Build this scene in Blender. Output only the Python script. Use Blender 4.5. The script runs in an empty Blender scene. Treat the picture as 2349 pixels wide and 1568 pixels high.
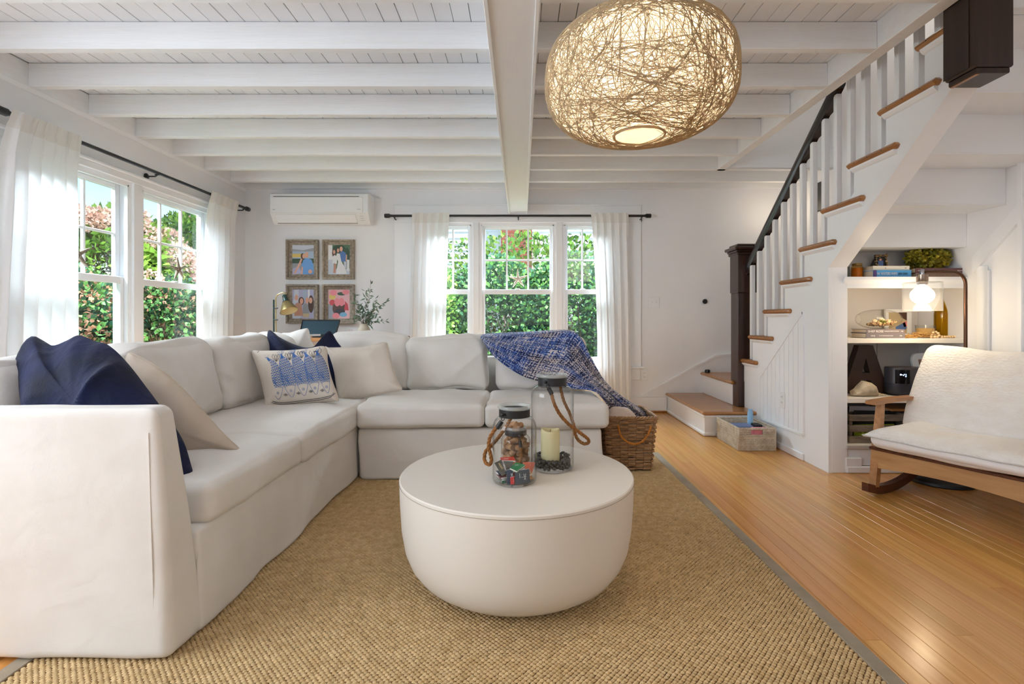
import bpy, bmesh, math, random
import numpy as np
from mathutils import Vector, Matrix

random.seed(7)
RNG = np.random.default_rng(11)
S = bpy.context.scene
COL = S.collection
PI = math.pi

# ------------------------------------------------------------------ camera
F, CU, CV, EYE = 1153.0, 1195.0, 730.0, 0.98       # focal length and principal point in photo pixels (2349 x 1568)
cam_d = bpy.data.cameras.new('camera')
cam_d.sensor_width = 36.0
cam_d.lens = F / 2349.0 * 36.0
cam_d.shift_x = (1174.5 - CU) / 2349.0
cam_d.shift_y = -(784.0 - CV) / 2349.0
cam_d.clip_start = 0.05
cam_d.clip_end = 200
cam = bpy.data.objects.new('camera', cam_d)
cam.location = (0, 0, EYE)
cam.rotation_euler = (PI / 2, 0, 0)
COL.objects.link(cam)
S.camera = cam

# ------------------------------------------------------------------ sky, sun, large lights, exposure
S.view_settings.view_transform = 'Standard'
S.view_settings.look = 'None'
S.view_settings.exposure = 0.90
S.view_settings.gamma = 1.0
S.view_settings.use_curve_mapping = False
try:
    S.cycles.use_denoising = True
    S.cycles.max_bounces = 10
    S.cycles.diffuse_bounces = 6
    S.cycles.glossy_bounces = 4
    S.cycles.transparent_max_bounces = 40
    S.cycles.caustics_reflective = False
    S.cycles.caustics_refractive = False
    S.cycles.sample_clamp_indirect = 4.0
    S.cycles.use_light_tree = True
except Exception:
    pass

W = bpy.data.worlds.new('sky_world')
S.world = W
W.use_nodes = True
nt = W.node_tree
nt.nodes.clear()
wo = nt.nodes.new('ShaderNodeOutputWorld')
wb = nt.nodes.new('ShaderNodeBackground')
sky = nt.nodes.new('ShaderNodeTexSky')
sky.sky_type = 'NISHITA'
sky.sun_disc = False
sky.sun_elevation = math.radians(48)
sky.sun_rotation = math.radians(120)
sky.altitude = 0
sky.air_density = 1.0
sky.dust_density = 0.0
sky.ozone_density = 1.0
wb.inputs['Strength'].default_value = 0.15
nt.links.new(sky.outputs[0], wb.inputs[0])
nt.links.new(wb.outputs[0], wo.inputs[0])


def light(name, kind, loc, energy, col=(1, 1, 1), size=None, size_y=None, target=None, radius=None):
    d = bpy.data.lights.new(name, kind)
    d.energy = energy
    d.color = col
    if kind == 'AREA':
        d.shape = 'RECTANGLE'
        d.size = size
        d.size_y = size_y or size
    if radius is not None:
        d.shadow_soft_size = radius
    o = bpy.data.objects.new(name, d)
    o.location = loc
    if target is not None:
        o.rotation_euler = (Vector(target) - Vector(loc)).to_track_quat('-Z', 'Y').to_euler()
    COL.objects.link(o)
    return o


sun = light('sun', 'SUN', (6, -6, 12), 3.2, (1.0, 0.96, 0.9), target=(0, 0, 0))
sun.data.angle = math.radians(1.5)
sun.rotation_euler = (Vector((-0.62, 0.42, -0.95))).to_track_quat('-Z', 'Y').to_euler()
# unseen fill panels added behind and beside the camera to brighten the room
light('rear_fill_light', 'AREA', (-0.1, -2.95, 1.3), 10, (0.80, 0.90, 1.0), 5.2, 2.2, (-0.1, 3, 1.3))  # added fill in front of the solid rear wall, no window in it
light('left_fill_light', 'AREA', (-2.8, 0.4, 1.4), 46, (0.80, 0.90, 1.0), 2.0, 1.5, (3, 0.9, 1.3))  # added fill on the left wall, no window built here
light('rear_warm_fill', 'AREA', (1.2, -1.0, 2.2), 6, (1.0, 0.88, 0.72), 1.0, 1.0, (1.4, 1.0, 0))  # added warm fill, no lamp modelled here
# unseen panels added above both window groups, standing in for stronger sky light
light('far_window_fill', 'AREA', (-0.05, 6.2, 3.0), 560, (0.80, 0.90, 1.0), 2.6, 1.2, (-0.1, 4.2, 0.9))
light('side_window_fill', 'AREA', (-3.8, 3.75, 3.0), 560, (0.80, 0.90, 1.0), 2.6, 1.2, (-1.9, 3.4, 0.9))

# ------------------------------------------------------------------ helpers
OFF = {}


def P(u, v, d):
    """the world point that the photo shows at pixel (u, v), at distance d into the room"""
    return np.array(((u - CU) / F * d, d, EYE - (v - CV) / F * d))


def wob(p, seed, freq, amp, n=7):
    r = np.random.default_rng(seed)
    p = np.asarray(p, float)
    out = np.zeros(len(p))
    for i in range(n):
        k = r.normal(size=3)
        k *= freq * (0.5 + 1.2 * r.random()) / np.linalg.norm(k)
        out += np.sin(p @ k + r.random() * 6.28) / n ** 0.5
    return out * amp


def tag(o, label=None, cat=None, group=None, kind=None):
    if label: o['label'] = label
    if cat: o['category'] = cat
    if group: o['group'] = group
    if kind: o['kind'] = kind
    return o


def thing(name, loc, label=None, cat=None, group=None, kind=None, rz=0.0):
    o = bpy.data.objects.new(name, None)
    o.location = loc
    o.rotation_euler = (0, 0, rz)
    o.empty_display_size = 0.1
    COL.objects.link(o)
    OFF[o.name] = np.array(loc, float)
    return tag(o, label, cat, group, kind)


def crease(p, seed, freq, amp, n=5, bias=(1, 1, 1)):
    """narrow fold lines"""
    r = np.random.default_rng(seed + 500)
    p = np.asarray(p, float)
    out = np.zeros(len(p))
    for i in range(n):
        k = r.normal(size=3) * bias; k *= freq * (0.6 + .9 * r.random()) / np.linalg.norm(k)
        k2 = r.normal(size=3); k2 *= freq * .5 / np.linalg.norm(k2)
        mask = np.clip(np.sin(p @ (r.normal(size=3) * freq * .35) + r.random() * 6) + .2, 0, 1)
        out += mask * (1 - np.abs(np.sin(p @ k + r.random() * 6 + 1.1 * np.sin(p @ k2)))) ** 3
    return out * amp


class MB:
    def __init__(self, xf=None):
        self.v, self.f, self.m, self.n, self.xf, self.uv = [], [], [], 0, xf, None

    def add(self, v, f, m=0):
        v = np.asarray(v, float).reshape(-1, 3)
        if self.xf is not None:
            v = np.asarray(self.xf(v), float)
        b = self.n
        self.v.append(v)
        self.n += len(v)
        for q in f:
            self.f.append(tuple(int(i) + b for i in q))
            self.m.append(m)
        return self

    def box(self, x0, x1, y0, y1, z0, z1, bev=0.0, m=0):
        lo, hi = np.array((min(x0, x1), min(y0, y1), min(z0, z1))), np.array((max(x0, x1), max(y0, y1), max(z0, z1)))
        if bev <= 0:
            v = [(lo[0] if i & 1 == 0 else hi[0], lo[1] if i & 2 == 0 else hi[1], lo[2] if i & 4 == 0 else hi[2]) for i in range(8)]
            return self.add(v, [(0, 2, 3, 1), (4, 5, 7, 6), (0, 1, 5, 4), (2, 6, 7, 3), (0, 4, 6, 2), (1, 3, 7, 5)], m)
        bev = min(bev, 0.49 * float((hi - lo).min()))
        c, h = (lo + hi) / 2, (hi - lo) / 2
        v, idx = [], {}
        for s in np.ndindex(2, 2, 2):
            sg = np.array(s) * 2 - 1
            for a in range(3):
                p = sg * (h - bev)
                p[a] = sg[a] * h[a]
                idx[(s, a)] = len(v)
                v.append(c + p)
        f = []
        for a in range(3):
            b, d = (a + 1) % 3, (a + 2) % 3
            for sa in (0, 1):
                q = []
                for sb, sd in ((0, 0), (1, 0), (1, 1), (0, 1)):
                    s = [0, 0, 0]; s[a], s[b], s[d] = sa, sb, sd
                    q.append(idx[(tuple(s), a)])
                f.append(q if sa else q[::-1])
        for a in range(3):
            b, d = (a + 1) % 3, (a + 2) % 3
            for sb in (0, 1):
                for sd in (0, 1):
                    s0, s1 = [0, 0, 0], [0, 0, 0]
                    s0[b] = s1[b] = sb; s0[d] = s1[d] = sd; s0[a], s1[a] = 0, 1
                    s0, s1 = tuple(s0), tuple(s1)
                    f.append((idx[(s0, b)], idx[(s1, b)], idx[(s1, d)], idx[(s0, d)]))
        for s in np.ndindex(2, 2, 2):
            f.append((idx[(s, 0)], idx[(s, 1)], idx[(s, 2)]))
        return self.add(v, f, m)

    def prism(self, poly, axis, a0, a1, m=0):
        """polygon in the two other axes (in x, y, z order) pushed along axis from a0 to a1"""
        n = len(poly)
        v = []
        for a in (a0, a1):
            for p in poly:
                q = list(p); q.insert(axis, a); v.append(q)
        f = [tuple(range(n))[::-1], tuple(range(n, 2 * n))]
        f += [(i, (i + 1) % n, n + (i + 1) % n, n + i) for i in range(n)]
        return self.add(v, f, m)

    def bar(self, p0, p1, w, h, up=(0, 0, 1), m=0):
        p0, p1 = np.array(p0, float), np.array(p1, float)
        d = p1 - p0; d /= np.linalg.norm(d)
        s = np.cross(d, up); s /= np.linalg.norm(s)
        t = np.cross(s, d)
        v = []
        for p in (p0, p1):
            for a, b in ((-1, -1), (1, -1), (1, 1), (-1, 1)):
                v.append(p + s * a * w / 2 + t * b * h / 2)
        return self.add(v, [(0, 1, 2, 3), (7, 6, 5, 4), (0, 4, 5, 1), (1, 5, 6, 2), (2, 6, 7, 3), (3, 7, 4, 0)], m)

    def tube(self, pts, r, n=8, cap=True, closed=False, m=0):
        pts = np.asarray(pts, float)
        k = len(pts)
        r = np.broadcast_to(np.asarray(r, float), (k,))
        if closed:
            tan = np.roll(pts, -1, 0) - np.roll(pts, 1, 0)
        else:
            tan = np.gradient(pts, axis=0)
        tan /= np.linalg.norm(tan, axis=1)[:, None] + 1e-12
        ref = np.array((0, 0, 1.0)) if abs(tan[0][2]) < 0.9 else np.array((1.0, 0, 0))
        s = np.cross(tan[0], ref); s /= np.linalg.norm(s)
        ang = np.arange(n) / n * 2 * PI
        ca, sa = np.cos(ang), np.sin(ang)
        v = np.empty((k, n, 3))
        for i in range(k):
            s = s - tan[i] * (s @ tan[i]); s /= np.linalg.norm(s) + 1e-12
            t = np.cross(tan[i], s)
            v[i] = pts[i] + r[i] * (ca[:, None] * s + sa[:, None] * t)
        f = []
        for i in range(k if closed else k - 1):
            j = (i + 1) % k
            for a in range(n):
                b = (a + 1) % n
                f.append((i * n + a, i * n + b, j * n + b, j * n + a))
        if cap and not closed:
            f.append(tuple(range(n))[::-1])
            f.append(tuple(range((k - 1) * n, k * n)))
        return self.add(v.reshape(-1, 3), f, m)

    def lathe(self, prof, c=(0, 0, 0), n=32, axis=2, m=0):
        c = np.array(c, float)
        k = len(prof)
        ang = np.arange(n) / n * 2 * PI
        v = []
        for r, z in prof:
            for a in ang:
                p = [r * math.cos(a), r * math.sin(a)]
                p.insert(axis, z)
                v.append(c + p)
        f = []
        for i in range(k - 1):
            for a in range(n):
                b = (a + 1) % n
                f.append((i * n + a, i * n + b, (i + 1) * n + b, (i + 1) * n + a))
        if prof[0][0] > 1e-6: f.append(tuple(range(n))[::-1])
        if prof[-1][0] > 1e-6: f.append(tuple(range((k - 1) * n, k * n)))
        return self.add(v, f, m)

    def grid(self, g, m=0, closed_u=False):
        """g: (rows, cols, 3)"""
        g = np.asarray(g, float)
        R, C = g.shape[:2]
        f = []
        for i in range(R - 1):
            for j in range(C if closed_u else C - 1):
                k = (j + 1) % C
                f.append((i * C + j, i * C + k, (i + 1) * C + k, (i + 1) * C + j))
        return self.add(g.reshape(-1, 3), f, m)

    def ball(self, c, r, nu=12, nv=8, m=0):
        c = np.array(c, float); r = np.broadcast_to(np.asarray(r, float), (3,))
        prof = [(max(math.sin(PI * i / nv), 1e-7), -math.cos(PI * i / nv)) for i in range(nv + 1)]
        v = np.array([(p * math.cos(a), p * math.sin(a), z) for p, z in prof for a in np.arange(nu) / nu * 2 * PI])
        f = [(i * nu + a, i * nu + (a + 1) % nu, (i + 1) * nu + (a + 1) % nu, (i + 1) * nu + a) for i in range(nv) for a in range(nu)]
        return self.add(c + v * r, f, m)

    def build(self, name, mats, parent=None, smooth=35, local=False, weld=0.0, uv=None, **kw):
        v = np.concatenate(self.v) if self.v else np.zeros((0, 3))
        if parent is not None:
            off = OFF.get(parent.name, np.zeros(3))
        else:
            off = np.array(((v[:, 0].min() + v[:, 0].max()) / 2, (v[:, 1].min() + v[:, 1].max()) / 2, v[:, 2].min()))
        if local:
            off = np.zeros(3)
        me = bpy.data.meshes.new(name)
        me.from_pydata((v - off).tolist(), [], self.f)
        mats = mats if isinstance(mats, (list, tuple)) else [mats]
        for q in mats:
            me.materials.append(q)
        if len(mats) > 1:
            me.polygons.foreach_set('material_index', np.array(self.m, dtype=np.int32))
        if uv is not None:
            ul = me.uv_layers.new(name='UVMap')
            li = np.empty(len(me.loops), dtype=np.int32)
            me.loops.foreach_get('vertex_index', li)
            ul.data.foreach_set('uv', np.asarray(uv, float)[li].ravel())
        bm = bmesh.new(); bm.from_mesh(me)
        if weld > 0:
            bmesh.ops.remove_doubles(bm, verts=bm.verts, dist=weld)
        bmesh.ops.recalc_face_normals(bm, faces=bm.faces)
        bm.to_mesh(me); bm.free()
        if smooth:
            me.polygons.foreach_set('use_smooth', np.ones(len(me.polygons), dtype=bool))
            if smooth < 180:
                me.set_sharp_from_angle(angle=math.radians(smooth))
        me.update()
        o = bpy.data.objects.new(name, me)
        COL.objects.link(o)
        if parent is not None:
            o.parent = parent
            OFF[o.name] = off if not local else OFF.get(parent.name, off)
        else:
            o.location = off
            OFF[o.name] = off
        return tag(o, **kw)


def raw(name, v, f, mat, parent=None, off=None, smooth=False, **kw):
    """a big triangle or quad mesh straight from numpy arrays"""
    v = np.asarray(v, np.float32); f = np.asarray(f, np.int32)
    if off is None:
        off = OFF.get(parent.name, np.zeros(3)) if parent is not None else np.array((v[:, 0].mean(), v[:, 1].mean(), v[:, 2].min()))
    me = bpy.data.meshes.new(name)
    k = f.shape[1]
    me.vertices.add(len(v)); me.vertices.foreach_set('co', (v - off).astype(np.float32).ravel())
    me.loops.add(f.size); me.loops.foreach_set('vertex_index', f.ravel())
    me.polygons.add(len(f)); me.polygons.foreach_set('loop_start', np.arange(len(f), dtype=np.int32) * k)
    if smooth:
        me.polygons.foreach_set('use_smooth', np.ones(len(f), dtype=bool))
    me.update(calc_edges=True); me.validate()
    me.materials.append(mat)
    o = bpy.data.objects.new(name, me); COL.objects.link(o)
    if parent is not None: o.parent = parent
    else: o.location = off
    OFF[o.name] = np.array(off, float)
    return tag(o, **kw)


def text(name, s, size, loc, right, up, mat, parent=None, extrude=0.0004, width=None, font_scale_x=1.0, **kw):
    """flat lettering: its left-bottom corner at loc, running along right"""
    cu = bpy.data.curves.new(name, 'FONT')
    cu.body = s; cu.size = size; cu.extrude = extrude; cu.resolution_u = 3
    o = bpy.data.objects.new(name, cu)
    COL.objects.link(o)
    r = Vector(right).normalized(); u = Vector(up).normalized(); n = r.cross(u)
    bpy.context.view_layer.update()
    sx = 1.0
    if width:
        w = o.dimensions.x
        sx = width / w if w > 1e-6 else 1.0
    mtx = Matrix(((r.x * sx, u.x, n.x, 0), (r.y * sx, u.y, n.y, 0), (r.z * sx, u.z, n.z, 0), (0, 0, 0, 1)))
    me = bpy.data.meshes.new_from_object(o)
    bpy.data.objects.remove(o)
    me.transform(mtx)
    off = Vector(OFF.get(parent.name, np.zeros(3))) if parent is not None else Vector((0, 0, 0))
    me.transform(Matrix.Translation(Vector(loc) - off))
    me.materials.clear(); me.materials.append(mat)
    o = bpy.data.objects.new(name, me); COL.objects.link(o)
    if parent is not None: o.parent = parent
    return tag(o, **kw)


def spline(pts, n, closed=True):
    """Catmull-Rom through the points, n samples of about equal arc length"""
    p = np.asarray(pts, float); k = len(p)
    out = []
    seg = k if closed else k - 1
    for i in range(seg):
        if closed:
            a, b, c, d = p[(i - 1) % k], p[i], p[(i + 1) % k], p[(i + 2) % k]
        else:
            a, b, c, d = p[max(i - 1, 0)], p[i], p[i + 1], p[min(i + 2, k - 1)]
        for t in np.linspace(0, 1, 16, endpoint=False):
            out.append(0.5 * (2 * b + (c - a) * t + (2 * a - 5 * b + 4 * c - d) * t * t + (3 * b - a - 3 * c + d) * t ** 3))
    if not closed: out.append(p[-1])
    out = np.array(out)
    q = np.vstack([out, out[:1]]) if closed else out
    s = np.r_[0, np.cumsum(np.linalg.norm(np.diff(q, axis=0), axis=1))]
    tt = np.linspace(0, s[-1], n, endpoint=not closed)
    return np.stack([np.interp(tt, s, q[:, i]) for i in range(3)], 1)


def inflate(outline, T, nrm, n=96, rings=16, seed=0, wr=0.006, corner=0.0, back=1.0, center=None, pw=0.55, cr=0.0):
    """a stuffed cushion: a closed outline in space, blown up along nrm to thickness T. Returns (MB, centre, outline)."""
    o = spline(outline, n)
    c = o.mean(0) if center is None else np.asarray(center, float)
    nrm = np.asarray(nrm, float); nrm = nrm / np.linalg.norm(nrm)
    rs = np.sin(np.linspace(0, 1, rings + 1)[1:] * PI / 2)
    mb = MB()
    V, Fc = [], []
    for side in (1, -1):
        base = len(V)
        h0 = T / 2 * (1 if side == 1 else back)
        V.append(c + nrm * h0 * side)
        for r in rs:
            q = c + r * (o - c)
            h = h0 * max(1 - r ** 2.4, 0) ** pw
            disp = wob(q * 1.0, seed + side, 14, wr * (1 - r ** 6) ** 0.5) + wob(q, seed + 9 + side, 34, wr * 0.4 * (1 - r ** 6) ** 0.5)
            if cr: disp = disp + crease(q, seed + side, 13, cr * (1 - r ** 6) ** .5)
            V.extend(q + nrm[None] * ((h * side) + disp[:, None]))
        for a in range(n):
            b = (a + 1) % n
            Fc.append((base, base + 1 + a, base + 1 + b) if side == 1 else (base, base + 1 + b, base + 1 + a))
        for i in range(rings - 1):
            for a in range(n):
                b = (a + 1) % n
                q = (base + 1 + i * n + a, base + 1 + i * n + b, base + 1 + (i + 1) * n + b, base + 1 + (i + 1) * n + a)
                Fc.append(q if side == 1 else q[::-1])
    mb.add(V, Fc)
    return mb, c, o


def softbox(cx, cy, cz, hx, hy, hz, r=0.05, bulge=(0, 0, 0), n=18, seed=0, wr=0.004, freq=9.0, warp=None, cr=0.0, bias=(1, 1, 1)):
    """a soft rounded block, bulged and wrinkled"""
    t = np.sin(np.linspace(-1, 1, n + 1) * PI / 2)
    h = np.array((hx, hy, hz)); r = min(r, 0.98 * h.min())
    mb = MB()
    for a in range(3):
        b, d = (a + 1) % 3, (a + 2) % 3
        for s in (-1, 1):
            B, D = np.meshgrid(t, t, indexing='ij')
            p = np.empty((n + 1, n + 1, 3)); p[..., a] = s; p[..., b] = B; p[..., d] = D
            q = p * h
            inner = np.clip(q, -(h - r), h - r)
            dr = q - inner
            L = np.linalg.norm(dr, axis=-1, keepdims=True)
            w = inner + dr / L * r
            for k in range(3):
                e, g = (k + 1) % 3, (k + 2) % 3
                w[..., k] += bulge[k] * (w[..., k] / h[k]) * (1 - np.clip(p[..., e], -1, 1) ** 2) * (1 - np.clip(p[..., g], -1, 1) ** 2)
            fl = w.reshape(-1, 3)
            nr = (fl / h) / (np.linalg.norm(fl / h, axis=1)[:, None] + 1e-9)
            dsp = wob(fl, seed, freq, wr) + wob(fl, seed + 5, freq * 3, wr * 0.35)
            if cr: dsp = dsp + crease(fl, seed, 8.5, cr * 1.5, bias=bias)
            fl = fl + nr * dsp[:, None]
            fl = fl + (cx, cy, cz)
            if warp is not None: fl = warp(fl)
            mb.grid(fl.reshape(n + 1, n + 1, 3))
    return mb


def leaves(pos, size, seed, droop=0.5, shape=0.42, up=None):
    """numpy leaf scatter: five vertices and four triangles each, a folded blade"""
    r = np.random.default_rng(seed)
    n = len(pos)
    d = r.normal(size=(n, 3)); d[:, 2] -= droop
    if up is not None: d = d + up
    d /= np.linalg.norm(d, axis=1)[:, None]
    s = np.cross(d, r.normal(size=(n, 3))); s /= np.linalg.norm(s, axis=1)[:, None] + 1e-9
    t = np.cross(s, d)
    L = size * (0.6 + 0.8 * r.random(n))[:, None]
    w = L * shape
    v = np.stack([pos, pos + d * L * .45 - s * w * .9 + t * L * .08, pos + d * L, pos + d * L * .45 + s * w * .9 + t * L * .08, pos + d * L * .5 - t * L * .05], 1)
    b = np.arange(n)[:, None] * 5
    f = np.concatenate([b + k for k in ([0, 1, 4], [1, 2, 4], [2, 3, 4], [3, 0, 4])], 0)
    return v.reshape(-1, 3), f.reshape(-1, 3)


# ------------------------------------------------------------------ materials
def srgb(r, g, b):
    def c(x):
        x /= 255.0
        return x / 12.92 if x <= 0.04045 else ((x + 0.055) / 1.055) ** 2.4
    return (c(r), c(g), c(b), 1.0)


def mat(name, col, rough=0.5, metal=0.0, var=None, vs=4.0, stretch=(1, 1, 1), amt=1.0, detail=4.0, bump=None, rand=0.0, island=0.0,
        spec=0.5, sheen=0.0, coat=0.0, trans=None, contrast=(0.3, 0.7), hue=0.0, emit=None, estr=1.0, uv=False, bump2=None):
    m = bpy.data.materials.new(name)
    m.use_nodes = True
    t = m.node_tree; N, K = t.nodes, t.links
    N.clear()
    out = N.new('ShaderNodeOutputMaterial')
    bs = N.new('ShaderNodeBsdfPrincipled')
    K.new(bs.outputs[0], out.inputs[0])
    bs.inputs['Base Color'].default_value = col
    bs.inputs['Roughness'].default_value = rough
    bs.inputs['Metallic'].default_value = metal
    bs.inputs['Specular IOR Level'].default_value = spec
    if sheen: bs.inputs['Sheen Weight'].default_value = sheen
    if coat:
        bs.inputs['Coat Weight'].default_value = coat
        bs.inputs['Coat Roughness'].default_value = 0.15
    tc = N.new('ShaderNodeTexCoord')
    src = tc.outputs['UV' if uv else 'Object']
    oi = None
    if rand or hue:
        oi = N.new('ShaderNodeObjectInfo')
        ad = N.new('ShaderNodeVectorMath'); ad.operation = 'MULTIPLY_ADD'
        cb = N.new('ShaderNodeCombineXYZ')
        for i in range(3): K.new(oi.outputs['Random'], cb.inputs[i])
        ad.inputs[1].default_value = (37.0, 91.0, 53.0)
        K.new(cb.outputs[0], ad.inputs[0]); K.new(src, ad.inputs[2])
        src = ad.outputs[0]
    mp = N.new('ShaderNodeMapping'); mp.inputs['Scale'].default_value = stretch
    K.new(src, mp.inputs[0])
    cur = None
    if var is not None:
        nz = N.new('ShaderNodeTexNoise'); nz.inputs['Scale'].default_value = vs; nz.inputs['Detail'].default_value = detail
        K.new(mp.outputs[0], nz.inputs['Vector'])
        mr = N.new('ShaderNodeMapRange'); mr.inputs[1].default_value, mr.inputs[2].default_value = contrast
        K.new(nz.outputs[0], mr.inputs[0])
        mx = N.new('ShaderNodeMix'); mx.data_type = 'RGBA'
        mu = N.new('ShaderNodeMath'); mu.operation = 'MULTIPLY'; mu.inputs[1].default_value = amt
        K.new(mr.outputs[0], mu.inputs[0]); K.new(mu.outputs[0], mx.inputs[0])
        mx.inputs[6].default_value = col; mx.inputs[7].default_value = var
        cur = mx.outputs[2]
    if rand or island or hue:
        hs = N.new('ShaderNodeHueSaturation')
        if cur: K.new(cur, hs.inputs['Color'])
        else: hs.inputs['Color'].default_value = col
        if island:
            ge = N.new('ShaderNodeNewGeometry'); rs = ge.outputs['Random Per Island']; rr = island
        else:
            rs = oi.outputs['Random']; rr = rand
        m1 = N.new('ShaderNodeMapRange'); m1.inputs[3].default_value = 1 - rr; m1.inputs[4].default_value = 1 + rr
        K.new(rs, m1.inputs[0]); K.new(m1.outputs[0], hs.inputs['Value'])
        if hue:
            wn = N.new('ShaderNodeTexWhiteNoise'); wn.noise_dimensions = '1D'
            K.new(rs, wn.inputs['W'])
            m2 = N.new('ShaderNodeMapRange'); m2.inputs[3].default_value = 0.5 - hue; m2.inputs[4].default_value = 0.5 + hue
            K.new(wn.outputs[0], m2.inputs[0]); K.new(m2.outputs[0], hs.inputs['Hue'])
        cur = hs.outputs[0]
    if cur: K.new(cur, bs.inputs['Base Color'])
    if bump:
        bscale, bdist = bump[0], bump[1]
        bn = N.new('ShaderNodeTexNoise'); bn.inputs['Scale'].default_value = bscale; bn.inputs['Detail'].default_value = 3
        K.new(mp.outputs[0], bn.inputs['Vector'])
        bp = N.new('ShaderNodeBump'); bp.inputs['Strength'].default_value = bump[2] if len(bump) > 2 else 0.5
        bp.inputs['Distance'].default_value = bdist
        K.new(bn.outputs[0], bp.inputs['Height']); K.new(bp.outputs[0], bs.inputs['Normal'])
        if bump2:
            m3 = N.new('ShaderNodeMapping'); m3.inputs['Scale'].default_value = bump2[3]; K.new(tc.outputs['Object'], m3.inputs[0])
            b2 = N.new('ShaderNodeTexNoise'); b2.inputs['Scale'].default_value = bump2[0]; b2.inputs['Detail'].default_value = 2; b2.inputs['Distortion'].default_value = .8
            K.new(m3.outputs[0], b2.inputs['Vector'])
            q2 = N.new('ShaderNodeBump'); q2.inputs['Strength'].default_value = bump2[2]; q2.inputs['Distance'].default_value = bump2[1]
            K.new(b2.outputs[0], q2.inputs['Height']); K.new(q2.outputs[0], bp.inputs['Normal'])
    if emit is not None:
        bs.inputs['Emission Color'].default_value = emit
        bs.inputs['Emission Strength'].default_value = estr
    if trans:
        tl = N.new('ShaderNodeBsdfTranslucent'); ms = N.new('ShaderNodeMixShader'); ms.inputs[0].default_value = trans
        if cur: K.new(cur, tl.inputs[0])
        else: tl.inputs[0].default_value = col
        K.new(bs.outputs[0], ms.inputs[1]); K.new(tl.outputs[0], ms.inputs[2]); K.new(ms.outputs[0], out.inputs[0])
    return m


def glass(name, tint=(1, 1, 1, 1), rough=0.02, ior=1.45, haze=0.0, edge=0.0):
    """thin clear glass: what is behind shows straight through, the surface mirrors by the Fresnel law"""
    m = bpy.data.materials.new(name); m.use_nodes = True
    t = m.node_tree; N, K = t.nodes, t.links; N.clear()
    out = N.new('ShaderNodeOutputMaterial')
    tr = N.new('ShaderNodeBsdfTransparent'); tr.inputs[0].default_value = tint
    if edge:
        lw = N.new('ShaderNodeLayerWeight'); lw.inputs[0].default_value = 0.35
        mx = N.new('ShaderNodeMix'); mx.data_type = 'RGBA'
        pw = N.new('ShaderNodeMath'); pw.operation = 'POWER'; pw.inputs[1].default_value = 3.0
        K.new(lw.outputs['Facing'], pw.inputs[0]); K.new(pw.outputs[0], mx.inputs[0])
        mx.inputs[6].default_value = tint
        mx.inputs[7].default_value = tuple(c * (1 - edge) for c in tint[:3]) + (1,)
        K.new(mx.outputs[2], tr.inputs[0])
    gl = N.new('ShaderNodeBsdfGlossy'); gl.inputs['Roughness'].default_value = rough
    fw = N.new('ShaderNodeLayerWeight'); fw.inputs[0].default_value = 0.5
    p5 = N.new('ShaderNodeMath'); p5.operation = 'POWER'; p5.inputs[1].default_value = 5.0
    r0 = ((ior - 1) / (ior + 1)) ** 2
    fr = N.new('ShaderNodeMath'); fr.operation = 'MULTIPLY_ADD'; fr.inputs[1].default_value = 1 - r0; fr.inputs[2].default_value = r0
    K.new(fw.outputs['Facing'], p5.inputs[0]); K.new(p5.outputs[0], fr.inputs[0])
    ms = N.new('ShaderNodeMixShader')
    K.new(fr.outputs[0], ms.inputs[0]); K.new(tr.outputs[0], ms.inputs[1]); K.new(gl.outputs[0], ms.inputs[2])
    last = ms.outputs[0]
    if haze:
        df = N.new('ShaderNodeBsdfDiffuse'); m2 = N.new('ShaderNodeMixShader'); m2.inputs[0].default_value = haze
        K.new(last, m2.inputs[1]); K.new(df.outputs[0], m2.inputs[2]); last = m2.outputs[0]
    K.new(last, out.inputs[0])
    return m


def emission(name, col, s):
    m = bpy.data.materials.new(name); m.use_nodes = True
    t = m.node_tree; N, K = t.nodes, t.links; N.clear()
    out = N.new('ShaderNodeOutputMaterial'); e = N.new('ShaderNodeEmission')
    e.inputs[0].default_value = col; e.inputs[1].default_value = s
    K.new(e.outputs[0], out.inputs[0])
    return m


WALL = mat('wall_paint', srgb(239, 240, 242), 0.65, var=srgb(235, 236, 239), vs=3, bump=(60, 0.0006, 0.3))
TRIM = mat('trim_paint', srgb(240, 242, 245), 0.35, bump=(25, 0.0006, 0.3))
JOIST = mat('joist_paint', srgb(238, 241, 244), 0.45, var=srgb(232, 231, 229), vs=2.0, stretch=(1.2, 9, 22), amt=.5, bump=(6, 0.004, 0.35), rand=0.02)
BEAM = mat('beam_paint', srgb(238, 238, 239), 0.4, bump=(5, 0.002, 0.3), stretch=(14, 1, 14))
PLANKC = mat('ceiling_plank_paint', srgb(238, 240, 243), 0.5, rand=0.035, bump=(5, 0.002, 0.3), stretch=(20, 1.5, 20))
GAP = mat('dark_gap', srgb(90, 84, 76), 0.8)
FLOORW = mat('floor_fir', srgb(212, 156, 86), 0.24, var=srgb(182, 122, 56), vs=1.0, stretch=(46, 1.1, 46), amt=.7, detail=5, rand=0.09, hue=0.006, bump=(2, 0.0015, 0.12), spec=.4, coat=.15, contrast=(.35, .75))
SUBF = mat('subfloor', srgb(60, 36, 20), 0.8)
OAK = mat('oak_tread', srgb(176, 122, 68), 0.3, var=srgb(126, 78, 38), vs=1.4, stretch=(30, 2, 30), amt=.8, detail=5, rand=.06, coat=.2)
OAKX = mat('oak_step', srgb(186, 132, 76), 0.28, var=srgb(146, 94, 48), vs=1.4, stretch=(2.2, 26, 26), amt=.8, detail=5, coat=.25)
WALNUT = mat('dark_walnut', srgb(62, 32, 22), 0.3, var=srgb(30, 14, 9), vs=1.2, stretch=(30, 30, 1.6), detail=5, coat=.3)
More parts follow.
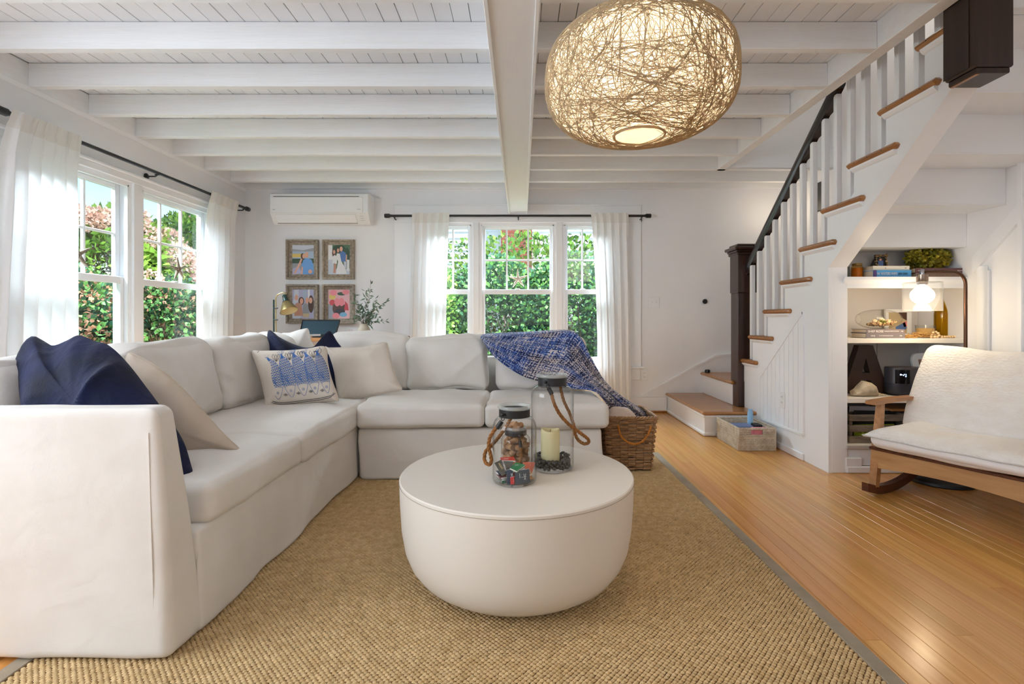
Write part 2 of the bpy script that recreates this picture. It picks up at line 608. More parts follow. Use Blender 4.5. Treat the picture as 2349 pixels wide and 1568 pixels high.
WALNUTD = mat('dark_stained_post', srgb(50, 31, 24), 0.4, var=srgb(30, 18, 14), vs=1.2, stretch=(24, 24, 1.4), detail=5)
RAILW = mat('dark_rail', srgb(38, 24, 20), 0.22, var=srgb(22, 13, 11), vs=2, stretch=(8, 2, 8), coat=.4)
CHAIRW = mat('chair_teak', srgb(186, 138, 92), 0.38, var=srgb(146, 98, 60), vs=1.6, stretch=(3, 26, 26), detail=5, amt=.8)
CHAIRR = mat('chair_rail_wood', srgb(196, 152, 104), 0.42, var=srgb(164, 120, 74), vs=1.6, stretch=(26, 2.6, 26), detail=5, amt=.8)
CHAIRD = mat('chair_dark_teak', srgb(96, 52, 32), 0.35, var=srgb(66, 34, 20), vs=1.6, stretch=(3, 26, 26), detail=5)
SOFA = mat('white_slipcover', srgb(229, 225, 220), 0.9, var=srgb(221, 216, 209), vs=5, bump=(240, 0.0012, 0.35), sheen=.15, spec=.2, bump2=(6, .016, .22, (1.0, 1.0, 1.7)))
LINEN = mat('beige_linen', srgb(205, 190, 174), 0.9, var=srgb(192, 176, 158), vs=7, bump=(300, 0.0015, 0.4), sheen=.15, spec=.2, bump2=(8, .016, .3, (1.0, 1.0, 1.4)))
LINENL = mat('light_linen', srgb(220, 210, 198), 0.9, var=srgb(210, 199, 186), vs=7, bump=(300, 0.0015, 0.4), sheen=.15, spec=.2, bump2=(8, .016, .3, (1.0, 1.0, 1.4)))
NAVY = mat('navy_velvet', srgb(12, 24, 66), 0.75, var=srgb(6, 11, 34), vs=6, bump=(160, 0.002, 0.5), sheen=.12, spec=.25, bump2=(12, .015, .5, (1.0, 1.0, 1.0)), contrast=(.35, .65))
PRINTB = mat('print_blue', srgb(58, 104, 170), 0.85)
PRINTK = mat('print_black', srgb(34, 34, 42), 0.85)
CURT = mat('curtain_cotton', srgb(246, 246, 246), 0.9, bump=(30, 0.004, 0.5), trans=.24, spec=.1, bump2=(13, .012, .5, (1, 1, 1)))
CURTH = mat('curtain_hem', srgb(238, 236, 232), 0.9, bump=(40, 0.003, 0.5), trans=.25, spec=.1)
JUTE = mat('jute_weave', srgb(210, 182, 138), 0.9, var=srgb(190, 160, 114), vs=30, island=.10, bump=(220, 0.003, 0.5), spec=.15)
JUTEB = mat('jute_base', srgb(104, 76, 44), 0.95)
BORDER = mat('rug_border', srgb(160, 146, 126), 0.9, var=srgb(146, 132, 112), vs=12, bump=(300, 0.002, 0.5))
BLACKM = mat('black_metal', srgb(26, 26, 28), 0.42, spec=.5)
BRONZE = mat('bronze_metal', srgb(92, 66, 50), 0.3, metal=.85)
STEEL = mat('steel', srgb(170, 170, 175), 0.25, metal=1)
BRASS = mat('brass', srgb(178, 160, 112), 0.32, metal=.9)
PLASTW = mat('white_plastic', srgb(236, 238, 240), 0.3)
TABLEM = mat('table_lacquer', srgb(226, 219, 208), 0.5, bump=(40, 0.0006, 0.2))
WPANE = glass('window_pane', (0.96, 0.98, 0.975, 1))
JARG = glass('jar_glass', (0.985, 0.99, 0.99, 1), ior=1.35, edge=.35)
RIMG = glass('rim_glass', (0.9, 0.93, 0.92, 1), ior=1.6, haze=.22, edge=.3)
SHADEG = glass('shade_glass', (0.95, 0.95, 0.95, 1), ior=1.3, haze=.06, edge=.25)
VASEG = glass('vase_glass', (0.97, 0.97, 0.95, 1), ior=1.3, edge=.4)
YELG = glass('yellow_glass', (0.80, 0.66, 0.16, 1), ior=1.35, haze=0, edge=.45)
AMBG = glass('amber_glass', (0.92, 0.72, 0.4, 1), ior=1.3, haze=0, edge=.3)
ROPE = mat('manila_rope', srgb(158, 106, 52), 0.85, var=srgb(118, 74, 32), vs=60, bump=(300, 0.002, 0.5))
ROPEO = mat('orange_rope', srgb(206, 132, 40), 0.8, var=srgb(170, 100, 26), vs=60)
WICK = mat('brown_wicker', srgb(176, 136, 94), 0.6, var=srgb(122, 86, 54), vs=18, stretch=(1, 1, 5), island=.15, amt=.8, bump=(80, 0.002, 0.4))
WICKD = mat('wicker_stake', srgb(110, 76, 46), 0.7)
SEAG = mat('white_seagrass', srgb(214, 202, 184), 0.8, var=srgb(160, 136, 104), vs=26, island=.15, amt=.6, bump=(120, 0.002, 0.5))
WAX = mat('ivory_wax', srgb(238, 226, 176), 0.55, trans=.12)
PEBB = mat('dark_pebble', srgb(66, 60, 56), 0.32, island=.3, var=srgb(70, 62, 56), vs=20)
CORK = mat('cork', srgb(176, 132, 92), 0.9, var=srgb(132, 92, 60), vs=40, bump=(120, 0.003, 0.6), island=.2)
PAPER = mat('page_paper', srgb(222, 208, 184), 0.9, var=srgb(200, 184, 158), vs=3, stretch=(1, 1, 160))
WHITEINK = mat('white_ink', srgb(236, 232, 226), 0.7)
GREYWOOD = mat('weathered_wood', srgb(142, 128, 112), 0.85, var=srgb(96, 84, 72), vs=3, stretch=(3, 20, 14), detail=6, rand=.12, bump=(14, 0.003, 0.5))
FRAMEW = mat('barn_wood', srgb(176, 164, 148), 0.85, var=srgb(122, 108, 94), vs=5, stretch=(9, 9, 9), detail=6, rand=.12, bump=(22, 0.004, 0.6))
BLACKC = mat('black_cloth', srgb(20, 20, 26), 0.7)
# ------------------------------------------------------------------ the room shell
XL, YB, XR = -2.88, 5.25, 2.82          # left wall, far wall, right wall faces
ZJ, ZP = 2.327, 2.463                   # joist undersides, ceiling planks
XH0, XH1 = 1.78, 1.856                  # stairwell header


def struct(name, mb, m, label, **k):
    return mb.build(name, m, kind='structure', label=label, **k)


floor = struct('floor', MB().box(-3.0, 3.0, -3.1, 5.4, -0.12, -0.018), SUBF, 'honey fir strip floor running from the camera to the far wall')
r = random.Random(4)
x = XL
wps = 0.0603
while x < XR - 0.01:
    x1 = min(x + wps, XR)
    y = -0.3 - r.random() * 2.2
    while y < YB:
        y1 = min(y + 1.5 + r.random() * 2.6, YB)
        if y1 > 0.5 and y1 - y > .05:
            dz = r.random() * 0.0007
            mb = MB()
            a, b, c, d, t = x + .0005, x1 - .0005, y + .0005, y1 - .0005, 0.0008
            v = [(a, c, -.018), (b, c, -.018), (b, d, -.018), (a, d, -.018), (a, c, -t), (b, c, -t), (b, d, -t), (a, d, -t),
                 (a + t, c + t * .6, dz), (b - t, c + t * .6, dz), (b - t, d - t * .6, dz), (a + t, d - t * .6, dz)]
            mb.add(v, [(3, 2, 1, 0), (0, 1, 5, 4), (1, 2, 6, 5), (2, 3, 7, 6), (3, 0, 4, 7), (4, 5, 9, 8), (5, 6, 10, 9), (6, 7, 11, 10), (7, 4, 8, 11), (8, 9, 10, 11)])
            mb.build('plank', FLOORW, floor, smooth=0)
        y = y1
    x = x1

ceiling = struct('ceiling', MB().box(-3.05, XH1, -3.1, 5.42, 2.478, 2.62), WALL, 'white painted ceiling of narrow planks on exposed joists')
x = XL + 0.02
k = 0
while x < XH0:
    x1 = min(x + .087, XH0)
    g = 0.0012 + (0.0012 if (k * 7) % 5 == 0 else 0)
    MB().box(x + g, x1 - g, 0.6, YB, ZP + (k % 3) * .0008, 2.4775, bev=.0012).build('plank', PLANKC, ceiling, smooth=0)
    x = x1; k += 1
MB().box(XL, XH0, 0.6, YB, 2.4778, 2.479).build('plank_backing', GAP, ceiling)
# joists, carried by the ledgers
for k in range(-2, 7):
    y = 2.51 + .406 * k
    xr = XH0 if k < 5 else XR
    MB().box(XL + .02, xr, y, y + .047, ZJ, ZP - .0015, bev=.003).build('joist', JOIST, ceiling, smooth=0)
MB().box(XL + .0005, XL + .021, -3, YB, ZJ, ZP - .0015, bev=.002).build('ledger_board', JOIST, ceiling, smooth=0)
MB().box(XL + .021, XR, YB - .035, YB - .0005, ZJ, ZP - .0015, bev=.002).build('ledger_board', JOIST, ceiling, smooth=0)
MB().box(-.13, .066, -3, YB - .036, 2.074, ZP - .0016, bev=.004).build('main_beam', BEAM, ceiling, smooth=0)
for a in (-.13, .05):
    MB().box(a, a + .016, -3, YB - .036, 2.066, 2.0735, bev=.002).build('beam_bead', BEAM, ceiling, smooth=0)
MB().box(XH0 + .0005, XH1, -3, 4.587, ZJ, 2.62, bev=.003).build('stairwell_header', JOIST, ceiling, smooth=0)
MB().box(XH1, XR, 4.522, 4.5395, 2.335, 2.50, bev=.003).build('stairwell_fascia', JOIST, ceiling, smooth=0)

mb = MB()
mb.prism([(XL - .0, 2.306), (XL + .012, 2.312), (XL + .018, ZJ - .0005), (XL, ZJ - .0005)], 1, -3, YB) if False else None
tr1 = MB()
tr1.add([(XL + .0005, -3, 2.300), (XL + .010, -3, 2.303), (XL + .020, -3, 2.3265), (XL + .0005, -3, 2.3265),
         (XL + .0005, YB, 2.300), (XL + .010, YB, 2.303), (XL + .020, YB, 2.3265), (XL + .0005, YB, 2.3265)],
        [(0, 1, 2, 3), (7, 6, 5, 4), (0, 4, 5, 1), (1, 5, 6, 2), (2, 6, 7, 3), (3, 7, 4, 0)])
struct('trim_1', tr1, TRIM, 'small cove moulding along the top of the window wall')

# walls
WY0, WY1, WZ0, WZ1 = 2.83, 4.692, .50, 1.98
m = MB()
m.box(XL - .15, XL, -3.1, WY0, 0, 2.62); m.box(XL - .15, XL, WY1, YB + .15, 0, 2.62)
m.box(XL - .15, XL, WY0, WY1, 0, WZ0); m.box(XL - .15, XL, WY0, WY1, WZ1, 2.62)
struct('wall_left', m, WALL, 'white wall with the pair of double-hung windows')
FX0, FX1 = -.94, .87
m = MB()
m.box(XL, FX0, YB, YB + .15, 0, 2.62); m.box(FX1, XR + .13, YB, YB + .15, 0, 2.62)
m.box(FX0, FX1, YB, YB + .15, 0, WZ0); m.box(FX0, FX1, YB, YB + .15, WZ1, 2.62)
struct('wall_back', m, WALL, 'white far wall with the triple window')
m = MB()
m.box(XR, XR + .13, -3.1, YB, 0, 3.9)
struct('wall_right', m, WALL, 'white wall closing the staircase side')
struct('wall_front', MB().box(XL - .15, XR + .13, -3.2, -3.1, 0, 2.62), WALL, 'white wall behind the camera')
m = MB()
m.box(XH1, XR, 4.587, 4.70, 2.47, 3.9); m.box(XH0, XH1, -3.1, 4.587, 2.621, 3.9); m.box(XH0, XR, -3.1, 4.70, 3.9, 4.0)
m.box(XH1, XR, 1.2, 1.3, 2.62, 3.9); m.box(2.03, XR, -3.1, 2.04, 2.42, 2.62); m.box(XH1, 2.03, -3.1, 1.2, 2.40, 2.62); m.box(XH1, XR, 4.70, YB, 2.4635, 2.62)
struct('wall_stairwell', m, WALL, 'pale upper walls of the open stairwell')


# windows ----------------------------------------------------------
def xf_back(v): return np.stack([v[:, 0], YB + v[:, 1], v[:, 2]], 1)
def xf_left(v): return np.stack([XL - v[:, 1], v[:, 0], v[:, 2]], 1)


def window(i, a0, a1, z0, z1, cols, xf, label):
    bx = xf(np.array([[(a0 + a1) / 2, .06, z0]]))[0]
    w = thing('window_%d' % i, bx, label, kind='structure')
    f = MB(xf); t = .022
    f.box(a0, a0 + t, 0, .12, z0, z1); f.box(a1 - t, a1, 0, .12, z0, z1)
    f.box(a0 + t, a1 - t, 0, .12, z1 - t, z1); f.box(a0 + t, a1 - t, 0, .13, z0, z0 + t)
    f.box(a0 + t, a0 + t + .012, .002, .028, z0 + t, z1 - t); f.box(a1 - t - .012, a1 - t, .002, .028, z0 + t, z1 - t)
    f.box(a0 + t, a1 - t, .002, .028, z1 - t - .012, z1 - t)
    f.build('window_frame', TRIM, w, smooth=0)
    A0, A1 = a0 + t + .001, a1 - t - .001
    zm = 1.26
    for nm, d0, d1, s0, s1, top, bot, muntins in (('upper_sash', .068, .1, zm - .022, z1 - t - .001, .034, .03, True), ('lower_sash', .03, .064, z0 + t + .001, zm + .024, .05, .052, False)):
        st = .04
        sb = MB(xf)
        sb.box(A0, A0 + st, d0, d1, s0, s1, .003); sb.box(A1 - st, A1, d0, d1, s0, s1, .003)
        sb.box(A0 + st, A1 - st, d0, d1, s1 - top, s1, .003); sb.box(A0 + st, A1 - st, d0, d1, s0, s0 + bot, .003)
        so = sb.build(nm, TRIM, w, smooth=0)
        g0, g1, h0, h1 = A0 + st, A1 - st, s0 + bot, s1 - top
        dm = (d0 + d1) / 2
        if muntins:
            for k in range(1, cols):
                c = g0 + (g1 - g0) * k / cols
                MB(xf).box(c - .009, c + .009, d0 + .004, d1 - .004, h0, h1, .003).build('muntin', TRIM, so, smooth=0)
            c = (h0 + h1) / 2
            for k in range(cols):
                q0, q1 = g0 + (g1 - g0) * k / cols, g0 + (g1 - g0) * (k + 1) / cols
                MB(xf).box(q0 + (.0091 if k else 0), q1 - (.0091 if k < cols - 1 else 0), d0 + .005, d1 - .005, c - .009, c + .009, .003).build('muntin', TRIM, so, smooth=0)
        MB(xf).box(g0 - .004, g1 + .004, dm - .0015, dm + .0015, h0 - .004, h1 + .004).build('pane', WPANE, so, smooth=0)
    MB(xf).box((a0 + a1) / 2 - .025, (a0 + a1) / 2 + .025, .034, .06, zm + .0245, zm + .034, .003).build('sash_lock', PLASTW, w)
    return w


window(1, WY0, 3.717, WZ0, WZ1, 3, xf_left, 'double-hung white window nearer the camera in the left wall')
window(2, 3.805, WY1, WZ0, WZ1, 3, xf_left, 'double-hung white window nearer the corner in the left wall')
window(3, FX0, -.50, WZ0, WZ1, 2, xf_back, 'narrow window half behind the left curtain of the far wall')
window(4, -.44, .367, WZ0, WZ1, 3, xf_back, 'wide middle window of the far wall')
window(5, .43, FX1, WZ0, WZ1, 2, xf_back, 'narrow window half behind the right curtain of the far wall')
# casings
m = MB(xf_left)
m.box(3.717, 3.805, -.018, .12, WZ0, WZ1, .003)
m.box(2.70, WY0, -.018, .0, WZ0 - .02, WZ1, .003); m.box(WY1, 4.80, -.018, .0, WZ0 - .02, WZ1, .003)
m.box(2.70, 4.80, -.02, .0, WZ1, WZ1 + .045, .003); m.box(2.68, 4.82, -.034, .0, WZ1 + .045, WZ1 + .068, .006)
m.box(2.68, 4.82, -.06, .0, WZ0 - .045, WZ0 - .02, .006); m.box(2.70, 4.80, -.018, 0, WZ0 - .14, WZ0 - .045, .003)
struct('trim_2', m, TRIM, 'white casing and sill around the left wall windows')
m = MB(xf_back)
m.box(-.50, -.44, -.018, .12, WZ0, WZ1, .003); m.box(.367, .43, -.018, .12, WZ0, WZ1, .003)
m.box(-1.32, FX0, -.018, 0, WZ0 - .02, WZ1, .003); m.box(FX1, 1.252, -.018, 0, WZ0 - .02, WZ1, .003)
m.box(-1.32, 1.252, -.018, 0, WZ1, 2.155, .003); m.box(-1.325, 1.257, -.026, 0, 2.155, 2.166, .003)
m.box(-1.34, 1.28, -.05, 0, WZ0 - .042, WZ0 - .02, .006); m.box(-1.31, 1.24, -.016, 0, WZ0 - .16, WZ0 - .042, .003)
struct('trim_3', m, TRIM, 'wide flat white casing around the far wall windows')
# skirting
m = MB(); m.box(XL, 1.52, YB - .016, YB, .0, .16, .004)
struct('baseboard_back', m, TRIM, 'white skirting along the far wall')
m = MB(); m.box(XL, XL + .016, -3, YB - .017, .0, .16, .004)
struct('baseboard_left', m, TRIM, 'white skirting along the left wall')
MB().box(1.35, 1.53, YB - .035, YB - .0165, .0005, .022, .006).build('shoe_moulding', OAK, label='stained shoe moulding on the floor beside the bottom stair', cat='moulding')
# raked skirting beside the winder steps, far wall
p = lambda u, v: (P(u, v, YB)[0], P(u, v, YB)[2])
m = MB()
top = [p(1470, 905), p(1490, 896), p(1641, 815), p(1676, 812), p(1760, 812)]
poly = top + [(top[-1][0], .163), (top[0][0], .163)]
m.prism(poly, 1, YB - .014, YB - .0005)
for q0, q1 in zip(top[1:-1], top[2:]):
    m.bar((q0[0], YB - .012, q0[1]), (q1[0], YB - .012, q1[1]), .024, .022)
struct('trim_4', m, TRIM, 'raked white skirting climbing beside the bottom steps')

# ------------------------------------------------------------------ outside
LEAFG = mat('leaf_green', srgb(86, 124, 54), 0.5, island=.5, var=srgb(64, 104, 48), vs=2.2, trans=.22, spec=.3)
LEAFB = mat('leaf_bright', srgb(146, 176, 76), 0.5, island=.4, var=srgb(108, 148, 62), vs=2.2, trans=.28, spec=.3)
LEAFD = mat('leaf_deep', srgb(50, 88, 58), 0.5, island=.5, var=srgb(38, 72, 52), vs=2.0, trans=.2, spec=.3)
BROWNL = mat('dry_leaf', srgb(156, 112, 84), 0.7, island=.4, trans=.3)
HYDR = mat('faded_hydrangea', srgb(206, 170, 146), 0.8, island=.35, trans=.3, var=srgb(222, 186, 170), vs=6)
TWIG = mat('twig', srgb(120, 98, 70), 0.8)
SIDING = mat('white_siding', srgb(232, 234, 238), 0.6)
BRICK = mat('red_brick', srgb(176, 92, 74), 0.85, rand=.15, var=srgb(150, 74, 60), vs=20)
MORTAR = mat('mortar', srgb(206, 198, 188), 0.9)
GRASS = mat('lawn', srgb(84, 118, 52), 0.9, var=srgb(60, 92, 40), vs=6)
struct('ground_outside', MB().box(-14, 14, -14, 20, -.5, -.3), GRASS, 'lawn outside the house')


def cloud(n, c, h, seed, flat=0.45):
    q = np.random.default_rng(seed)
    d = q.normal(size=(n, 3)); d /= np.linalg.norm(d, axis=1)[:, None]
    rr = (flat + (1 - flat) * q.random(n)) ** .6
    return np.array(c) + d * rr[:, None] * np.array(h)


def shrub(i, c, h, n, size, m, label, seed, twigs=30, heads=0, dry=0, headz=0.0, extra=None):
    base = (c[0], c[1], -.3)
    s = thing('shrub', base, label, 'shrub', 'shrubs outside the windows')
    pos = cloud(n, c, h, seed)
    v, f = leaves(pos, size, seed, .3)
    raw('foliage', v, f, m, s, kind='stuff')
    if extra is not None:
        v, f = leaves(cloud(n // 2, c, np.array(h) * 1.03, seed + 77, .75), size, seed + 3, .4)
        raw('foliage', v, f, extra, s, kind='stuff')
    if dry:
        v, f = leaves(cloud(dry, c, h, seed + 55, .8), size * .9, seed + 4, .2)
        raw('dry_foliage', v, f, BROWNL, s, kind='stuff', label='rusty dry leaves')
    q = np.random.default_rng(seed + 1)
    tb = MB()
    for k in range(twigs):
        e = cloud(1, c, h, seed + 100 + k)[0]
        b = np.array(base) + (q.normal() * h[0] * .3, q.normal() * h[1] * .3, 0)
        mid = (b + e) / 2 + q.normal(size=3) * .12
        tb.tube(spline([b, mid, e], 10, closed=False), np.linspace(.011, .003, 10), 4, cap=False)
    tb.build('branch', TWIG, s, kind='stuff')
    for k in range(heads):
        d = q.normal(size=3); d /= np.linalg.norm(d)
        if d[2] < headz: d[2] = abs(d[2]) * .5 + .2
        hc = np.array(c) + d * np.array(h) * (0.92 + .16 * q.random())
        rad = .12 + .06 * q.random()
        pp = cloud(460, hc, (rad, rad, rad * .85), seed + 300 + k, .8)
        v, f = leaves(pp, .036, seed + k, 0, .5, up=(pp - hc) / rad * 1.2)
        raw('flower_head', v, f, HYDR, s)
    return s


# beyond the far wall: dense hedge, darker low down, thinner at the top
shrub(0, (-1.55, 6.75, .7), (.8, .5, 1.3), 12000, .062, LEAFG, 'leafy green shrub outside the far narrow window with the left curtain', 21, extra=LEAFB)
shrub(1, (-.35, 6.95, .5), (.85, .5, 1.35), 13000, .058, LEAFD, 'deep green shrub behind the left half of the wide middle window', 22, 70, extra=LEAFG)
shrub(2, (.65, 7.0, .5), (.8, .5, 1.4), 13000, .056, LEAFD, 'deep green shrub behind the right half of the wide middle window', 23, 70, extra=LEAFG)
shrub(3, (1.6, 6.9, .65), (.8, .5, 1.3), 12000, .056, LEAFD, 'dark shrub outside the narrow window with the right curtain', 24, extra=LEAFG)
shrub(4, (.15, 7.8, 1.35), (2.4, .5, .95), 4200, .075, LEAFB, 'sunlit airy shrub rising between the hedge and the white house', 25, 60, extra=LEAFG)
# beyond the left wall
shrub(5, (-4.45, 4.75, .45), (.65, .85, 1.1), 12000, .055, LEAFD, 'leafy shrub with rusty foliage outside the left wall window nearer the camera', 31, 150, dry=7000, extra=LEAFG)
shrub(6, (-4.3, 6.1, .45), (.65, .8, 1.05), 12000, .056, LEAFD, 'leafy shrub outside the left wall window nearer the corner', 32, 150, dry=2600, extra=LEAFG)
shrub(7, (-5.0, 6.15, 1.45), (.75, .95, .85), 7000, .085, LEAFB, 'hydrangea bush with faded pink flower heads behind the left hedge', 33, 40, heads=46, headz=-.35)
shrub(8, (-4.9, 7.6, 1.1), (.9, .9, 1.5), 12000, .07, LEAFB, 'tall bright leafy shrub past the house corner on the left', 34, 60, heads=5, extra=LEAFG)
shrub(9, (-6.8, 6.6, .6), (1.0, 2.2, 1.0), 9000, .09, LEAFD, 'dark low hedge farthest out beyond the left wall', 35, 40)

hs = thing('neighbouring_house', (0, 11.6, -.3), 'white clapboard house beyond the hedge with a red brick chimney', 'house')
m = MB(); m.box(-5, 5, 11.7, 12.2, -.3, 6.5); m.build('house_wall', SIDING, hs, smooth=0)
m = MB()
for k in range(46):
    z = -.2 + k * .145
    m.add([(-5, 11.66, z), (5, 11.66, z), (5, 11.69, z + .148), (-5, 11.69, z + .148), (-5, 11.7, z), (5, 11.7, z), (5, 11.7, z + .148), (-5, 11.7, z + .148)],
          [(0, 1, 2, 3), (0, 4, 5, 1), (3, 2, 6, 7)])
m.build('siding_board', SIDING, hs, smooth=0, kind='stuff')
ch = MB().box(-.45, .25, 11.25, 11.7, -.3, 6.5).build('chimney', MORTAR, hs, smooth=0)
bm0 = None
for row in range(44):
    z = 1.6 + row * .075
    if z > 4.6: break
    for k in range(4):
        xx = -.45 + (k - (.5 if row % 2 else 0)) * .21 + .005
        x0, x1 = max(xx, -.448), min(xx + .2, .248)
        if x1 - x0 < .05: continue
        MB().box(x0, x1, 11.235, 11.26, z, z + .065, .004).build('brick', BRICK, ch, smooth=0)

# ------------------------------------------------------------------ staircase
ST = thing('staircase', (2.3, 3.6, 0), 'white staircase with oak treads and dark handrail climbing toward the camera', 'staircase')
XS = 1.95
dL = lambda k: 4.265 - .2575 * (k - 4)
zT = lambda k: .613 + .2103 * (k - 3) + .0165         # top of tread k
yR = lambda k: dL(k) - .035                            # face of riser k
# bottom platform and winder
m = MB(); m.box(1.53, XR, 4.185, YB - .001, 0, .178, .003); m.build('bottom_step', TRIM, ST, smooth=0)
m = MB(); m.box(1.516, 1.93, 4.172, YB - .0005, 0.0005, .03, .008); m.build('step_shoe', TRIM, ST, smooth=0)
m = MB(); m.box(1.505, XR - .001, 4.155, YB - .001, .1785, .206, .011); m.build('tread', OAKX, ST)
m = MB(); m.box(1.522, 1.93, 4.17, 4.184, .156, .178, .006); m.box(1.515, 1.529, 4.17, YB - .001, .156, .178, .006); m.build('step_cove', TRIM, ST, smooth=0)
m = MB(); m.box(1.89, XR - .001, 4.50, YB - .001, .2065, .392, .003); m.build('riser', TRIM, ST, smooth=0)
m = MB(); m.box(1.868, XR - .001, 4.47, YB - .001, .3925, .42, .011); m.build('tread', OAKX, ST)
for k in range(3, 12):
    y1, y0 = dL(k), dL(k) - .2575 - .04
    # tread: full width, returned past the wall face with a rounded nosing
    m = MB(); m.box(XS - .03, XR - .001, y1 - .385, y1, zT(k) - .033, zT(k), .012)
    if k < 12:
        m = MB()
        m.box(XS + .0205, XR - .001, yR(k + 1) - .0185, y1, zT(k) - .033, zT(k), .012)
        m.build('tread', OAK, ST)
        MB().box(XS + .0205, XR - .001, yR(k + 1) - .0195, yR(k) - .0205, zT(k) - .040, zT(k) - .0333).build('soffit_board', TRIM, ST, smooth=0)
        m = MB(); m.box(XS - .032, XS + .020, y1 - .392, y1, zT(k) - .033, zT(k), .013)
        m.build('tread_return', OAK, ST, label='rounded oak tread end with plugged nail holes' if k == 7 else None)
        m = MB()
        for q in (.08, .19, .3):
            m.ball((XS - .0315, y1 - q, zT(k) - .0165), (.0012, .004, .004), 6, 4)
        m.build('nail_hole', BLACKM, ST, kind='stuff')
        m = MB()
        m.prism([(XS - .0005, zT(k) - .034), (XS - .022, zT(k) - .034), (XS - .020, zT(k) - .044), (XS - .008, zT(k) - .056), (XS - .0005, zT(k) - .060)], 1, y1 - .372, y1 - .03)
        m.build('tread_cove', TRIM, ST, smooth=0)
    m = MB(); m.box(XS + .02, XR - .001, yR(k) - .02, yR(k), zT(k - 1) - .033 if k > 3 else .42, zT(k) - .0335, .001)
    m.build('riser', TRIM, ST, smooth=0)
MB().box(2.03, XR - .001, 2.10, 2.148, zT(11) - .034, 2.4195).build('riser', TRIM, ST, smooth=0)
# closed side: sawtooth wall panel with the raking lower edge
poly = [(4.184, .0), (3.187, .0), (3.187, 1.306), (2.2, 2.085), (2.1, 2.164), (2.1, zT(11) - .0335)]
for k in range(11, 2, -1):
    poly += ([(yR(k + 1), zT(k) - .0335)] if k < 11 else []) + [(yR(k), zT(k) - .0335)]
poly += [(yR(3), .43), (4.386, .43), (4.386, .207), (4.184, .207)]
q = []
for a in poly:
    if not q or abs(a[0] - q[-1][0]) + abs(a[1] - q[-1][1]) > 1e-5: q.append(a)
MB().prism([(a, b) for a, b in q], 0, XS, XS + .02).build('side_wall', TRIM, ST, smooth=0)
# raking carriage behind it, seen from below
MB().prism([(3.187, 1.306), (2.215, 2.0735), (2.215, 2.29), (3.187, 1.566)], 0, XS + .0202, XS + .12).build('carriage', TRIM, ST, smooth=0)
MB().prism([(3.187, 1.306), (2.215, 2.0735), (2.215, 2.0695), (3.187, 1.302)], 0, XS, XS + .118).build('carriage_batten', TRIM, ST, smooth=0)
# wall string on the far side
MB().prism([(3.12, 1.26), (2.817, 1.535), (1.6, 2.50), (1.6, 2.60), (2.817, 1.64), (3.12, 1.36)], 0, XR - .02, XR - .0005).build('wall_string', TRIM, ST, smooth=0)
# beadboard panel in the side wall
pp = lambda u, v: (XS * F / (u - CU), EYE - (v - CV) / F * (XS * F / (u - CU)))
quad = [pp(1745, 865), pp(1844, 715), pp(1844, 997), pp(1745, 958)]
m = MB()
for a, b in zip(quad, quad[1:] + quad[:1]):
    m.bar((XS - .004, a[0], a[1]), (XS - .004, b[0], b[1]), .016, .014, up=(1, 0, 0))
m.build('panel_moulding', TRIM, ST, smooth=0)
ya, yb = quad[0][0], quad[1][0]
nb = 10
for k in range(nb):
    a = ya + (yb - ya) * k / nb - .0035; b = ya + (yb - ya) * (k + 1) / nb + .0035
    tz = lambda y: quad[0][1] + (quad[1][1] - quad[0][1]) * (ya - y) / (ya - yb)
    bz = lambda y: quad[3][1] + (quad[2][1] - quad[3][1]) * (ya - y) / (ya - yb)
    MB().prism([(a, bz(a)), (b, bz(b)), (b, tz(b)), (a, tz(a))], 0, XS - .005, XS - .0003).build('bead_board', TRIM, ST, smooth=0)
MB().box(XS - .014, XS - .0005, 3.46, 4.05, 0, .05, .005).build('base_moulding', TRIM, ST, smooth=0)
# newel post
m = MB(); m.box(1.898, 2.052, 4.392, 4.545, .2065, 1.205, .004); m.box(1.892, 2.058, 4.386, 4.551, 1.205, 1.56, .004)
nw = m.build('newel_post', WALNUT, ST, smooth=0)
m = MB(); m.box(1.872, 2.078, 4.366, 4.571, 1.56, 1.578, .006); m.box(1.880, 2.070, 4.374, 4.563, 1.535, 1.56, .006)
m.box(1.856, 2.094, 4.35, 4.587, 1.578, 1.606, .007); m.box(1.885, 2.065, 4.379, 4.558, 1.606, 1.632, .008)
m.build('cap', WALNUT, nw, smooth=0)
# hanging newel at the top
HN = thing('hanging_newel_post', (1.94, 2.13, 1.986), 'dark stained newel post drop hanging from the top of the staircase', 'post')
m = MB(); m.box(1.862, 2.02, 2.055, 2.213, 2.012, 2.9, .007)
m.build('post', WALNUTD, HN, smooth=0)
MB().box(1.8585, 1.8618, 2.088, 2.213, 2.02, 2.9, .001).build('face_board', WALNUTD, HN, smooth=0)
m = MB(); m.box(1.872, 2.011, 2.064, 2.204, 1.989, 2.0118, .004)
m.build('bottom_cap', WALNUTD, HN, smooth=0)
MB().box(1.876, 1.892, 2.072, 2.2, 1.986, 1.9885, .001).build('cap_edge', OAK, HN, smooth=0, label='pale bare wood strip under the post')
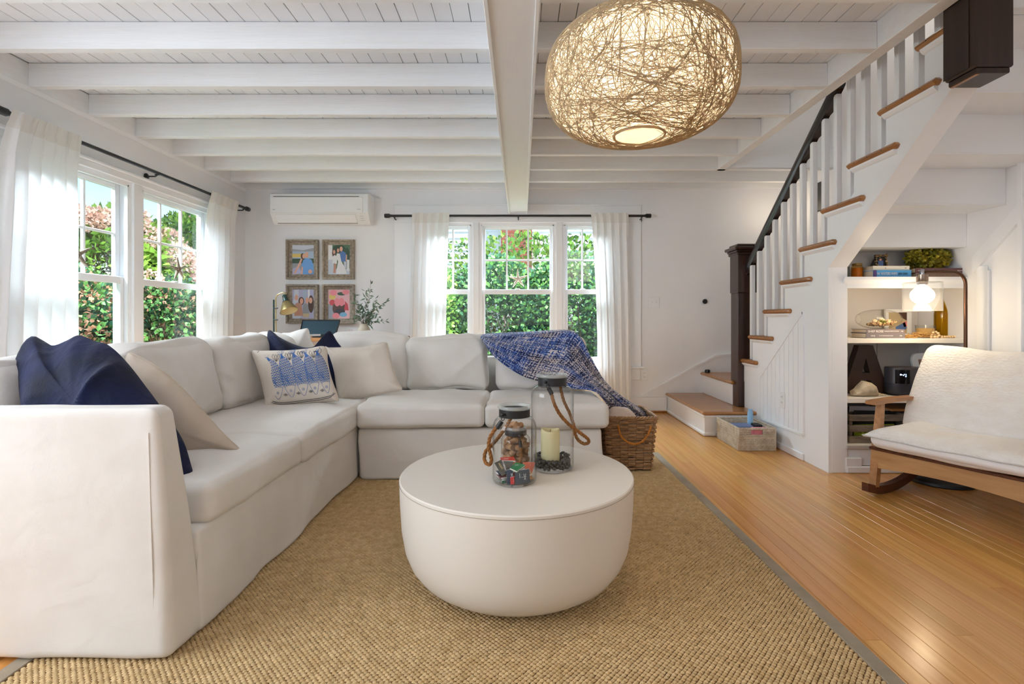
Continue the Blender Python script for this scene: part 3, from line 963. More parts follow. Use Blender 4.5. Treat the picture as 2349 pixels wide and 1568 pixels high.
# handrail
rz = lambda y: 1.952 + .8167 * (3.73 - y)              # rail centre height
m = MB(); A, B = (1.985, 4.390, rz(4.390)), (1.985, 3.12, rz(3.12))
prof = [(-.03, -.016), (-.034, .004), (-.03, .024), (-.016, .036), (.016, .036), (.03, .024), (.034, .004), (.03, -.016), (.02, -.034), (-.02, -.034)]
v = [(A[0] + a, A[1], A[2] + b * 1.28) for a, b in prof] + [(B[0] + a, B[1], B[2] + b * 1.28) for a, b in prof]
n = len(prof)
m.add(v, [tuple(range(n)), tuple(range(n, 2 * n))] + [(i, (i + 1) % n, n + (i + 1) % n, n + i) for i in range(n)])
rail = m.build('handrail', RAILW, ST, smooth=25)
bal = []
for k in range(3, 12):
    for q in (.085, .215):
        y = dL(k) - q
        bal.append((y, zT(k)))
ys = [b[0] for b in bal if b[0] > 3.14]
for y, z0 in bal:
    top = rz(y) - .045 if y > 3.14 else 2.60
    if top - z0 < .1: continue
    MB().box(1.968, 2.002, y - .017, y + .017, z0, top, .002).build('baluster', TRIM, ST, smooth=0)
for y0, y1 in zip(ys[:-1], ys[1:]):
    a, b = y0 - .0172, y1 + .0172
    za, zb = rz(a) - .044, rz(b) - .044
    MB().prism([(a, za), (b, zb), (b, zb - .05), (a, zb - .075 + .0)], 0, 1.966, 2.004).build('fillet', WALNUTD, rail, smooth=0)
MB().box(1.95, 2.02, 1.35, 3.3, 2.605, 2.66, .003).build('gallery_board', TRIM, ST, smooth=0)

# little things fixed on the walls
o = thing('light_switch', (P(1500, 693, YB)[0], YB, 1.148), 'white double light switch plate on the far wall right of the window', 'switch')
c = P(1500, 693, YB - .004)
MB().box(c[0] - .058, c[0] + .058, YB - .007, YB - .0003, c[2] - .057, c[2] + .057, .003).build('switch_plate', PLASTW, o, smooth=0)
for s in (-1, 1):
    MB().box(c[0] + s * .022 - .005, c[0] + s * .022 + .005, YB - .018, YB - .0072, c[2] - .01, c[2] + .012, .002).build('toggle', PLASTW, o, smooth=0)


def outlet(xf, a, z, lab):
    b = xf(np.array([[a, 0, z]]))[0]
    o = thing('power_outlet', b, lab, 'outlet')
    MB(xf).box(a - .036, a + .036, -.006, -.0003, z - .058, z + .058, .003).build('outlet_plate', PLASTW, o, smooth=0)
    for s in (-1, 1):
        q = MB(xf); q.box(a - .017, a + .017, -.009, -.0061, z + s * .021 - .015, z + s * .021 + .015, .003)
        so = q.build('socket', PLASTW, o, smooth=0)
        q = MB(xf)
        for t in (-.007, .006): q.box(a + t - .0012, a + t + .0012, -.0096, -.0091, z + s * .021 - .002, z + s * .021 + .008)
        q.build('slot', GAP, so, smooth=0)


outlet(xf_back, P(1478, 860, YB)[0], P(1478, 860, YB)[2], 'white power outlet on the far wall beside the window sill end')
outlet(lambda v: np.stack([XS - .005 + v[:, 1], v[:, 0], v[:, 2]], 1), 3.735, EYE - 187 / F * 3.735, 'white power outlet in the beadboard panel under the stairs')
c = P(1618, 691, YB - .02)
o = thing('door_bumper', (c[0], YB, c[2]), 'small round dark bumper on the bare far wall right of the switch', 'bumper')
MB().lathe([(.0, YB - .022), (.018, YB - .022), (.024, YB - .012), (.022, YB - .0005)], (c[0], 0, c[2]), 20, axis=1).build('bumper_body', BLACKM, o) if False else None
mb = MB(); ang = np.arange(20) / 20 * 2 * PI
rings = [(.012, -.024), (.02, -.022), (.026, -.012), (.024, -.0005)]
mb.add([(c[0] + a * math.cos(t), YB + b, c[2] + a * math.sin(t)) for a, b in rings for t in ang],
       [tuple(range(20))] + [(i * 20 + j, i * 20 + (j + 1) % 20, (i + 1) * 20 + (j + 1) % 20, (i + 1) * 20 + j) for i in range(3) for j in range(20)])
mb.build('rubber_pad', BLACKM, o)
c = P(1620, 847, YB - .05)
o = thing('stair_bumper', (c[0], YB - .05, .4205), 'small dark round bumper standing on the second step by the wall', 'bumper')
MB().lathe([(.024, .4205), (.026, .44), (.022, .452), (.0, .456)], (c[0] + .01, YB - .06, 0), 18).build('rubber_pad', BLACKM, o)
# dark picture on the stair wall, glimpsed between balusters
o = thing('wall_picture', (XR, 4.82, 1.95), 'dark framed picture glimpsed between the balusters on the stair wall', 'picture')
MB().box(XR - .02, XR - .0005, 4.66, 4.84, 1.99, 2.26, .004).build('frame', BLACKM, o, smooth=0)
MB().box(XR - .0215, XR - .0202, 4.68, 4.82, 2.01, 2.24).build('print', BLACKM, o, smooth=0)
light('stairwell_lamp', 'POINT', (2.35, 3.4, 3.4), 3.5, (1.0, 0.92, 0.80), radius=.15)
light('landing_lamp', 'POINT', (2.55, 4.95, 2.05), 1.0, (1.0, 0.82, 0.6), radius=.08)
# ------------------------------------------------------------------ rug
RA = math.radians(0.75)
RUG = thing('area_rug', (0, 0, 0), 'woven jute area rug with a grey cloth border under the white round table', 'rug')
def rot(v):
    c, s = math.cos(RA), math.sin(RA)
    return np.stack([v[:, 0] * c - v[:, 1] * s, v[:, 0] * s + v[:, 1] * c, v[:, 2]], 1)
RX0, RX1, RY0, RY1 = -1.417, 1.040, .62, 3.62
MB(rot).box(RX0 + .01, RX1 - .01, RY0 + .01, RY1 - .01, .0008, .007).build('backing', JUTEB, RUG, smooth=0)
for a in ((RX0, RX0 + .048, RY0, RY1), (RX1 - .048, RX1, RY0, RY1), (RX0 + .049, RX1 - .049, RY1 - .048, RY1), (RX0 + .049, RX1 - .049, RY0, RY0 + .048)):
    MB(rot).box(a[0], a[1], a[2], a[3], .0009, .0125, .002).build('border', BORDER, RUG, smooth=0)
# basket weave: rows of domed stitches with dark gaps between them
px, py = .0172, .0092
cx_, cy_ = np.meshgrid(np.arange(RX0 + .056, RX1 - .05, px), np.arange(RY0 + .056, RY1 - .05, py))
sh = ((np.arange(cx_.shape[0]) % 2) * px / 2)[:, None]
cx_ = (cx_ + sh).ravel(); cy_ = cy_.ravel()
keep = cx_ < RX1 - .052
cx_, cy_ = cx_[keep], cy_[keep]
vis = ~((cx_ < -1.08) & (cy_ > 1.62)) & ~(cy_ > 3.3) | (cx_ > .3)
cx_, cy_ = cx_[vis], cy_[vis]
N0 = len(cx_)
jit = RNG.normal(size=(N0, 3)) * (.0006, .0004, .0005)
hx, hy = px * .53, py * .56
st = np.array([(-1, -.35, 0), (-.3, -1, 0), (.45, -1, 0), (1, .35, 0), (.3, 1, 0), (-.45, 1, 0), (-.5, -.25, 1), (.1, -.45, 1.1), (.5, .25, 1), (-.1, .45, 1.1)])
V = np.stack([st[:, 0] * hx, st[:, 1] * hy, st[:, 2] * .0052 + .0065], 1)[None] + np.stack([cx_, cy_, np.zeros(N0)], 1)[:, None] + jit[:, None]
Fq = np.array([(0, 1, 7, 6), (1, 2, 7, 7), (2, 3, 8, 7), (3, 4, 9, 8), (4, 5, 9, 9), (5, 0, 6, 9), (6, 7, 8, 9)])
tri = []
for a in Fq:
    tri.append(a[:3])
    if a[3] != a[2]: tri.append((a[0], a[2], a[3]))
tri = np.array(tri)
raw('weave', rot(V.reshape(-1, 3)), (np.arange(N0)[:, None, None] * 10 + tri[None]).reshape(-1, 3), JUTE, RUG, smooth=True, kind='stuff')

# ------------------------------------------------------------------ sectional sofa
ZR = .013
SF = thing('sectional_sofa', (-1.0, 2.7, ZR), 'white slipcovered L-shaped sectional sofa on the jute rug', 'sofa')


def skirt(v):
    """the slipcover hangs a little wider and wavier towards the floor"""
    v = v.copy()
    k = np.clip((.30 - v[:, 2]) / .3, 0, 1)
    wv = wob(v, 3, 11, .008) * k
    front = v[:, 0] > -1.2
    v[front & (v[:, 1] < 3.06), 0] += (wv + k * .012)[front & (v[:, 1] < 3.06)]
    fr2 = v[:, 1] < 3.2
    v[fr2 & (v[:, 0] > -1.0), 1] -= (wv + k * .008)[fr2 & (v[:, 0] > -1.0)]
    return v


softbox(-1.5, 2.315, .17, .50, .765, .155, .02, n=40, seed=5, wr=.003, warp=skirt, cr=.004, bias=(1, 1, .6)).build('base', SOFA, SF, weld=1e-4, smooth=180)
softbox(-.245, 3.47, .165, .735, .44, .152, .02, n=40, seed=6, wr=.003, warp=skirt, cr=.004, bias=(1, 1, .6)).build('base', SOFA, SF, weld=1e-4, smooth=180)
softbox(-1.5, 3.5, .17, .50, .42, .155, .02, n=14, seed=7, wr=.003).build('base', SOFA, SF, weld=1e-4, smooth=180)


def armwarp(v):
    v = v.copy()
    t = np.clip((v[:, 2] - .0) / .72, 0, 1)
    back = np.clip((v[:, 1] - 1.42) / .16, 0, 1)
    v[:, 1] += -.098 * t * back - .012 * t * (1 - back)
    k = np.clip((.35 - v[:, 2]) / .35, 0, 1)
    v[:, 1] += wob(v, 8, 9, .006) * (k ** 1.5)
    v[:, 0] += np.where(v[:, 0] > -1.3, .015 * (1 - t) - .022 * np.clip(t * 1.25 - .25, 0, 1) ** 2, 0)
    return v


softbox(-1.545, 1.502, .370, .540, .080, .355, .028, bulge=(0, .006, 0), n=46, seed=9, wr=.002, freq=7, warp=armwarp, cr=.0022).build('arm', SOFA, SF, weld=1e-4, smooth=180)
m = MB()
zz = np.linspace(.03, .66, 40)
m.tube(np.stack([np.full(40, -1.045) + .012 * (1 - zz / .7), np.full(40, 1.4185) - .012 * zz / .72 + .001, zz], 1), .0022, 5)
m.build('seam', SOFA, SF)
softbox(-1.99, 2.72, .36, .09, 1.22, .335, .04, n=18, seed=10, wr=.003).build('back_frame', SOFA, SF, weld=1e-4, smooth=180)
softbox(-.79, 3.885, .355, 1.28, .085, .335, .04, n=20, seed=11, wr=.003).build('back_frame', SOFA, SF, weld=1e-4, smooth=180)

def seat(cx, cy, hx, hy, z0, z1, seed, bz=.016):
    hz = (z1 - z0) / 2
    softbox(cx, cy, (z0 + z1) / 2, hx, hy, hz, .034, bulge=(.008, .008, bz), n=42, seed=seed, wr=.0045, freq=8, cr=.0050).build('seat_cushion', SOFA, SF, weld=1e-4, smooth=180)

seat(-1.385, 1.935, .40, .338, .322, .455, 21)
seat(-1.385, 2.93, .40, .65, .318, .458, 22)
seat(-.597, 3.29, .378, .31, .33, .468, 23)
seat(.152, 3.29, .366, .31, .328, .466, 24)

def backc(cx, cy, cz, hx, hy, hz, seed, lean=(0, 0), bul=(.05, .05, .02), wr=.008):
    def w(v):
        v = v.copy()
        t = (v[:, 2] - (cz - hz)) / (2 * hz)
        v[:, 0] += lean[0] * t; v[:, 1] += lean[1] * t
        # soft drooping top edge
        v[:, 2] += wob(v, seed + 40, 6, .010) * np.clip(t, 0, 1) ** 2
        return v
    softbox(cx, cy, cz, hx, hy, hz, .06, bulge=bul, n=42, seed=seed, wr=wr, freq=9, warp=w, cr=.010).build('back_cushion', SOFA, SF, weld=1e-4, smooth=180)

backc(-1.775, 1.86, .655, .09, .24, .19, 31, lean=(-.03, 0), bul=(.03, .0, .015))
backc(-1.745, 2.50, .660, .09, .31, .20, 32, lean=(-.055, 0), bul=(.04, .0, .02))
backc(-1.715, 3.10, .665, .09, .285, .20, 33, lean=(-.05, .01), bul=(.04, .0, .02))
backc(-1.10, 3.68, .665, .29, .075, .20, 34, lean=(0, .02), bul=(0, .03, .015))
backc(-.535, 3.66, .655, .298, .08, .19, 35, lean=(0, .03), bul=(0, .045, .015), wr=.010)
backc(.13, 3.66, .655, .315, .08, .19, 36, lean=(0, .03), bul=(0, .045, .015))


def plane_pts(px, d0, d1, v0, v1):
    """pixels on a tilted upright plane: distance d0 at row v0 and d1 at row v1"""
    return [P(u, v, d0 + (d1 - d0) * (v - v0) / (v1 - v0)) for u, v in px]


def ruckpillow(name, px, d0, d1, T, m, seed, label, n=120, rings=18, wr=.006, nrm=(0, -1, 0.15), center=None, piping=None, cat='cushion', back=1.0, pw=.55, parent=None, cr=.006):
    v0, v1 = min(p[1] for p in px), max(p[1] for p in px)
    pts = plane_pts(px, d0, d1, v0, v1)
    c = None
    if center: c = plane_pts([center], d0, d1, v0, v1)[0]
    mb, cc, o = inflate(pts, T, nrm, n, rings, seed, wr, back=back, center=c, pw=pw, cr=cr)
    if parent is not None:
        return mb.build(name, m, parent, smooth=180), cc, o
    t = thing(name, (cc[0], cc[1], o[:, 2].min()), label, cat, 'scatter cushions on the sofa')
    mb.build('cover', m, t, smooth=180)
    if piping:
        q = MB(); q.tube(o, piping[1], 6, closed=True); q.build('piping', piping[0], t, smooth=180)
    return t, cc, o


# the corner cushions that lean behind
ruckpillow('back_cushion', [(575, 782), (590, 765), (612, 760), (650, 766), (680, 790), (690, 880), (600, 885), (570, 850)], 3.52, 3.44, .13, SOFA, 41, None, parent=SF)
ruckpillow('back_cushion', [(640, 775), (668, 762), (700, 753), (708, 756), (713, 780), (722, 800), (725, 870), (650, 875)], 3.62, 3.56, .12, SOFA, 42, None, parent=SF)

# scatter cushions
big, cc, oo = ruckpillow('velvet_cushion', [(75, 771), (98, 784), (122, 792), (150, 782), (176, 769), (192, 771), (218, 782), (250, 792), (295, 835), (345, 900), (392, 965), (424, 1020), (438, 1066), (442, 1086),
    (428, 1096), (380, 1080), (300, 1070), (200, 1075), (110, 1072), (80, 1000), (62, 930), (44, 878), (36, 845), (48, 808)], 1.80, 1.70, .25, NAVY, 51,
    'large crumpled navy velvet cushion leaning on the sofa arm at front left', nrm=(0.1, -1, .25), wr=.010, center=(230, 930), pw=.8, cr=.022, n=160, rings=26)
ruckpillow('linen_cushion', [(294, 811), (318, 818), (352, 836), (392, 866), (430, 903), (470, 948), (512, 995), (549, 1030), (546, 1036), (515, 1038), (490, 1044), (440, 1052), (380, 1045), (330, 1000), (300, 930), (290, 850)], 2.06, 1.99, .14, LINEN, 52,
    'beige linen cushion leaning behind the large navy cushion', nrm=(0.35, -1, .3), center=(400, 985), piping=(LINEN, .0035))
ruckpillow('velvet_cushion', [(616, 757), (640, 772), (672, 788), (705, 797), (728, 790), (745, 772), (757, 758), (775, 785), (800, 820), (795, 870), (772, 905), (700, 910), (630, 905), (620, 860), (614, 800)], 3.36, 3.28, .13, NAVY, 53,
    'blue velvet cushion with two peaked corners behind the fish-print cushion', nrm=(0.1, -1, .2))
ruckpillow('linen_cushion', [(735, 787), (752, 793), (790, 797), (830, 796), (862, 789), (884, 785), (890, 795), (902, 845), (912, 875), (922, 893), (895, 899), (840, 909), (795, 914), (780, 918), (772, 890), (762, 850), (748, 815)], 3.34, 3.24, .13, LINENL, 54,
    'pale linen cushion with stitched edge right of the fish-print cushion', nrm=(0.05, -1, .2), piping=(LINENL, .0035))
FPX = [(578, 806), (600, 804), (660, 803), (705, 799), (746, 795), (752, 830), (760, 865), (777, 914), (768, 920), (720, 923), (660, 930), (612, 938), (608, 915), (598, 870), (588, 838)]
fish, fc, fo = ruckpillow('fish_print_cushion', FPX, 3.06, 2.98, .13, LINENL, 55, 'linen cushion printed with five blue fish and a black border', nrm=(0.05, -1, .2), wr=.0025, cat='cushion', cr=0)
FN = np.array((.05, -1, .2)); FN /= np.linalg.norm(FN)
fo_ang = np.unwrap(np.arctan2((fo - fc)[:, 2], (fo - fc)[:, 0]))


def on_fish(px, lift=.0035):
    """photo pixels of the print -> points on the bulging front of that cushion"""
    out = []
    for u, v in px:
        q = P(u, v, 3.06 + (2.98 - 3.06) * (v - 795) / (938 - 795))
        d = q - fc
        th = math.atan2(d[2], d[0])
        dd = np.abs((fo_ang - th + PI) % (2 * PI) - PI)
        R = np.linalg.norm((fo - fc)[dd.argmin()])
        r = min(np.linalg.norm(d) / R, .985)
        h = .065 * max(1 - r ** 2.4, 0) ** .55
        # where the eye's ray meets the bulge (so that the outline of the print keeps its place)
        ray = q - np.array((0, 0, EYE)); s = (h / abs(ray @ FN))
        p = q - ray * s
        out.append(p + FN * (lift + wob(p[None], 56, 14, .0025)[0] * 0))
    return np.array(out)


def strip(mb, pts, w):
    pts = np.array(pts, float)
    t = np.gradient(pts, axis=0); t /= np.linalg.norm(t, axis=1)[:, None] + 1e-9
    nn = np.stack([-t[:, 1], t[:, 0]], 1) * w / 2
    a, b = on_fish(pts - nn), on_fish(pts + nn)
    k = len(pts)
    mb.add(np.vstack([a, b]), [(i, i + 1, k + i + 1, k + i) for i in range(k - 1)])


def zc(q): return [(560 + a / 5.8725, 740 + b / 5.8725) for a, b in q]
def sp2(q, n): return spline([(a, b, 0) for a, b in q], n, closed=False)[:, :2]


bl, bk = MB(), MB()
fishes = [((322, 478), (415, 690), (470, 1030), 96), ((505, 440), (578, 660), (652, 1000), 92), ((668, 425), (755, 640), (815, 978), 90), ((832, 420), (905, 620), (972, 960), 82), ((985, 400), (1050, 600), (1132, 944), 72)]
for (a, b, c, w) in fishes:
    ax = sp2([a, b, c], 41)
    s = np.linspace(0, 1, 41)
    tn = np.gradient(ax, axis=0); tn /= np.linalg.norm(tn, axis=1)[:, None]
    nr = np.stack([-tn[:, 1], tn[:, 0]], 1)
    hw = w * np.clip(np.sin(PI * np.clip(s * .93 + .05, 0, 1)) ** .75, 0.06, 1) * np.where(s < .1, .35 + 6.5 * s, 1)
    L, R = ax + nr * hw[:, None], ax - nr * hw[:, None]
    strip(bl, zc(L), .8); strip(bl, zc(R), .8)
    strip(bl, zc([L[-1], R[-1]]), .8)
    arc = [ax[30] + nr[30] * hw[30] * q - tn[30] * 22 * (1 - q * q) for q in np.linspace(-1, 1, 9)]
    strip(bl, zc(arc), .8)
    # scales
    rows = 22
    for i in range(rows):
        s0 = .05 + .67 * i / rows; s1 = s0 + .67 / rows * .78
        for j in range(5):
            q0 = -1 + 2 * (j + (.5 if i % 2 else 0)) / 5; q1 = min(q0 + .31, 1)
            if q1 - q0 < .1: continue
            def at(ss, qq):
                k = ss * 40; k0 = int(min(k, 39)); f = k - k0
                return (ax[k0] * (1 - f) + ax[k0 + 1] * f) + (nr[k0]) * (hw[k0] * (1 - f) + hw[k0 + 1] * f) * qq
            sm = (s0 + s1) / 2
            pts = [at(sm, q0), at(s0, (q0 + q1) / 2), at(sm, q1), at(s1, (q0 + q1) / 2)]
            pts = [at(sm, q0 - .04), at(s0, q0 + .05), at(s0, q1 - .05), at(sm, q1 + .04), at(s1, q1 - .05), at(s1, q0 + .05)] if i % 2 == 0 else pts
            bl.add(on_fish(zc(pts)), [tuple(range(len(pts)))])
    # tail fan
    for q in np.linspace(-1, 1, 7):
        e = ax[0] - tn[0] * (72 - 14 * abs(q)) + nr[0] * q * 58
        strip(bl, zc(sp2([ax[0], (ax[0] + e) / 2 + nr[0] * q * 6, e], 6)), .7)
    bl.add(on_fish(zc([ax[0] + nr[0] * 14, ax[0] - nr[0] * 14, ax[3] - nr[3] * 16, ax[3] + nr[3] * 16])), [(0, 1, 2, 3)])
    # fin
    f0 = ax[27]
    for q in (-.9, -.5, -.1, .25):
        e = f0 - tn[27] * 118 + nr[27] * (40 + q * 52)
        strip(bl, zc(sp2([f0, (f0 + e) / 2 + nr[27] * 16, e], 6)), .8)
    # eye
    ey = ax[34]
    for rr in (16, 5):
        strip(bl, zc([ey + rr * np.array((math.cos(t), math.sin(t))) for t in np.linspace(0, 2 * PI, 13)]), .7)
for (x0, y0) in ((430, 470), (606, 450), (768, 425), (930, 420)):
    for dx in (-34, 0, 32):
        q = [(x0 + 8, y0 + 50), (x0 + dx - 16, y0 - 5), (x0 + dx, y0 - 46), (x0 + dx + 16, y0 - 8), (x0 + 8, y0 + 50)]
        strip(bk, zc(sp2(q, 14)), .8)
for (x0, y0) in ((562, 968), (736, 945), (900, 922), (1056, 908)):
    for dx, dy in ((-16, 4), (0, -16), (16, 2), (0, 18)):
        q = [(x0 + dx + 9 * math.cos(t), y0 + dy * .6 + 8 * math.sin(t)) for t in np.linspace(0, 2 * PI, 9)]
        strip(bk, zc(q), .8)
for k in (0, 1):
    g = 22 * k
    q = [(205 + g, 382 + g * .2), (172 + g, 420), (190 + g, 520), (225 + g, 640), (250 + g, 720), (300 + g * .6, 765), (280 + g, 830), (295 + g, 930), (322 + g * .6, 1012), (330 + g, 1055 - g * .6), (400, 1082 - g), (510, 1098 - g), (680, 1084 - g), (860, 1058 - g), (1010, 1040 - g), (1150, 1008 - g), (1200, 975 - g * .6), (1228 - g, 945 - g * .3)]
    strip(bk, zc(sp2(q, 60)), 1.1)
for q in ([(1012, 335), (1038, 360), (1035, 400), (1015, 415)],):
    strip(bk, zc(sp2(q, 12)), .9)
bl.build('fish_print', PRINTB, fish, smooth=0, kind='stuff')
bk.build('line_print', PRINTK, fish, smooth=0, kind='stuff')

# something navy peeping over the left back of the sofa
ruckpillow('velvet_cushion', [(462, 779), (480, 771), (492, 770), (500, 777), (498, 800), (470, 800)], 3.45, 3.45, .05, NAVY, 57, 'navy cushion corner peeping over the sofa back below the left curtain end', nrm=(1, -.4, 0)) if False else None

# ------------------------------------------------------------------ blue throw over the end cushion
def throw_mat():
    m = mat('woven_throw', srgb(60, 84, 150), .95, sheen=.2, spec=.1)
    t = m.node_tree; N, K = t.nodes, t.links
    bs = [n for n in N if n.type == 'BSDF_PRINCIPLED'][0]
    tc = N.new('ShaderNodeTexCoord')
    def noise(sx, sy, sc, det=2):
        mp = N.new('ShaderNodeMapping'); mp.inputs['Scale'].default_value = (sx, sy, 1)
        K.new(tc.outputs['UV'], mp.inputs[0])
        n = N.new('ShaderNodeTexNoise'); n.inputs['Scale'].default_value = sc; n.inputs['Detail'].default_value = det
        K.new(mp.outputs[0], n.inputs['Vector']); return n.outputs[0]
    a = noise(84, 7, 1.0); b = noise(7, 84, 1.0); c = noise(3, 3, 1.0)
    def mth(op, x, y):
        n = N.new('ShaderNodeMath'); n.operation = op
        for i, q in enumerate((x, y)):
            if isinstance(q, (int, float)): n.inputs[i].default_value = q
            else: K.new(q, n.inputs[i])
        return n.outputs[0]
    # over-under weave choice
    mp = N.new('ShaderNodeMapping'); mp.inputs['Scale'].default_value = (84, 84, 1); K.new(tc.outputs['UV'], mp.inputs[0])
    ck = N.new('ShaderNodeTexChecker'); ck.inputs['Scale'].default_value = 1; K.new(mp.outputs[0], ck.inputs['Vector'])
    mx = N.new('ShaderNodeMix'); K.new(ck.outputs['Fac'], mx.inputs[0]); K.new(a, mx.inputs[2]); K.new(b, mx.inputs[3])
    f = mth('ADD', mth('MULTIPLY', mx.outputs[0], 1.0), mth('MULTIPLY', mth('SUBTRACT', c, .5), .25))
    def ramp(stops):
        cr = N.new('ShaderNodeValToRGB'); K.new(f, cr.inputs[0]); e = cr.color_ramp.elements
        e[0].position, e[0].color = stops[0]; e[1].position, e[1].color = stops[-1]
        for p_, c_ in stops[1:-1]: e.new(p_).color = c_
        return cr.outputs[0]
    blue = ramp([(.36, srgb(26, 34, 70)), (.43, srgb(38, 60, 124)), (.50, srgb(70, 104, 176)), (.54, srgb(120, 146, 200)), (.58, srgb(196, 192, 198)), (.66, srgb(222, 212, 206))])
    grey = ramp([(.38, srgb(28, 30, 46)), (.45, srgb(48, 54, 84)), (.50, srgb(86, 98, 140)), (.53, srgb(170, 160, 164)), (.60, srgb(206, 194, 188)), (.68, srgb(222, 212, 204))])
    sx_ = N.new('ShaderNodeSeparateXYZ'); K.new(tc.outputs['UV'], sx_.inputs[0])
    big = noise(2.2, 5.5, 1.0, 1)
    fac = mth('ADD', mth('MULTIPLY', sx_.outputs[0], .55), mth('MULTIPLY', mth('SUBTRACT', big, .5), 2.2))
    mr = N.new('ShaderNodeMapRange'); mr.inputs[1].default_value = .22; mr.inputs[2].default_value = .55; K.new(fac, mr.inputs[0])
    mm = N.new('ShaderNodeMix'); mm.data_type = 'RGBA'; K.new(mr.outputs[0], mm.inputs[0]); K.new(blue, mm.inputs[6]); K.new(grey, mm.inputs[7])
    K.new(mm.outputs[2], bs.inputs['Base Color'])
    bp = N.new('ShaderNodeBump'); bp.inputs['Strength'].default_value = .8; bp.inputs['Distance'].default_value = .004
    K.new(mx.outputs[0], bp.inputs['Height']); K.new(bp.outputs[0], bs.inputs['Normal'])
    return m

top = [(1103, 773, 3.60), (1128, 770, 3.62), (1165, 768, 3.64), (1215, 766, 3.65), (1262, 763, 3.65), (1300, 762, 3.64), (1325, 768, 3.60), (1345, 800, 3.56), (1368, 845, 3.52), (1392, 880, 3.46), (1434, 915, 3.45), (1476, 942, 3.46), (1494, 957, 3.46)]
bot = [(1106, 777, 3.56), (1120, 800, 3.52), (1140, 822, 3.50), (1168, 843, 3.485), (1200, 862, 3.47), (1235, 873, 3.46), (1275, 880, 3.44), (1315, 889, 3.40), (1355, 893, 3.37), (1378, 908, 3.36), (1398, 934, 3.37), (1412, 952, 3.38), (1424, 966, 3.38)]
NU, NV = 110, 44
tp, bt = spline([P(*q) for q in top], NU, closed=False), spline([P(*q) for q in bot], NU, closed=False)
s_ = np.linspace(0, 1, NU)[None, :, None]; t_ = np.linspace(0, 1, NV)[:, None, None]
g = tp[None] * (1 - t_) + bt[None] * t_
sag = np.sin(PI * t_[..., 0]) * (1 - .4 * s_[..., 0])
fold = np.sin((t_[..., 0] * 3.2 + s_[..., 0] * 2.3) * PI + .6) * .034 * np.sin(PI * np.clip(t_[..., 0], 0, 1)) + np.sin((t_[..., 0] * 9 - s_[..., 0] * 3) * PI) * .010 * (s_[..., 0] ** 1.3)
g[..., 1] -= sag * .035 + fold + .022 * np.sin(PI * np.clip(t_[..., 0] * .5 + .25, 0, 1))
g[..., 2] += sag * .012 * (1 - s_[..., 0])
g[..., 1] += wob(g.reshape(-1, 3), 77, 22, .003).reshape(NV, NU)
# over the top and a little way down behind
bk_ = []
for k in range(1, 10):
    t = k / 9
    row = tp.copy()
    wdt = .17 * (1 - np.clip((np.arange(NU) / NU - .5) / .22, 0, 1))
    row[:, 1] += wdt * math.sin(t * PI / 2) + .004 * k
    row[:, 2] += .012 * math.sin(t * PI) * (wdt / .17) - .10 * max(t - .55, 0) * (wdt / .17)
    bk_.append(row)
g = np.concatenate([np.array(bk_[::-1]), g], 0)
R_ = g.shape[0]
uu, vv = np.meshgrid(np.linspace(0, 1.5, NU), np.linspace(0, .62, R_))
thr = MB().grid(g).build('throw_blanket', throw_mat(), None, smooth=180, uv=np.stack([uu.ravel(), vv.ravel()], 1), label='blue and white woven throw over the end back cushion trailing into the wicker basket', cat='blanket')
md = thr.modifiers.new('thickness', 'SOLIDIFY'); md.thickness = .009; md.offset = 0

# ------------------------------------------------------------------ drum coffee table
TX, TY = -.0157, 1.91
m = MB().lathe([(0, .014), (.25, .017), (.295, .026), (.335, .045), (.37, .07), (.396, .105), (.414, .15), (.426, .22), (.432, .31), (.4345, .392), (.4345, .396), (.431, .4), (0, .4)], (TX, TY, 0), 128)
m.v[0][:, :] = m.v[0]
ct = m.build('coffee_table', TABLEM, None, smooth=40, label='round white drum coffee table with a rounded bottom on the jute rug', cat='table')
q = MB(); q.tube([(TX + .4352 * math.cos(a), TY + .4352 * math.sin(a), .3875) for a in np.arange(120) / 120 * 2 * PI], .0008, 4, closed=True)
q.build('top_seam', BORDER, ct)
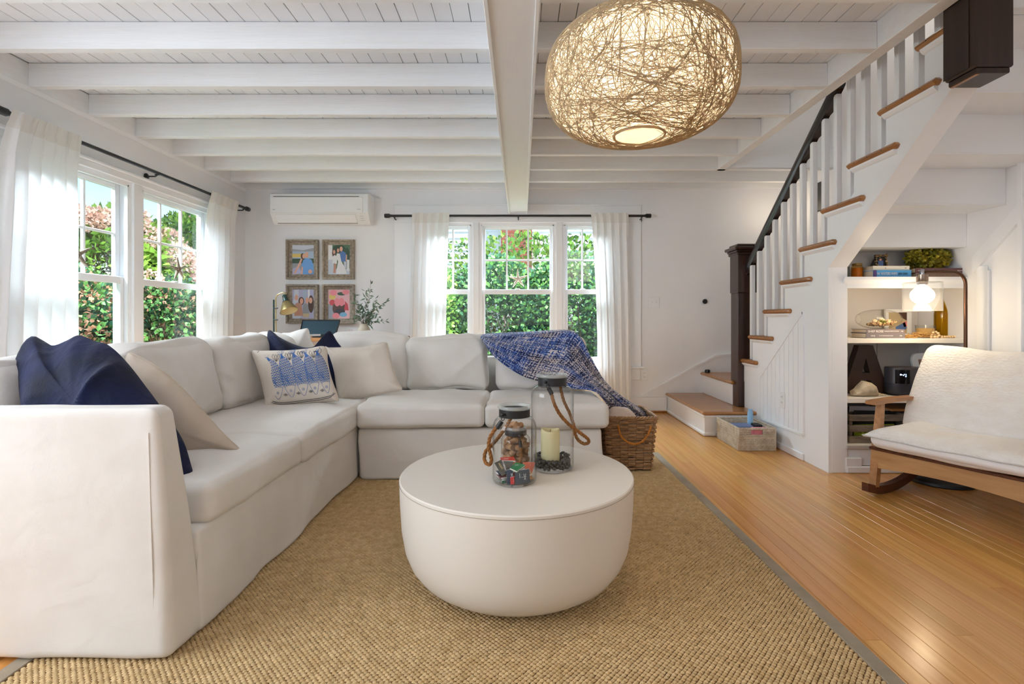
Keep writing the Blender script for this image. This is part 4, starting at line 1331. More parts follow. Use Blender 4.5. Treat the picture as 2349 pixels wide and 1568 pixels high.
# ------------------------------------------------------------------ curtains and rods
def curtain(name_label, xf, top0, top1, bot0, bot1, z0, z1, depth, folds, seed, amp=.026, gather=.5):
    t = thing('curtain', xf(np.array([[(bot0 + bot1) / 2, -depth, z0]]))[0], name_label, 'curtain', 'white curtains at the windows')
    r = np.random.default_rng(seed)
    NC, NR = folds * 18 + 1, 44
    s = np.linspace(0, 1, NC)
    zs = np.r_[np.linspace(z1, z1 - .10, 8), np.linspace(z1 - .12, z0, NR - 8)]
    ph = np.cumsum(.7 + .6 * r.random(NC)); ph = ph / ph[-1] * folds * 2 * PI
    am = .75 + .5 * np.interp(np.linspace(0, 1, NC), np.linspace(0, 1, folds + 1), r.random(folds + 1))
    G = np.empty((NR, NC, 3))
    for i, z in enumerate(zs):
        k = np.clip((z1 - z) / (z1 - z0), 0, 1)
        a0 = top0 + (bot0 - top0) * k ** gather; a1 = top1 + (bot1 - top1) * k ** gather
        A = amp * (.42 + .58 * min(k * 4, 1))
        w = np.sin(ph + .35 * math.sin(k * 3 + seed)) + .25 * np.sin(2 * ph + 1.3 + k * 2)
        G[i, :, 0] = a0 + (a1 - a0) * s + .006 * np.sin(2 * ph + 1)
        G[i, :, 1] = -depth - .028 * max(0, 1 - k * 9) - .006 + A * am * w * (.62 if k < .04 else 1)
        G[i, :, 2] = z + .004 * np.sin(ph * 1.0) * (1 if i < 3 else .3)
    body = G[7:].reshape(-1, 3); top = G[:8].reshape(-1, 3)
    uv = np.stack(np.meshgrid(s * folds, zs), -1)
    q = MB(xf); q.grid(G[7:]); q.build('curtain_panel', CURT, t, smooth=180)
    q = MB(xf); q.grid(G[:8]); q.build('header_hem', CURTH, t, smooth=180)
    return t


def rod(label, xf, a0, a1, z, depth, bracks, r_=.0125):
    t = thing('curtain_rod', xf(np.array([[(a0 + a1) / 2, -depth, z]]))[0], label, 'curtain rod')
    q = MB(xf); q.tube([(a0, -depth, z), (a1, -depth, z)], r_, 14); q.build('rod', BLACKM, t)
    for a, s in ((a0, -1), (a1, 1)):
        q = MB(xf); q.tube([(a + s * .001, -depth, z), (a + s * .012, -depth, z), (a + s * .016, -depth, z), (a + s * .06, -depth, z), (a + s * .066, -depth, z)], [.015, .015, .022, .022, .019], 18)
        q.build('finial', BLACKM, t)
    for a in bracks:
        q = MB(xf)
        q.tube([(a, -.0005, z - .028), (a, -.008, z - .028), (a, -.012, z - .028)], [.024, .024, .018], 16)
        q.tube([(a, -.012, z - .028), (a, -depth + .012, z - .028), (a, -depth, z - .018)], .006, 8)
        q.box(a - .008, a + .008, -depth - .014, -depth + .014, z - .018, z - r_ - .0005)
        q.build('bracket', BLACKM, t)


rod('long black curtain rod over the left wall windows', xf_left, 2.745, 5.10, 2.098, .085, (3.86, 5.07))
rod('black curtain rod with plain finials over the far triple window', xf_back, -1.335, 1.27, 2.034, .085, (-1.30, -.028, 1.24))
curtain('white patterned curtain nearest the camera at the left edge', xf_left, 2.74, 3.16, 2.60, 3.16, .03, 2.122, .085, 6, 3, .03)
curtain('white curtain on the left wall beside the far corner', xf_left, 4.50, 4.93, 4.40, 4.82, .03, 2.122, .085, 5, 5, .026)
curtain('white curtain at the left side of the far triple window', xf_back, -1.115, -.73, -1.16, -.79, .03, 2.058, .085, 5, 7, .024)
curtain('white curtain at the right side of the far triple window', xf_back, .70, 1.09, .80, 1.125, .03, 2.058, .085, 5, 9, .024)

# starfish leaning in the windows
STAR = mat('dried_starfish', srgb(230, 218, 200), .85, bump=(90, .004, .8), var=srgb(200, 184, 162), vs=20)


STARD = mat('backlit_starfish', srgb(112, 98, 80), .85, bump=(90, .004, .8))  # darker copy of STAR: backlit shade put into the colour


def starfish(label, xf, a, z, dep, R, tilt, m=None):
    b = xf(np.array([[a, dep, z - R]]))[0]
    q = MB(xf)
    n = 5
    for k in range(n):
        th = PI / 2 + tilt + k * 2 * PI / n
        e = np.array((math.cos(th), math.sin(th)))
        pts = [(a + e[0] * R * s, dep - .002 * (1 - s), z + e[1] * R * s) for s in np.linspace(0, 1, 9)]
        q.tube(pts, R * np.array([.16, .15, .13, .115, .1, .085, .07, .05, .02]), 8)
    q.build('starfish', m or STAR, None, smooth=180, label=label, cat='starfish')


starfish('pale starfish resting on the sash rail of the wide middle far window', xf_back, -.030, 1.395, .044, .105, .05)
starfish('starfish toned dark as backlit on the sash rail of the left wall window nearer the corner', xf_left, 4.29, 1.40, .044, .105, .12, STARD)
starfish('starfish toned dark as backlit on the sash rail of the left wall window nearer the camera', xf_left, 3.31, 1.40, .044, .115, .2, STARD)

# ------------------------------------------------------------------ air conditioner
AC = thing('air_conditioner', (-2.06, YB, 1.93), 'white wall-mounted split air conditioner above the four framed photographs', 'air conditioner')
ax0, ax1, az0, az1, ay = -2.51, -1.53, 1.934, 2.238, YB - .225
prof = [(YB - .001, az0 + .02), (YB - .001, az1), (ay + .035, az1), (ay + .008, az1 - .012), (ay, az1 - .04), (ay, az0 + .10), (ay + .012, az0 + .092), (ay + .075, az0 + .012), (ay + .10, az0)]
MB().prism(prof, 0, ax0, ax1).build('housing', PLASTW, AC, smooth=30)
MB().box(ax0 + .006, ax1 - .05, ay - .008, ay - .0005, az0 + .104, az1 - .045, .004).build('front_panel', PLASTW, AC)
MB().box(ax0 + .035, ax1 - .09, ay - .0013, ay - .0002, az1 - .043, az1 - .037).build('slot', GAP, AC)
q = MB(); A = np.array((ay + .0135, az0 + .088)); B = np.array((ay + .070, az0 + .016)); nn = np.array((-(B - A)[1], (B - A)[0])) * -1; nn = nn / np.linalg.norm(nn)
if nn[0] > 0: nn = -nn
q.prism([tuple(A + nn * .001), tuple(B + nn * .001), tuple(B + nn * .007), tuple(A + nn * .007)], 0, ax0 + .05, ax1 - .13)
q.build('louver', PLASTW, AC, smooth=0)
q = MB()
q.prism([tuple(B + nn * .0005 + (B - A) * .02), tuple(B + nn * .0005 + (B - A) * .09), tuple(B + nn * .003 + (B - A) * .09), tuple(B + nn * .003 + (B - A) * .02)], 0, ax0 + .045, ax1 - .125)
q.build('louver_gap', GAP, AC, smooth=0)
GREYINK = mat('grey_ink', srgb(140, 146, 150), .6)
text('lettering', 'air', .016, (ax0 + .03, ay - .009, az0 + .128), (1, 0, 0), (0, 0, 1), GREYINK, AC, width=.03)
text('lettering', 'inverter', .014, (ax1 - .105, ay - .009, az0 + .132), (1, 0, 0), (0, 0, 1), GREYINK, AC, width=.034)
for k in range(3): MB().box(ax1 - .09, ax1 - .055 + .004 * k, ay + .02 + .014 * k, ay + .0215 + .014 * k, az0 + .07 - .018 * k, az0 + .0715 - .018 * k).build('indicator_mark', GREYINK, AC)

# ------------------------------------------------------------------ framed photographs
SKIN = mat('print_skin', srgb(222, 170, 146), .6); SKIN2 = mat('print_skin_shade', srgb(190, 140, 118), .6)
pc = lambda n, r, g, b: mat(n, srgb(r, g, b), .55)
INK = dict(sky=pc('print_sky', 168, 186, 204), grey=pc('print_grey', 150, 152, 160), yellow=pc('print_sunset', 214, 186, 100), lblue=pc('print_light_blue', 108, 158, 214), mblue=pc('print_mid_blue', 84, 116, 172),
           white=pc('print_white', 232, 232, 234), green=pc('print_green', 78, 112, 84), dgreen=pc('print_dark_green', 52, 78, 60), hair=pc('print_hair', 82, 56, 46), dark=pc('print_dark', 48, 44, 52), pink=pc('print_pink', 226, 132, 138),
           lpink=pc('print_pale_pink', 222, 172, 176), skin=SKIN, skin2=SKIN2, pale=pc('print_pale', 200, 206, 218), lav=pc('print_lavender', 176, 176, 206), tan=pc('print_tan', 196, 176, 140), red=pc('print_red', 196, 70, 76), cyan=pc('print_cyan', 120, 170, 200))


def picture(label, x0, x1, z0, z1, ops):
    t = thing('picture_frame', ((x0 + x1) / 2, YB, z0), label, 'picture frame', 'framed photographs under the air conditioner')
    w, dpt = .052, .045
    prof = [(0, -.001), (0, -dpt), (.018, -dpt), (.024, -.022), (w, -.012), (w, -.001)]     # inward, off the wall
    cr_ = [(x0, z0, 1, 1), (x1, z0, -1, 1), (x1, z1, -1, -1), (x0, z1, 1, -1)]
    for i in range(4):
        (ax_, az_, sx, sz), (bx_, bz_, tx_, tz_) = cr_[i], cr_[(i + 1) % 4]
        v = [(ax_ + sx * q_, YB + y_, az_ + sz * q_) for q_, y_ in prof] + [(bx_ + tx_ * q_, YB + y_, bz_ + tz_ * q_) for q_, y_ in prof]
        MB().add(v, [tuple(range(6)), tuple(range(6, 12))] + [(j, (j + 1) % 6, 6 + (j + 1) % 6, 6 + j) for j in range(6)]).build('rail', FRAMEW, t, smooth=0)
    X0, X1, Z0, Z1 = x0 + w - .002, x1 - w + .002, z0 + w - .002, z1 - w + .002
    names = []
    q = MB(); lay = 0
    for op in ops:
        kind, ink = op[0], op[1]
        if ink not in names: names.append(ink)
        mi = names.index(ink)
        y = YB - .008 - .00006 * lay; lay += 1
        if kind == 'r': pts = [(op[2], op[3]), (op[4], op[3]), (op[4], op[5]), (op[2], op[5])]
        elif kind == 'e': pts = [(op[2] + op[4] * math.cos(a), op[3] + op[5] * math.sin(a)) for a in np.arange(18) / 18 * 2 * PI]
        else: pts = op[2]
        pts = [(min(max(a, 0), 1), min(max(b, 0), 1)) for a, b in pts]
        q.add([(X0 + (X1 - X0) * a, y, Z0 + (Z1 - Z0) * b) for a, b in pts], [tuple(range(len(pts)))], mi)
    q.build('photograph', [INK[n] for n in names], t, smooth=0)


picture('weathered frame with couple in blue shirt at sunset, upper left of four', -2.437, -2.107, 1.387, 1.797,
    [('r', 'sky', 0, 0, 1, 1), ('r', 'grey', 0, .78, 1, .9), ('p', 'pale', [(.0, .86), (.5, .82), (1, .9), (1, 1), (0, 1)]), ('r', 'yellow', 0, .58, .62, .70), ('r', 'dgreen', 0, .38, 1, .54), ('r', 'grey', 0, 0, 1, .38),
     ('p', 'lav', [(.02, .0), (.02, .2), (.3, .28), (.45, .05)]), ('p', 'skin', [(.14, .02), (.38, .34), (.48, .54), (.42, .58), (.28, .34), (.08, .05)]), ('e', 'hair', .48, .62, .085, .1), ('e', 'skin', .52, .62, .055, .08),
     ('p', 'lblue', [(.46, .0), (.44, .34), (.52, .5), (.68, .56), (.88, .5), (.98, .3), (.98, .0)]), ('e', 'skin', .66, .66, .085, .105), ('p', 'skin', [(.40, .02), (.44, .26), (.5, .26), (.48, .0)]), ('e', 'skin', .82, .1, .09, .07)])
picture('weathered frame with three people on a porch, upper right of four', -2.062, -1.733, 1.387, 1.797,
    [('r', 'green', 0, 0, 1, 1), ('e', 'dgreen', .5, .85, .3, .15), ('e', 'dgreen', .86, .6, .14, .3), ('r', 'white', 0, 0, .2, 1), ('r', 'pale', .2, .0, 1, .2), ('r', 'pale', 0, 0, .26, .5), ('r', 'white', .86, .12, .97, .5),
     ('e', 'hair', .27, .72, .085, .13), ('p', 'white', [(.2, .38), (.2, .6), (.3, .66), (.42, .6), (.4, .36)]), ('p', 'skin2', [(.24, .06), (.28, .36), (.38, .36), (.35, .05)]), ('e', 'skin', .28, .76, .05, .07),
     ('p', 'mblue', [(.5, .46), (.52, .72), (.64, .8), (.8, .74), (.86, .5), (.72, .42)]), ('p', 'pale', [(.74, .2), (.72, .44), (.84, .44), (.84, .22)]), ('e', 'skin', .60, .86, .07, .085), ('p', 'skin', [(.8, .46), (.82, .68), (.87, .66), (.86, .44)]),
     ('e', 'hair', .45, .81, .07, .1), ('p', 'white', [(.36, .02), (.46, .44), (.36, .6), (.42, .72), (.54, .7), (.6, .46), (.78, .22), (.86, .02)]), ('e', 'skin', .46, .81, .05, .07)])
picture('weathered frame with four people in pale clothes, lower left of four', -2.437, -2.107, .927, 1.333,
    [('r', 'lav', 0, 0, 1, 1), ('r', 'pale', .1, .6, .3, 1), ('r', 'sky', .5, .65, .64, 1), ('r', 'white', .72, .6, .8, 1), ('e', 'pale', .2, .3, .25, .4), ('e', 'hair', .42, .6, .13, .14), ('p', 'skin2', [(.1, .1), (.14, .5), (.26, .56), (.44, .5), (.5, .1)]),
     ('e', 'skin', .2, .72, .08, .1), ('e', 'skin', .43, .6, .08, .1), ('p', 'grey', [(.48, .1), (.5, .46), (.6, .54), (.76, .46), (.78, .1)]), ('e', 'hair', .86, .5, .13, .3), ('e', 'skin', .68, .62, .075, .11), ('e', 'skin', .84, .62, .08, .1), ('p', 'tan', [(.5, .06), (.5, .18), (.78, .18), (.76, .05)])])
picture('weathered frame with two pink-tinted faces among flowers, lower right of four', -2.062, -1.733, .927, 1.333,
    [('r', 'lpink', 0, 0, 1, 1), ('r', 'grey', 0, 0, .4, .5), ('e', 'yellow', .2, .75, .15, .1), ('e', 'pink', .25, .88, .16, .1), ('e', 'dgreen', .62, .85, .2, .06), ('e', 'pink', .8, .9, .16, .08), ('e', 'red', .2, .55, .14, .1), ('e', 'hair', .5, .35, .3, .25), ('e', 'pink', .42, .56, .13, .14), ('e', 'pink', .62, .57, .13, .14),
     ('p', 'red', [(.74, .3), (.78, .6), (.9, .5), (.94, .28)]), ('e', 'dark', .55, .22, .22, .12), ('e', 'pink', .36, .1, .17, .1), ('e', 'cyan', .7, .14, .17, .08)])

# ------------------------------------------------------------------ desk behind the sofa with its lamp, screen and vase
DKT = .80
DK = thing('desk', (-1.85, 4.9, 0), 'slim wooden desk against the far wall behind the sofa corner', 'desk')
MB().box(-2.55, -1.15, 4.62, 5.20, DKT - .03, DKT, .004).build('desk_top', OAKX, DK, smooth=0)
for a in (-2.5, -1.2):
    for b in (4.66, 5.15): MB().box(a - .02, a + .02, b - .02, b + .02, 0, DKT - .0305, .003).build('leg', BLACKM, DK, smooth=0)
SCR = mat('screen_back', srgb(36, 58, 68), .7, spec=.2)
t = thing('computer_screen', (-1.89, 4.82, DKT), 'dark teal back of a computer screen standing on the desk', 'screen')
q = MB(); a0, a1, b0, b1 = P(690, 760, 4.8)[0], P(772, 760, 4.8)[0], DKT + .03, P(690, 734, 4.8)[2]
q.add([(a0 - .0, 4.78, b0), (a1, 4.78, b0), (a1 + .02, 4.83, b1), (a0 + .005, 4.83, b1), (a0 - .0, 4.80, b0), (a1, 4.80, b0), (a1 + .02, 4.85, b1), (a0 + .005, 4.85, b1)], [(0, 1, 2, 3), (7, 6, 5, 4), (0, 4, 5, 1), (1, 5, 6, 2), (2, 6, 7, 3), (3, 7, 4, 0)])
q.build('screen_panel', SCR, t, smooth=0)
q = MB(); q.tube([(a0, 4.779, b0), (a0 + .005, 4.829, b1), (a1 + .02, 4.829, b1), (a1, 4.779, b0)], .006, 6); q.build('bezel', BLACKM, t)
MB().box(-1.98, -1.80, 4.76, 4.90, DKT + .0005, DKT + .012, .003).build('foot', BLACKM, t); MB().box(-1.92, -1.86, 4.815, 4.835, DKT + .012, DKT + .06, .003).build('neck', BLACKM, t)
# adjustable lamp
LD = 4.85
t = thing('desk_lamp', (P(630, 770, LD)[0], LD, DKT), 'brass and dark green adjustable desk lamp with a cone shade', 'lamp')
GRN = mat('dark_green_enamel', srgb(30, 56, 50), .35)
px0 = P(628, 760, LD)[0]
MB().lathe([(.075, DKT + .0005), (.08, DKT + .008), (.075, DKT + .022), (.012, DKT + .03)], (px0, LD, 0), 24).build('base', GRN, t)
q = MB(); q.tube([(px0, LD, DKT + .03), P(628, 687, LD)], .0075, 10); q.build('pole', GRN, t)
arm = spline([P(634, 764, LD), P(633, 740, LD), P(633, 700, LD), P(633, 684, LD), P(637, 676, LD), P(645, 672, LD), P(652, 671, LD), P(657, 675, LD)], 30, closed=False)
q = MB(); q.tube(arm, .0055, 8); q.build('arm', BRASS, t)
for v in (706.5, 733): q = MB(); q.tube([P(627, v, LD), P(637, v, LD)], .007, 8); q.build('clamp', BLACKM, t)
s0, s1 = P(652.5, 678, LD), P(667, 712, LD)
ax = (s1 - s0) / np.linalg.norm(s1 - s0); ax = ax + np.array((0, -.25, 0)); ax /= np.linalg.norm(ax)
def cone(rr, name, m, parent):
    pts = [s0 + ax * l for l, r_ in rr]
    q = MB(); q.tube(pts, [r_ for l, r_ in rr], 24, cap=False); return q.build(name, m, parent, smooth=50)
cone([(-.01, .012), (.0, .022), (.055, .026), (.06, .034), (.066, .034)], 'socket', GRN, t)
sh = cone([(.066, .030), (.075, .040), (.165, .082), (.168, .083)], 'shade', BRASS, t)
cone([(.068, .028), (.077, .037), (.166, .080)], 'shade_lining', WAX, sh)
# vase with olive sprigs
VD = 4.85; vx = P(835, 760, VD)[0]
VSE = mat('cream_stoneware', srgb(206, 196, 178), .75, bump=(60, .002, .4), var=srgb(190, 178, 158), vs=14)
t = thing('vase', (vx, VD, DKT), 'cream stoneware vase of olive branches on the desk', 'vase')
MB().lathe([(.0, DKT + .0005), (.04, DKT + .0005), (.056, DKT + .02), (.0625, DKT + .05), (.058, DKT + .075), (.044, DKT + .10), (.037, DKT + .116), (.038, DKT + .128), (.033, DKT + .128), (.032, DKT + .116), (.04, DKT + .09), (0, DKT + .03)], (vx, VD, 0), 32).build('vase_body', VSE, t, smooth=60)
OLV = mat('olive_leaf', srgb(58, 86, 66), .55, island=.5, var=srgb(118, 140, 118), vs=20)
ends = [(850, 652), (838, 668), (862, 684), (886, 690), (868, 704), (884, 736), (868, 728), (812, 676), (806, 730), (822, 696), (845, 690), (830, 720), (858, 722), (848, 745)]
rr = np.random.default_rng(5)
for k, (u, v) in enumerate(ends):
    e = P(u, v, VD + rr.normal() * .05)
    b = np.array((vx + rr.normal() * .012, VD + rr.normal() * .012, DKT + .10)); mid = b * .45 + e * .55 + np.array((rr.normal() * .02, rr.normal() * .02, .02))
    pts = spline([b, (b + mid) / 2 + (0, 0, .02), mid, e], 16, closed=False)
    q = MB(); q.tube(pts, np.linspace(.0022, .0009, 16), 4); st = q.build('branch', TWIG, t)
    n = 9
    pos = pts[np.linspace(5, 15, n).astype(int)]
    vv, ff = leaves(np.repeat(pos, 2, 0), .05, 40 + k, -.2, .16, up=np.repeat((pts[-1] - pts[5])[None] / .25, 2 * n, 0) * .8)
    raw('leaf', vv, ff, OLV, st, kind='stuff')
t = thing('coral_sprig', (P(806, 760, 4.85)[0], 4.85, DKT), 'tiny white and pink coral piece on the desk beside the vase', 'coral')
q = MB()
for u, du in ((800, -4), (803, -1), (806, 1), (809, 3), (812, 5)):
    q.tube([P(u, 786, 4.85), P(u + du * .5, 766, 4.85), P(u + du, 753 + abs(du) * 1.5, 4.85)], [.006, .004, .002], 6)
q.build('coral', mat('coral', srgb(232, 200, 188), .8), t, kind='stuff')

# ------------------------------------------------------------------ pendant
PD = 1.60; pcx = .235 * PD; pzb = .98 + .362 * PD; pa, pb, pe = .297, .174, .74
PN = thing('pendant_lamp', (pcx, PD, pzb), 'large woven string pendant lamp glowing warm above the coffee table', 'lamp')
STRNG = mat('cotton_string', srgb(218, 198, 164), .95, trans=.45, spec=.1)
LININ = mat('string_web', srgb(242, 228, 202), .9, trans=.62, spec=0.0)


def pshell(d, s=1.0):
    """direction (n,3) -> point on the squarish ball"""
    d = d / np.linalg.norm(d, axis=1)[:, None]
    h = np.sqrt(d[:, 0] ** 2 + d[:, 1] ** 2) + 1e-9
    r_ = pa * h ** pe; z = pb * np.sign(d[:, 2]) * np.abs(d[:, 2]) ** pe
    return np.stack([pcx + s * r_ * d[:, 0] / h, PD + s * r_ * d[:, 1] / h, pzb + pb + s * z], 1)


nu, nv = 96, 48
G = np.empty((nv, nu, 3))
th0 = .17
for i, th in enumerate(np.linspace(th0, PI - th0, nv)):
    dd = np.stack([math.sin(th) * np.cos(np.arange(nu) / nu * 2 * PI), math.sin(th) * np.sin(np.arange(nu) / nu * 2 * PI), np.full(nu, math.cos(th))], 1)
    G[i] = pshell(dd, .985)
MB().grid(G, closed_u=True).build('shade', LININ, PN, smooth=180)
rr = np.random.default_rng(8)
sv, sf, nb = [], [], 0
kseg = 40
for k in range(800):
    ax_ = rr.normal(size=3); ax_ /= np.linalg.norm(ax_)
    if rr.random() < .35: ax_[2] *= .25
    c0 = (rr.random() - .5) * 1.5
    ax_ /= np.linalg.norm(ax_)
    a = np.cross(ax_, (0, 0, 1.0) if abs(ax_[2]) < .9 else (1.0, 0, 0)); a /= np.linalg.norm(a); b = np.cross(ax_, a)
    t0 = rr.random() * 6.28; ln = 1.6 + rr.random() * 4.4
    tt = np.linspace(t0, t0 + ln, kseg)
    d = ax_[None] * c0 * .6 + a[None] * np.cos(tt)[:, None] + b[None] * np.sin(tt)[:, None]
    dn = d / np.linalg.norm(d, axis=1)[:, None]
    p_ = pshell(d, 1.0 + .006 * rr.random())
    hole = np.abs(dn[:, 2]) > math.cos(th0)
    if hole.any():
        p_ = p_[~hole] if (~hole).sum() > 4 else None
        if p_ is None: continue
        if np.linalg.norm(np.diff(p_, axis=0), axis=1).max() > .12: continue
    m_ = len(p_)
    tn = np.gradient(p_, axis=0); tn /= np.linalg.norm(tn, axis=1)[:, None] + 1e-9
    nn = p_ - np.array((pcx, PD, pzb + pb)); nn /= np.linalg.norm(nn, axis=1)[:, None]
    sd = np.cross(tn, nn)
    w = .0006 + .0008 * rr.random() ** 4
    ring = np.stack([p_ + sd * w, p_ + nn * w * 1.6, p_ - sd * w], 1)
    sv.append(ring.reshape(-1, 3))
    i = np.arange(m_ - 1)[:, None] * 3 + nb
    for s in range(3):
        e = (s + 1) % 3
        sf.append(np.concatenate([i + s, i + e, i + e + 3, i + s + 3], 1))
    nb += m_ * 3
raw('string', np.concatenate(sv), np.concatenate(sf), STRNG, PN, kind='stuff', smooth=True)
for z, rr_ in ((pshell(np.array([[math.sin(th0), 0, -math.cos(th0)]]))[0], 0), (pshell(np.array([[math.sin(th0), 0, math.cos(th0)]]))[0], 0)):
    R = z[0] - pcx
    q = MB(); q.tube([(pcx + R * math.cos(a), PD + R * math.sin(a), z[2]) for a in np.arange(48) / 48 * 2 * PI], .004, 6, closed=True)
    q.build('hole_rim', STRNG, PN)
bz = .98 + .516 * PD
MB().lathe([(0, bz - .045), (.022, bz - .038), (.03, bz - .015), (.026, bz + .012), (.014, bz + .04), (.013, bz + .06)], (pcx, PD, 0), 20).build('bulb', emission('bulb_glow', (1.0, .88, .70, 1), 150), PN, smooth=180)
MB().lathe([(.02, bz + .061), (.022, bz + .07), (.022, bz + .13), (.008, bz + .14)], (pcx, PD, 0), 16).build('socket', BLACKM, PN)
q = MB(); q.tube([(pcx, PD, bz + .14), (pcx, PD, ZP - .02)], .0035, 8); q.build('cord', PLASTW, PN)
MB().lathe([(.06, ZP - .022), (.06, ZP - .001), (.0, ZP - .001)], (pcx, PD, 0), 24).build('canopy', PLASTW, PN) if False else MB().lathe([(.01, ZP - .024), (.06, ZP - .018), (.062, ZP - .0012)], (pcx, PD, 0), 24).build('ceiling_rose', PLASTW, PN)
# ------------------------------------------------------------------ jars on the coffee table
ZT_ = .4003


def rope(name, ctrl, r, m, parent, n=160, pitch=None):
    """three twisted strands along a curve"""
    c = spline(ctrl, n, closed=False)
    tn = np.gradient(c, axis=0); tn /= np.linalg.norm(tn, axis=1)[:, None]
    s = np.cross(tn[0], (0.3, 1, .2)); s /= np.linalg.norm(s)
    S_, T_ = np.empty_like(c), np.empty_like(c)
    for i in range(n):
        s = s - tn[i] * (s @ tn[i]); s /= np.linalg.norm(s); S_[i] = s; T_[i] = np.cross(tn[i], s)
    L = np.r_[0, np.cumsum(np.linalg.norm(np.diff(c, axis=0), axis=1))]
    q = MB()
    for k in range(3):
        a = L / (pitch or r * 6.5) * 2 * PI + k * 2 * PI / 3
        q.tube(c + r * .5 * (np.cos(a)[:, None] * S_ + np.sin(a)[:, None] * T_), r * .58, 6)
    return q.build(name, m, parent, smooth=180)


def jar(label, x, y, r, rn, rr, h, zsh, zn, zb):
    """r body radius, rn neck, rr rim ring; zsh shoulder start, zn neck bottom, zb band top, h height"""
    t = thing('glass_jar', (x, y, ZT_), label, 'jar', 'jars on the coffee table')
    th = .0022
    out = [(0, 0), (r * .86, 0), (r * .95, .004), (r, .013), (r, zsh)]
    for k in range(1, 7):
        a = k / 6 * PI / 2
        out.append((rn + (r - rn) * math.cos(a), zsh + (zn - zsh) * math.sin(a)))
    out += [(rn, h - .012)]
    inn = [(max(a - th, 0), b + (.006 if b < .02 else 0)) for a, b in out[::-1]]
    inn[-1] = (0, .006); inn[-2] = (r * .86 - th, .006)
    prof = out + inn
    MB().lathe([(a, ZT_ + b) for a, b in prof], (x, y, 0), 64).build('glass_body', JARG, t, smooth=60)
    tb_ = .0066
    q = MB(); q.tube([(x + (rr - tb_) * math.cos(a), y + (rr - tb_) * math.sin(a), ZT_ + h - tb_) for a in np.arange(64) / 64 * 2 * PI], tb_, 12, closed=True); q.build('glass_rim', RIMG, t, smooth=180)
    MB().lathe([(rn + .0006, ZT_ + zn + .002), (rn + .003, ZT_ + zn + .002), (rn + .003, ZT_ + zb), (rn + .0006, ZT_ + zb)], (x, y, 0), 64).build('metal_band', BLACKM, t, smooth=30)
    return t


def bail(t, A, ringA, fer, ropepts, B, rr_=.0066):
    """lug, ring, ferrule and rope of a jar handle"""
    for p_ in (A, B):
        q = MB(); q.ball(p_, .0062, 12, 8); q.build('lug', BLACKM, t, smooth=180)
    q = MB()
    c = np.array(ringA); q.tube([c + .0065 * np.array((math.cos(a) * .8, .25 * math.cos(a), math.sin(a))) for a in np.arange(20) / 20 * 2 * PI], .0013, 6, closed=True)
    q.build('ring', BLACKM, t, smooth=180)
    q = MB(); q.tube(fer, rr_ + .0015, 14); q.build('ferrule', BLACKM, t, smooth=40)
    rope('rope_handle', ropepts, rr_, ROPE, t)


J1 = jar('shorter glass jar holding matchbooks on the coffee table', -.023, 1.792, .0792, .0525, .0600, .272, .186, .230, .2585)
bail(J1, P(1152, 951, 1.742), P(1153.5, 960, 1.735), [P(1151, 966, 1.733), P(1139.5, 982, 1.731)],
     [P(1140, 979, 1.731), P(1130, 992, 1.730), P(1123, 1006, 1.732), P(1121, 1025, 1.736), P(1125.5, 1044, 1.742), P(1127, 1057, 1.748), P(1122, 1065, 1.756), P(1114, 1060, 1.765), P(1111, 1049, 1.775), P(1115, 1034, 1.79), P(1128, 1021, 1.83), P(1146, 1000, 1.872), P(1162, 976, 1.885), P(1172, 958, 1.868)], P(1174, 949, 1.852))
J2 = jar('taller glass jar with a candle and dark pebbles on the coffee table', .122, 1.952, .0830, .0530, .0618, .366, .282, .320, .352)
bail(J2, P(1251, 876, 1.902), P(1256, 885, 1.893), [P(1258, 889, 1.892), P(1266, 904, 1.889)],
     [P(1265, 902, 1.889), P(1271, 924, 1.876), P(1283, 948, 1.868), P(1299, 967, 1.866), P(1315, 981, 1.87), P(1334, 995, 1.888), P(1348, 1006, 1.91), P(1350, 1014, 1.93), P(1340, 1017, 1.95), P(1327, 1009, 1.975), P(1319, 993, 2.0), P(1316, 974, 2.03), P(1307, 948, 2.055), P(1293, 918, 2.05), P(1285, 886, 2.02)], P(1283, 877, 2.012))
J3 = jar('smallest glass jar full of wine corks behind the matchbook jar', -.021, 2.022, .0600, .0405, .0445, .146, .088, .112, .134)
q = MB(); q.ball(P(1192, 999, 1.965), .006, 10, 8); q.build('lug', BLACKM, J3, smooth=180)
q = MB(); q.tube([P(1193, 1004, 1.958) + .006 * np.array((math.cos(a) * .7, .2 * math.cos(a), math.sin(a))) for a in np.arange(16) / 16 * 2 * PI], .0012, 6, closed=True); q.build('ring', BLACKM, J3)
q = MB(); q.tube([P(1193, 1010, 1.956), P(1194.5, 1026, 1.950)], .0062, 12); q.build('ferrule', BLACKM, J3, smooth=40)
rope('rope_handle', [P(1194.5, 1025, 1.950), P(1196, 1040, 1.945), P(1195, 1054, 1.94), P(1190, 1062, 1.94), P(1180, 1064, 1.943)], .005, ROPE, J3, 60)

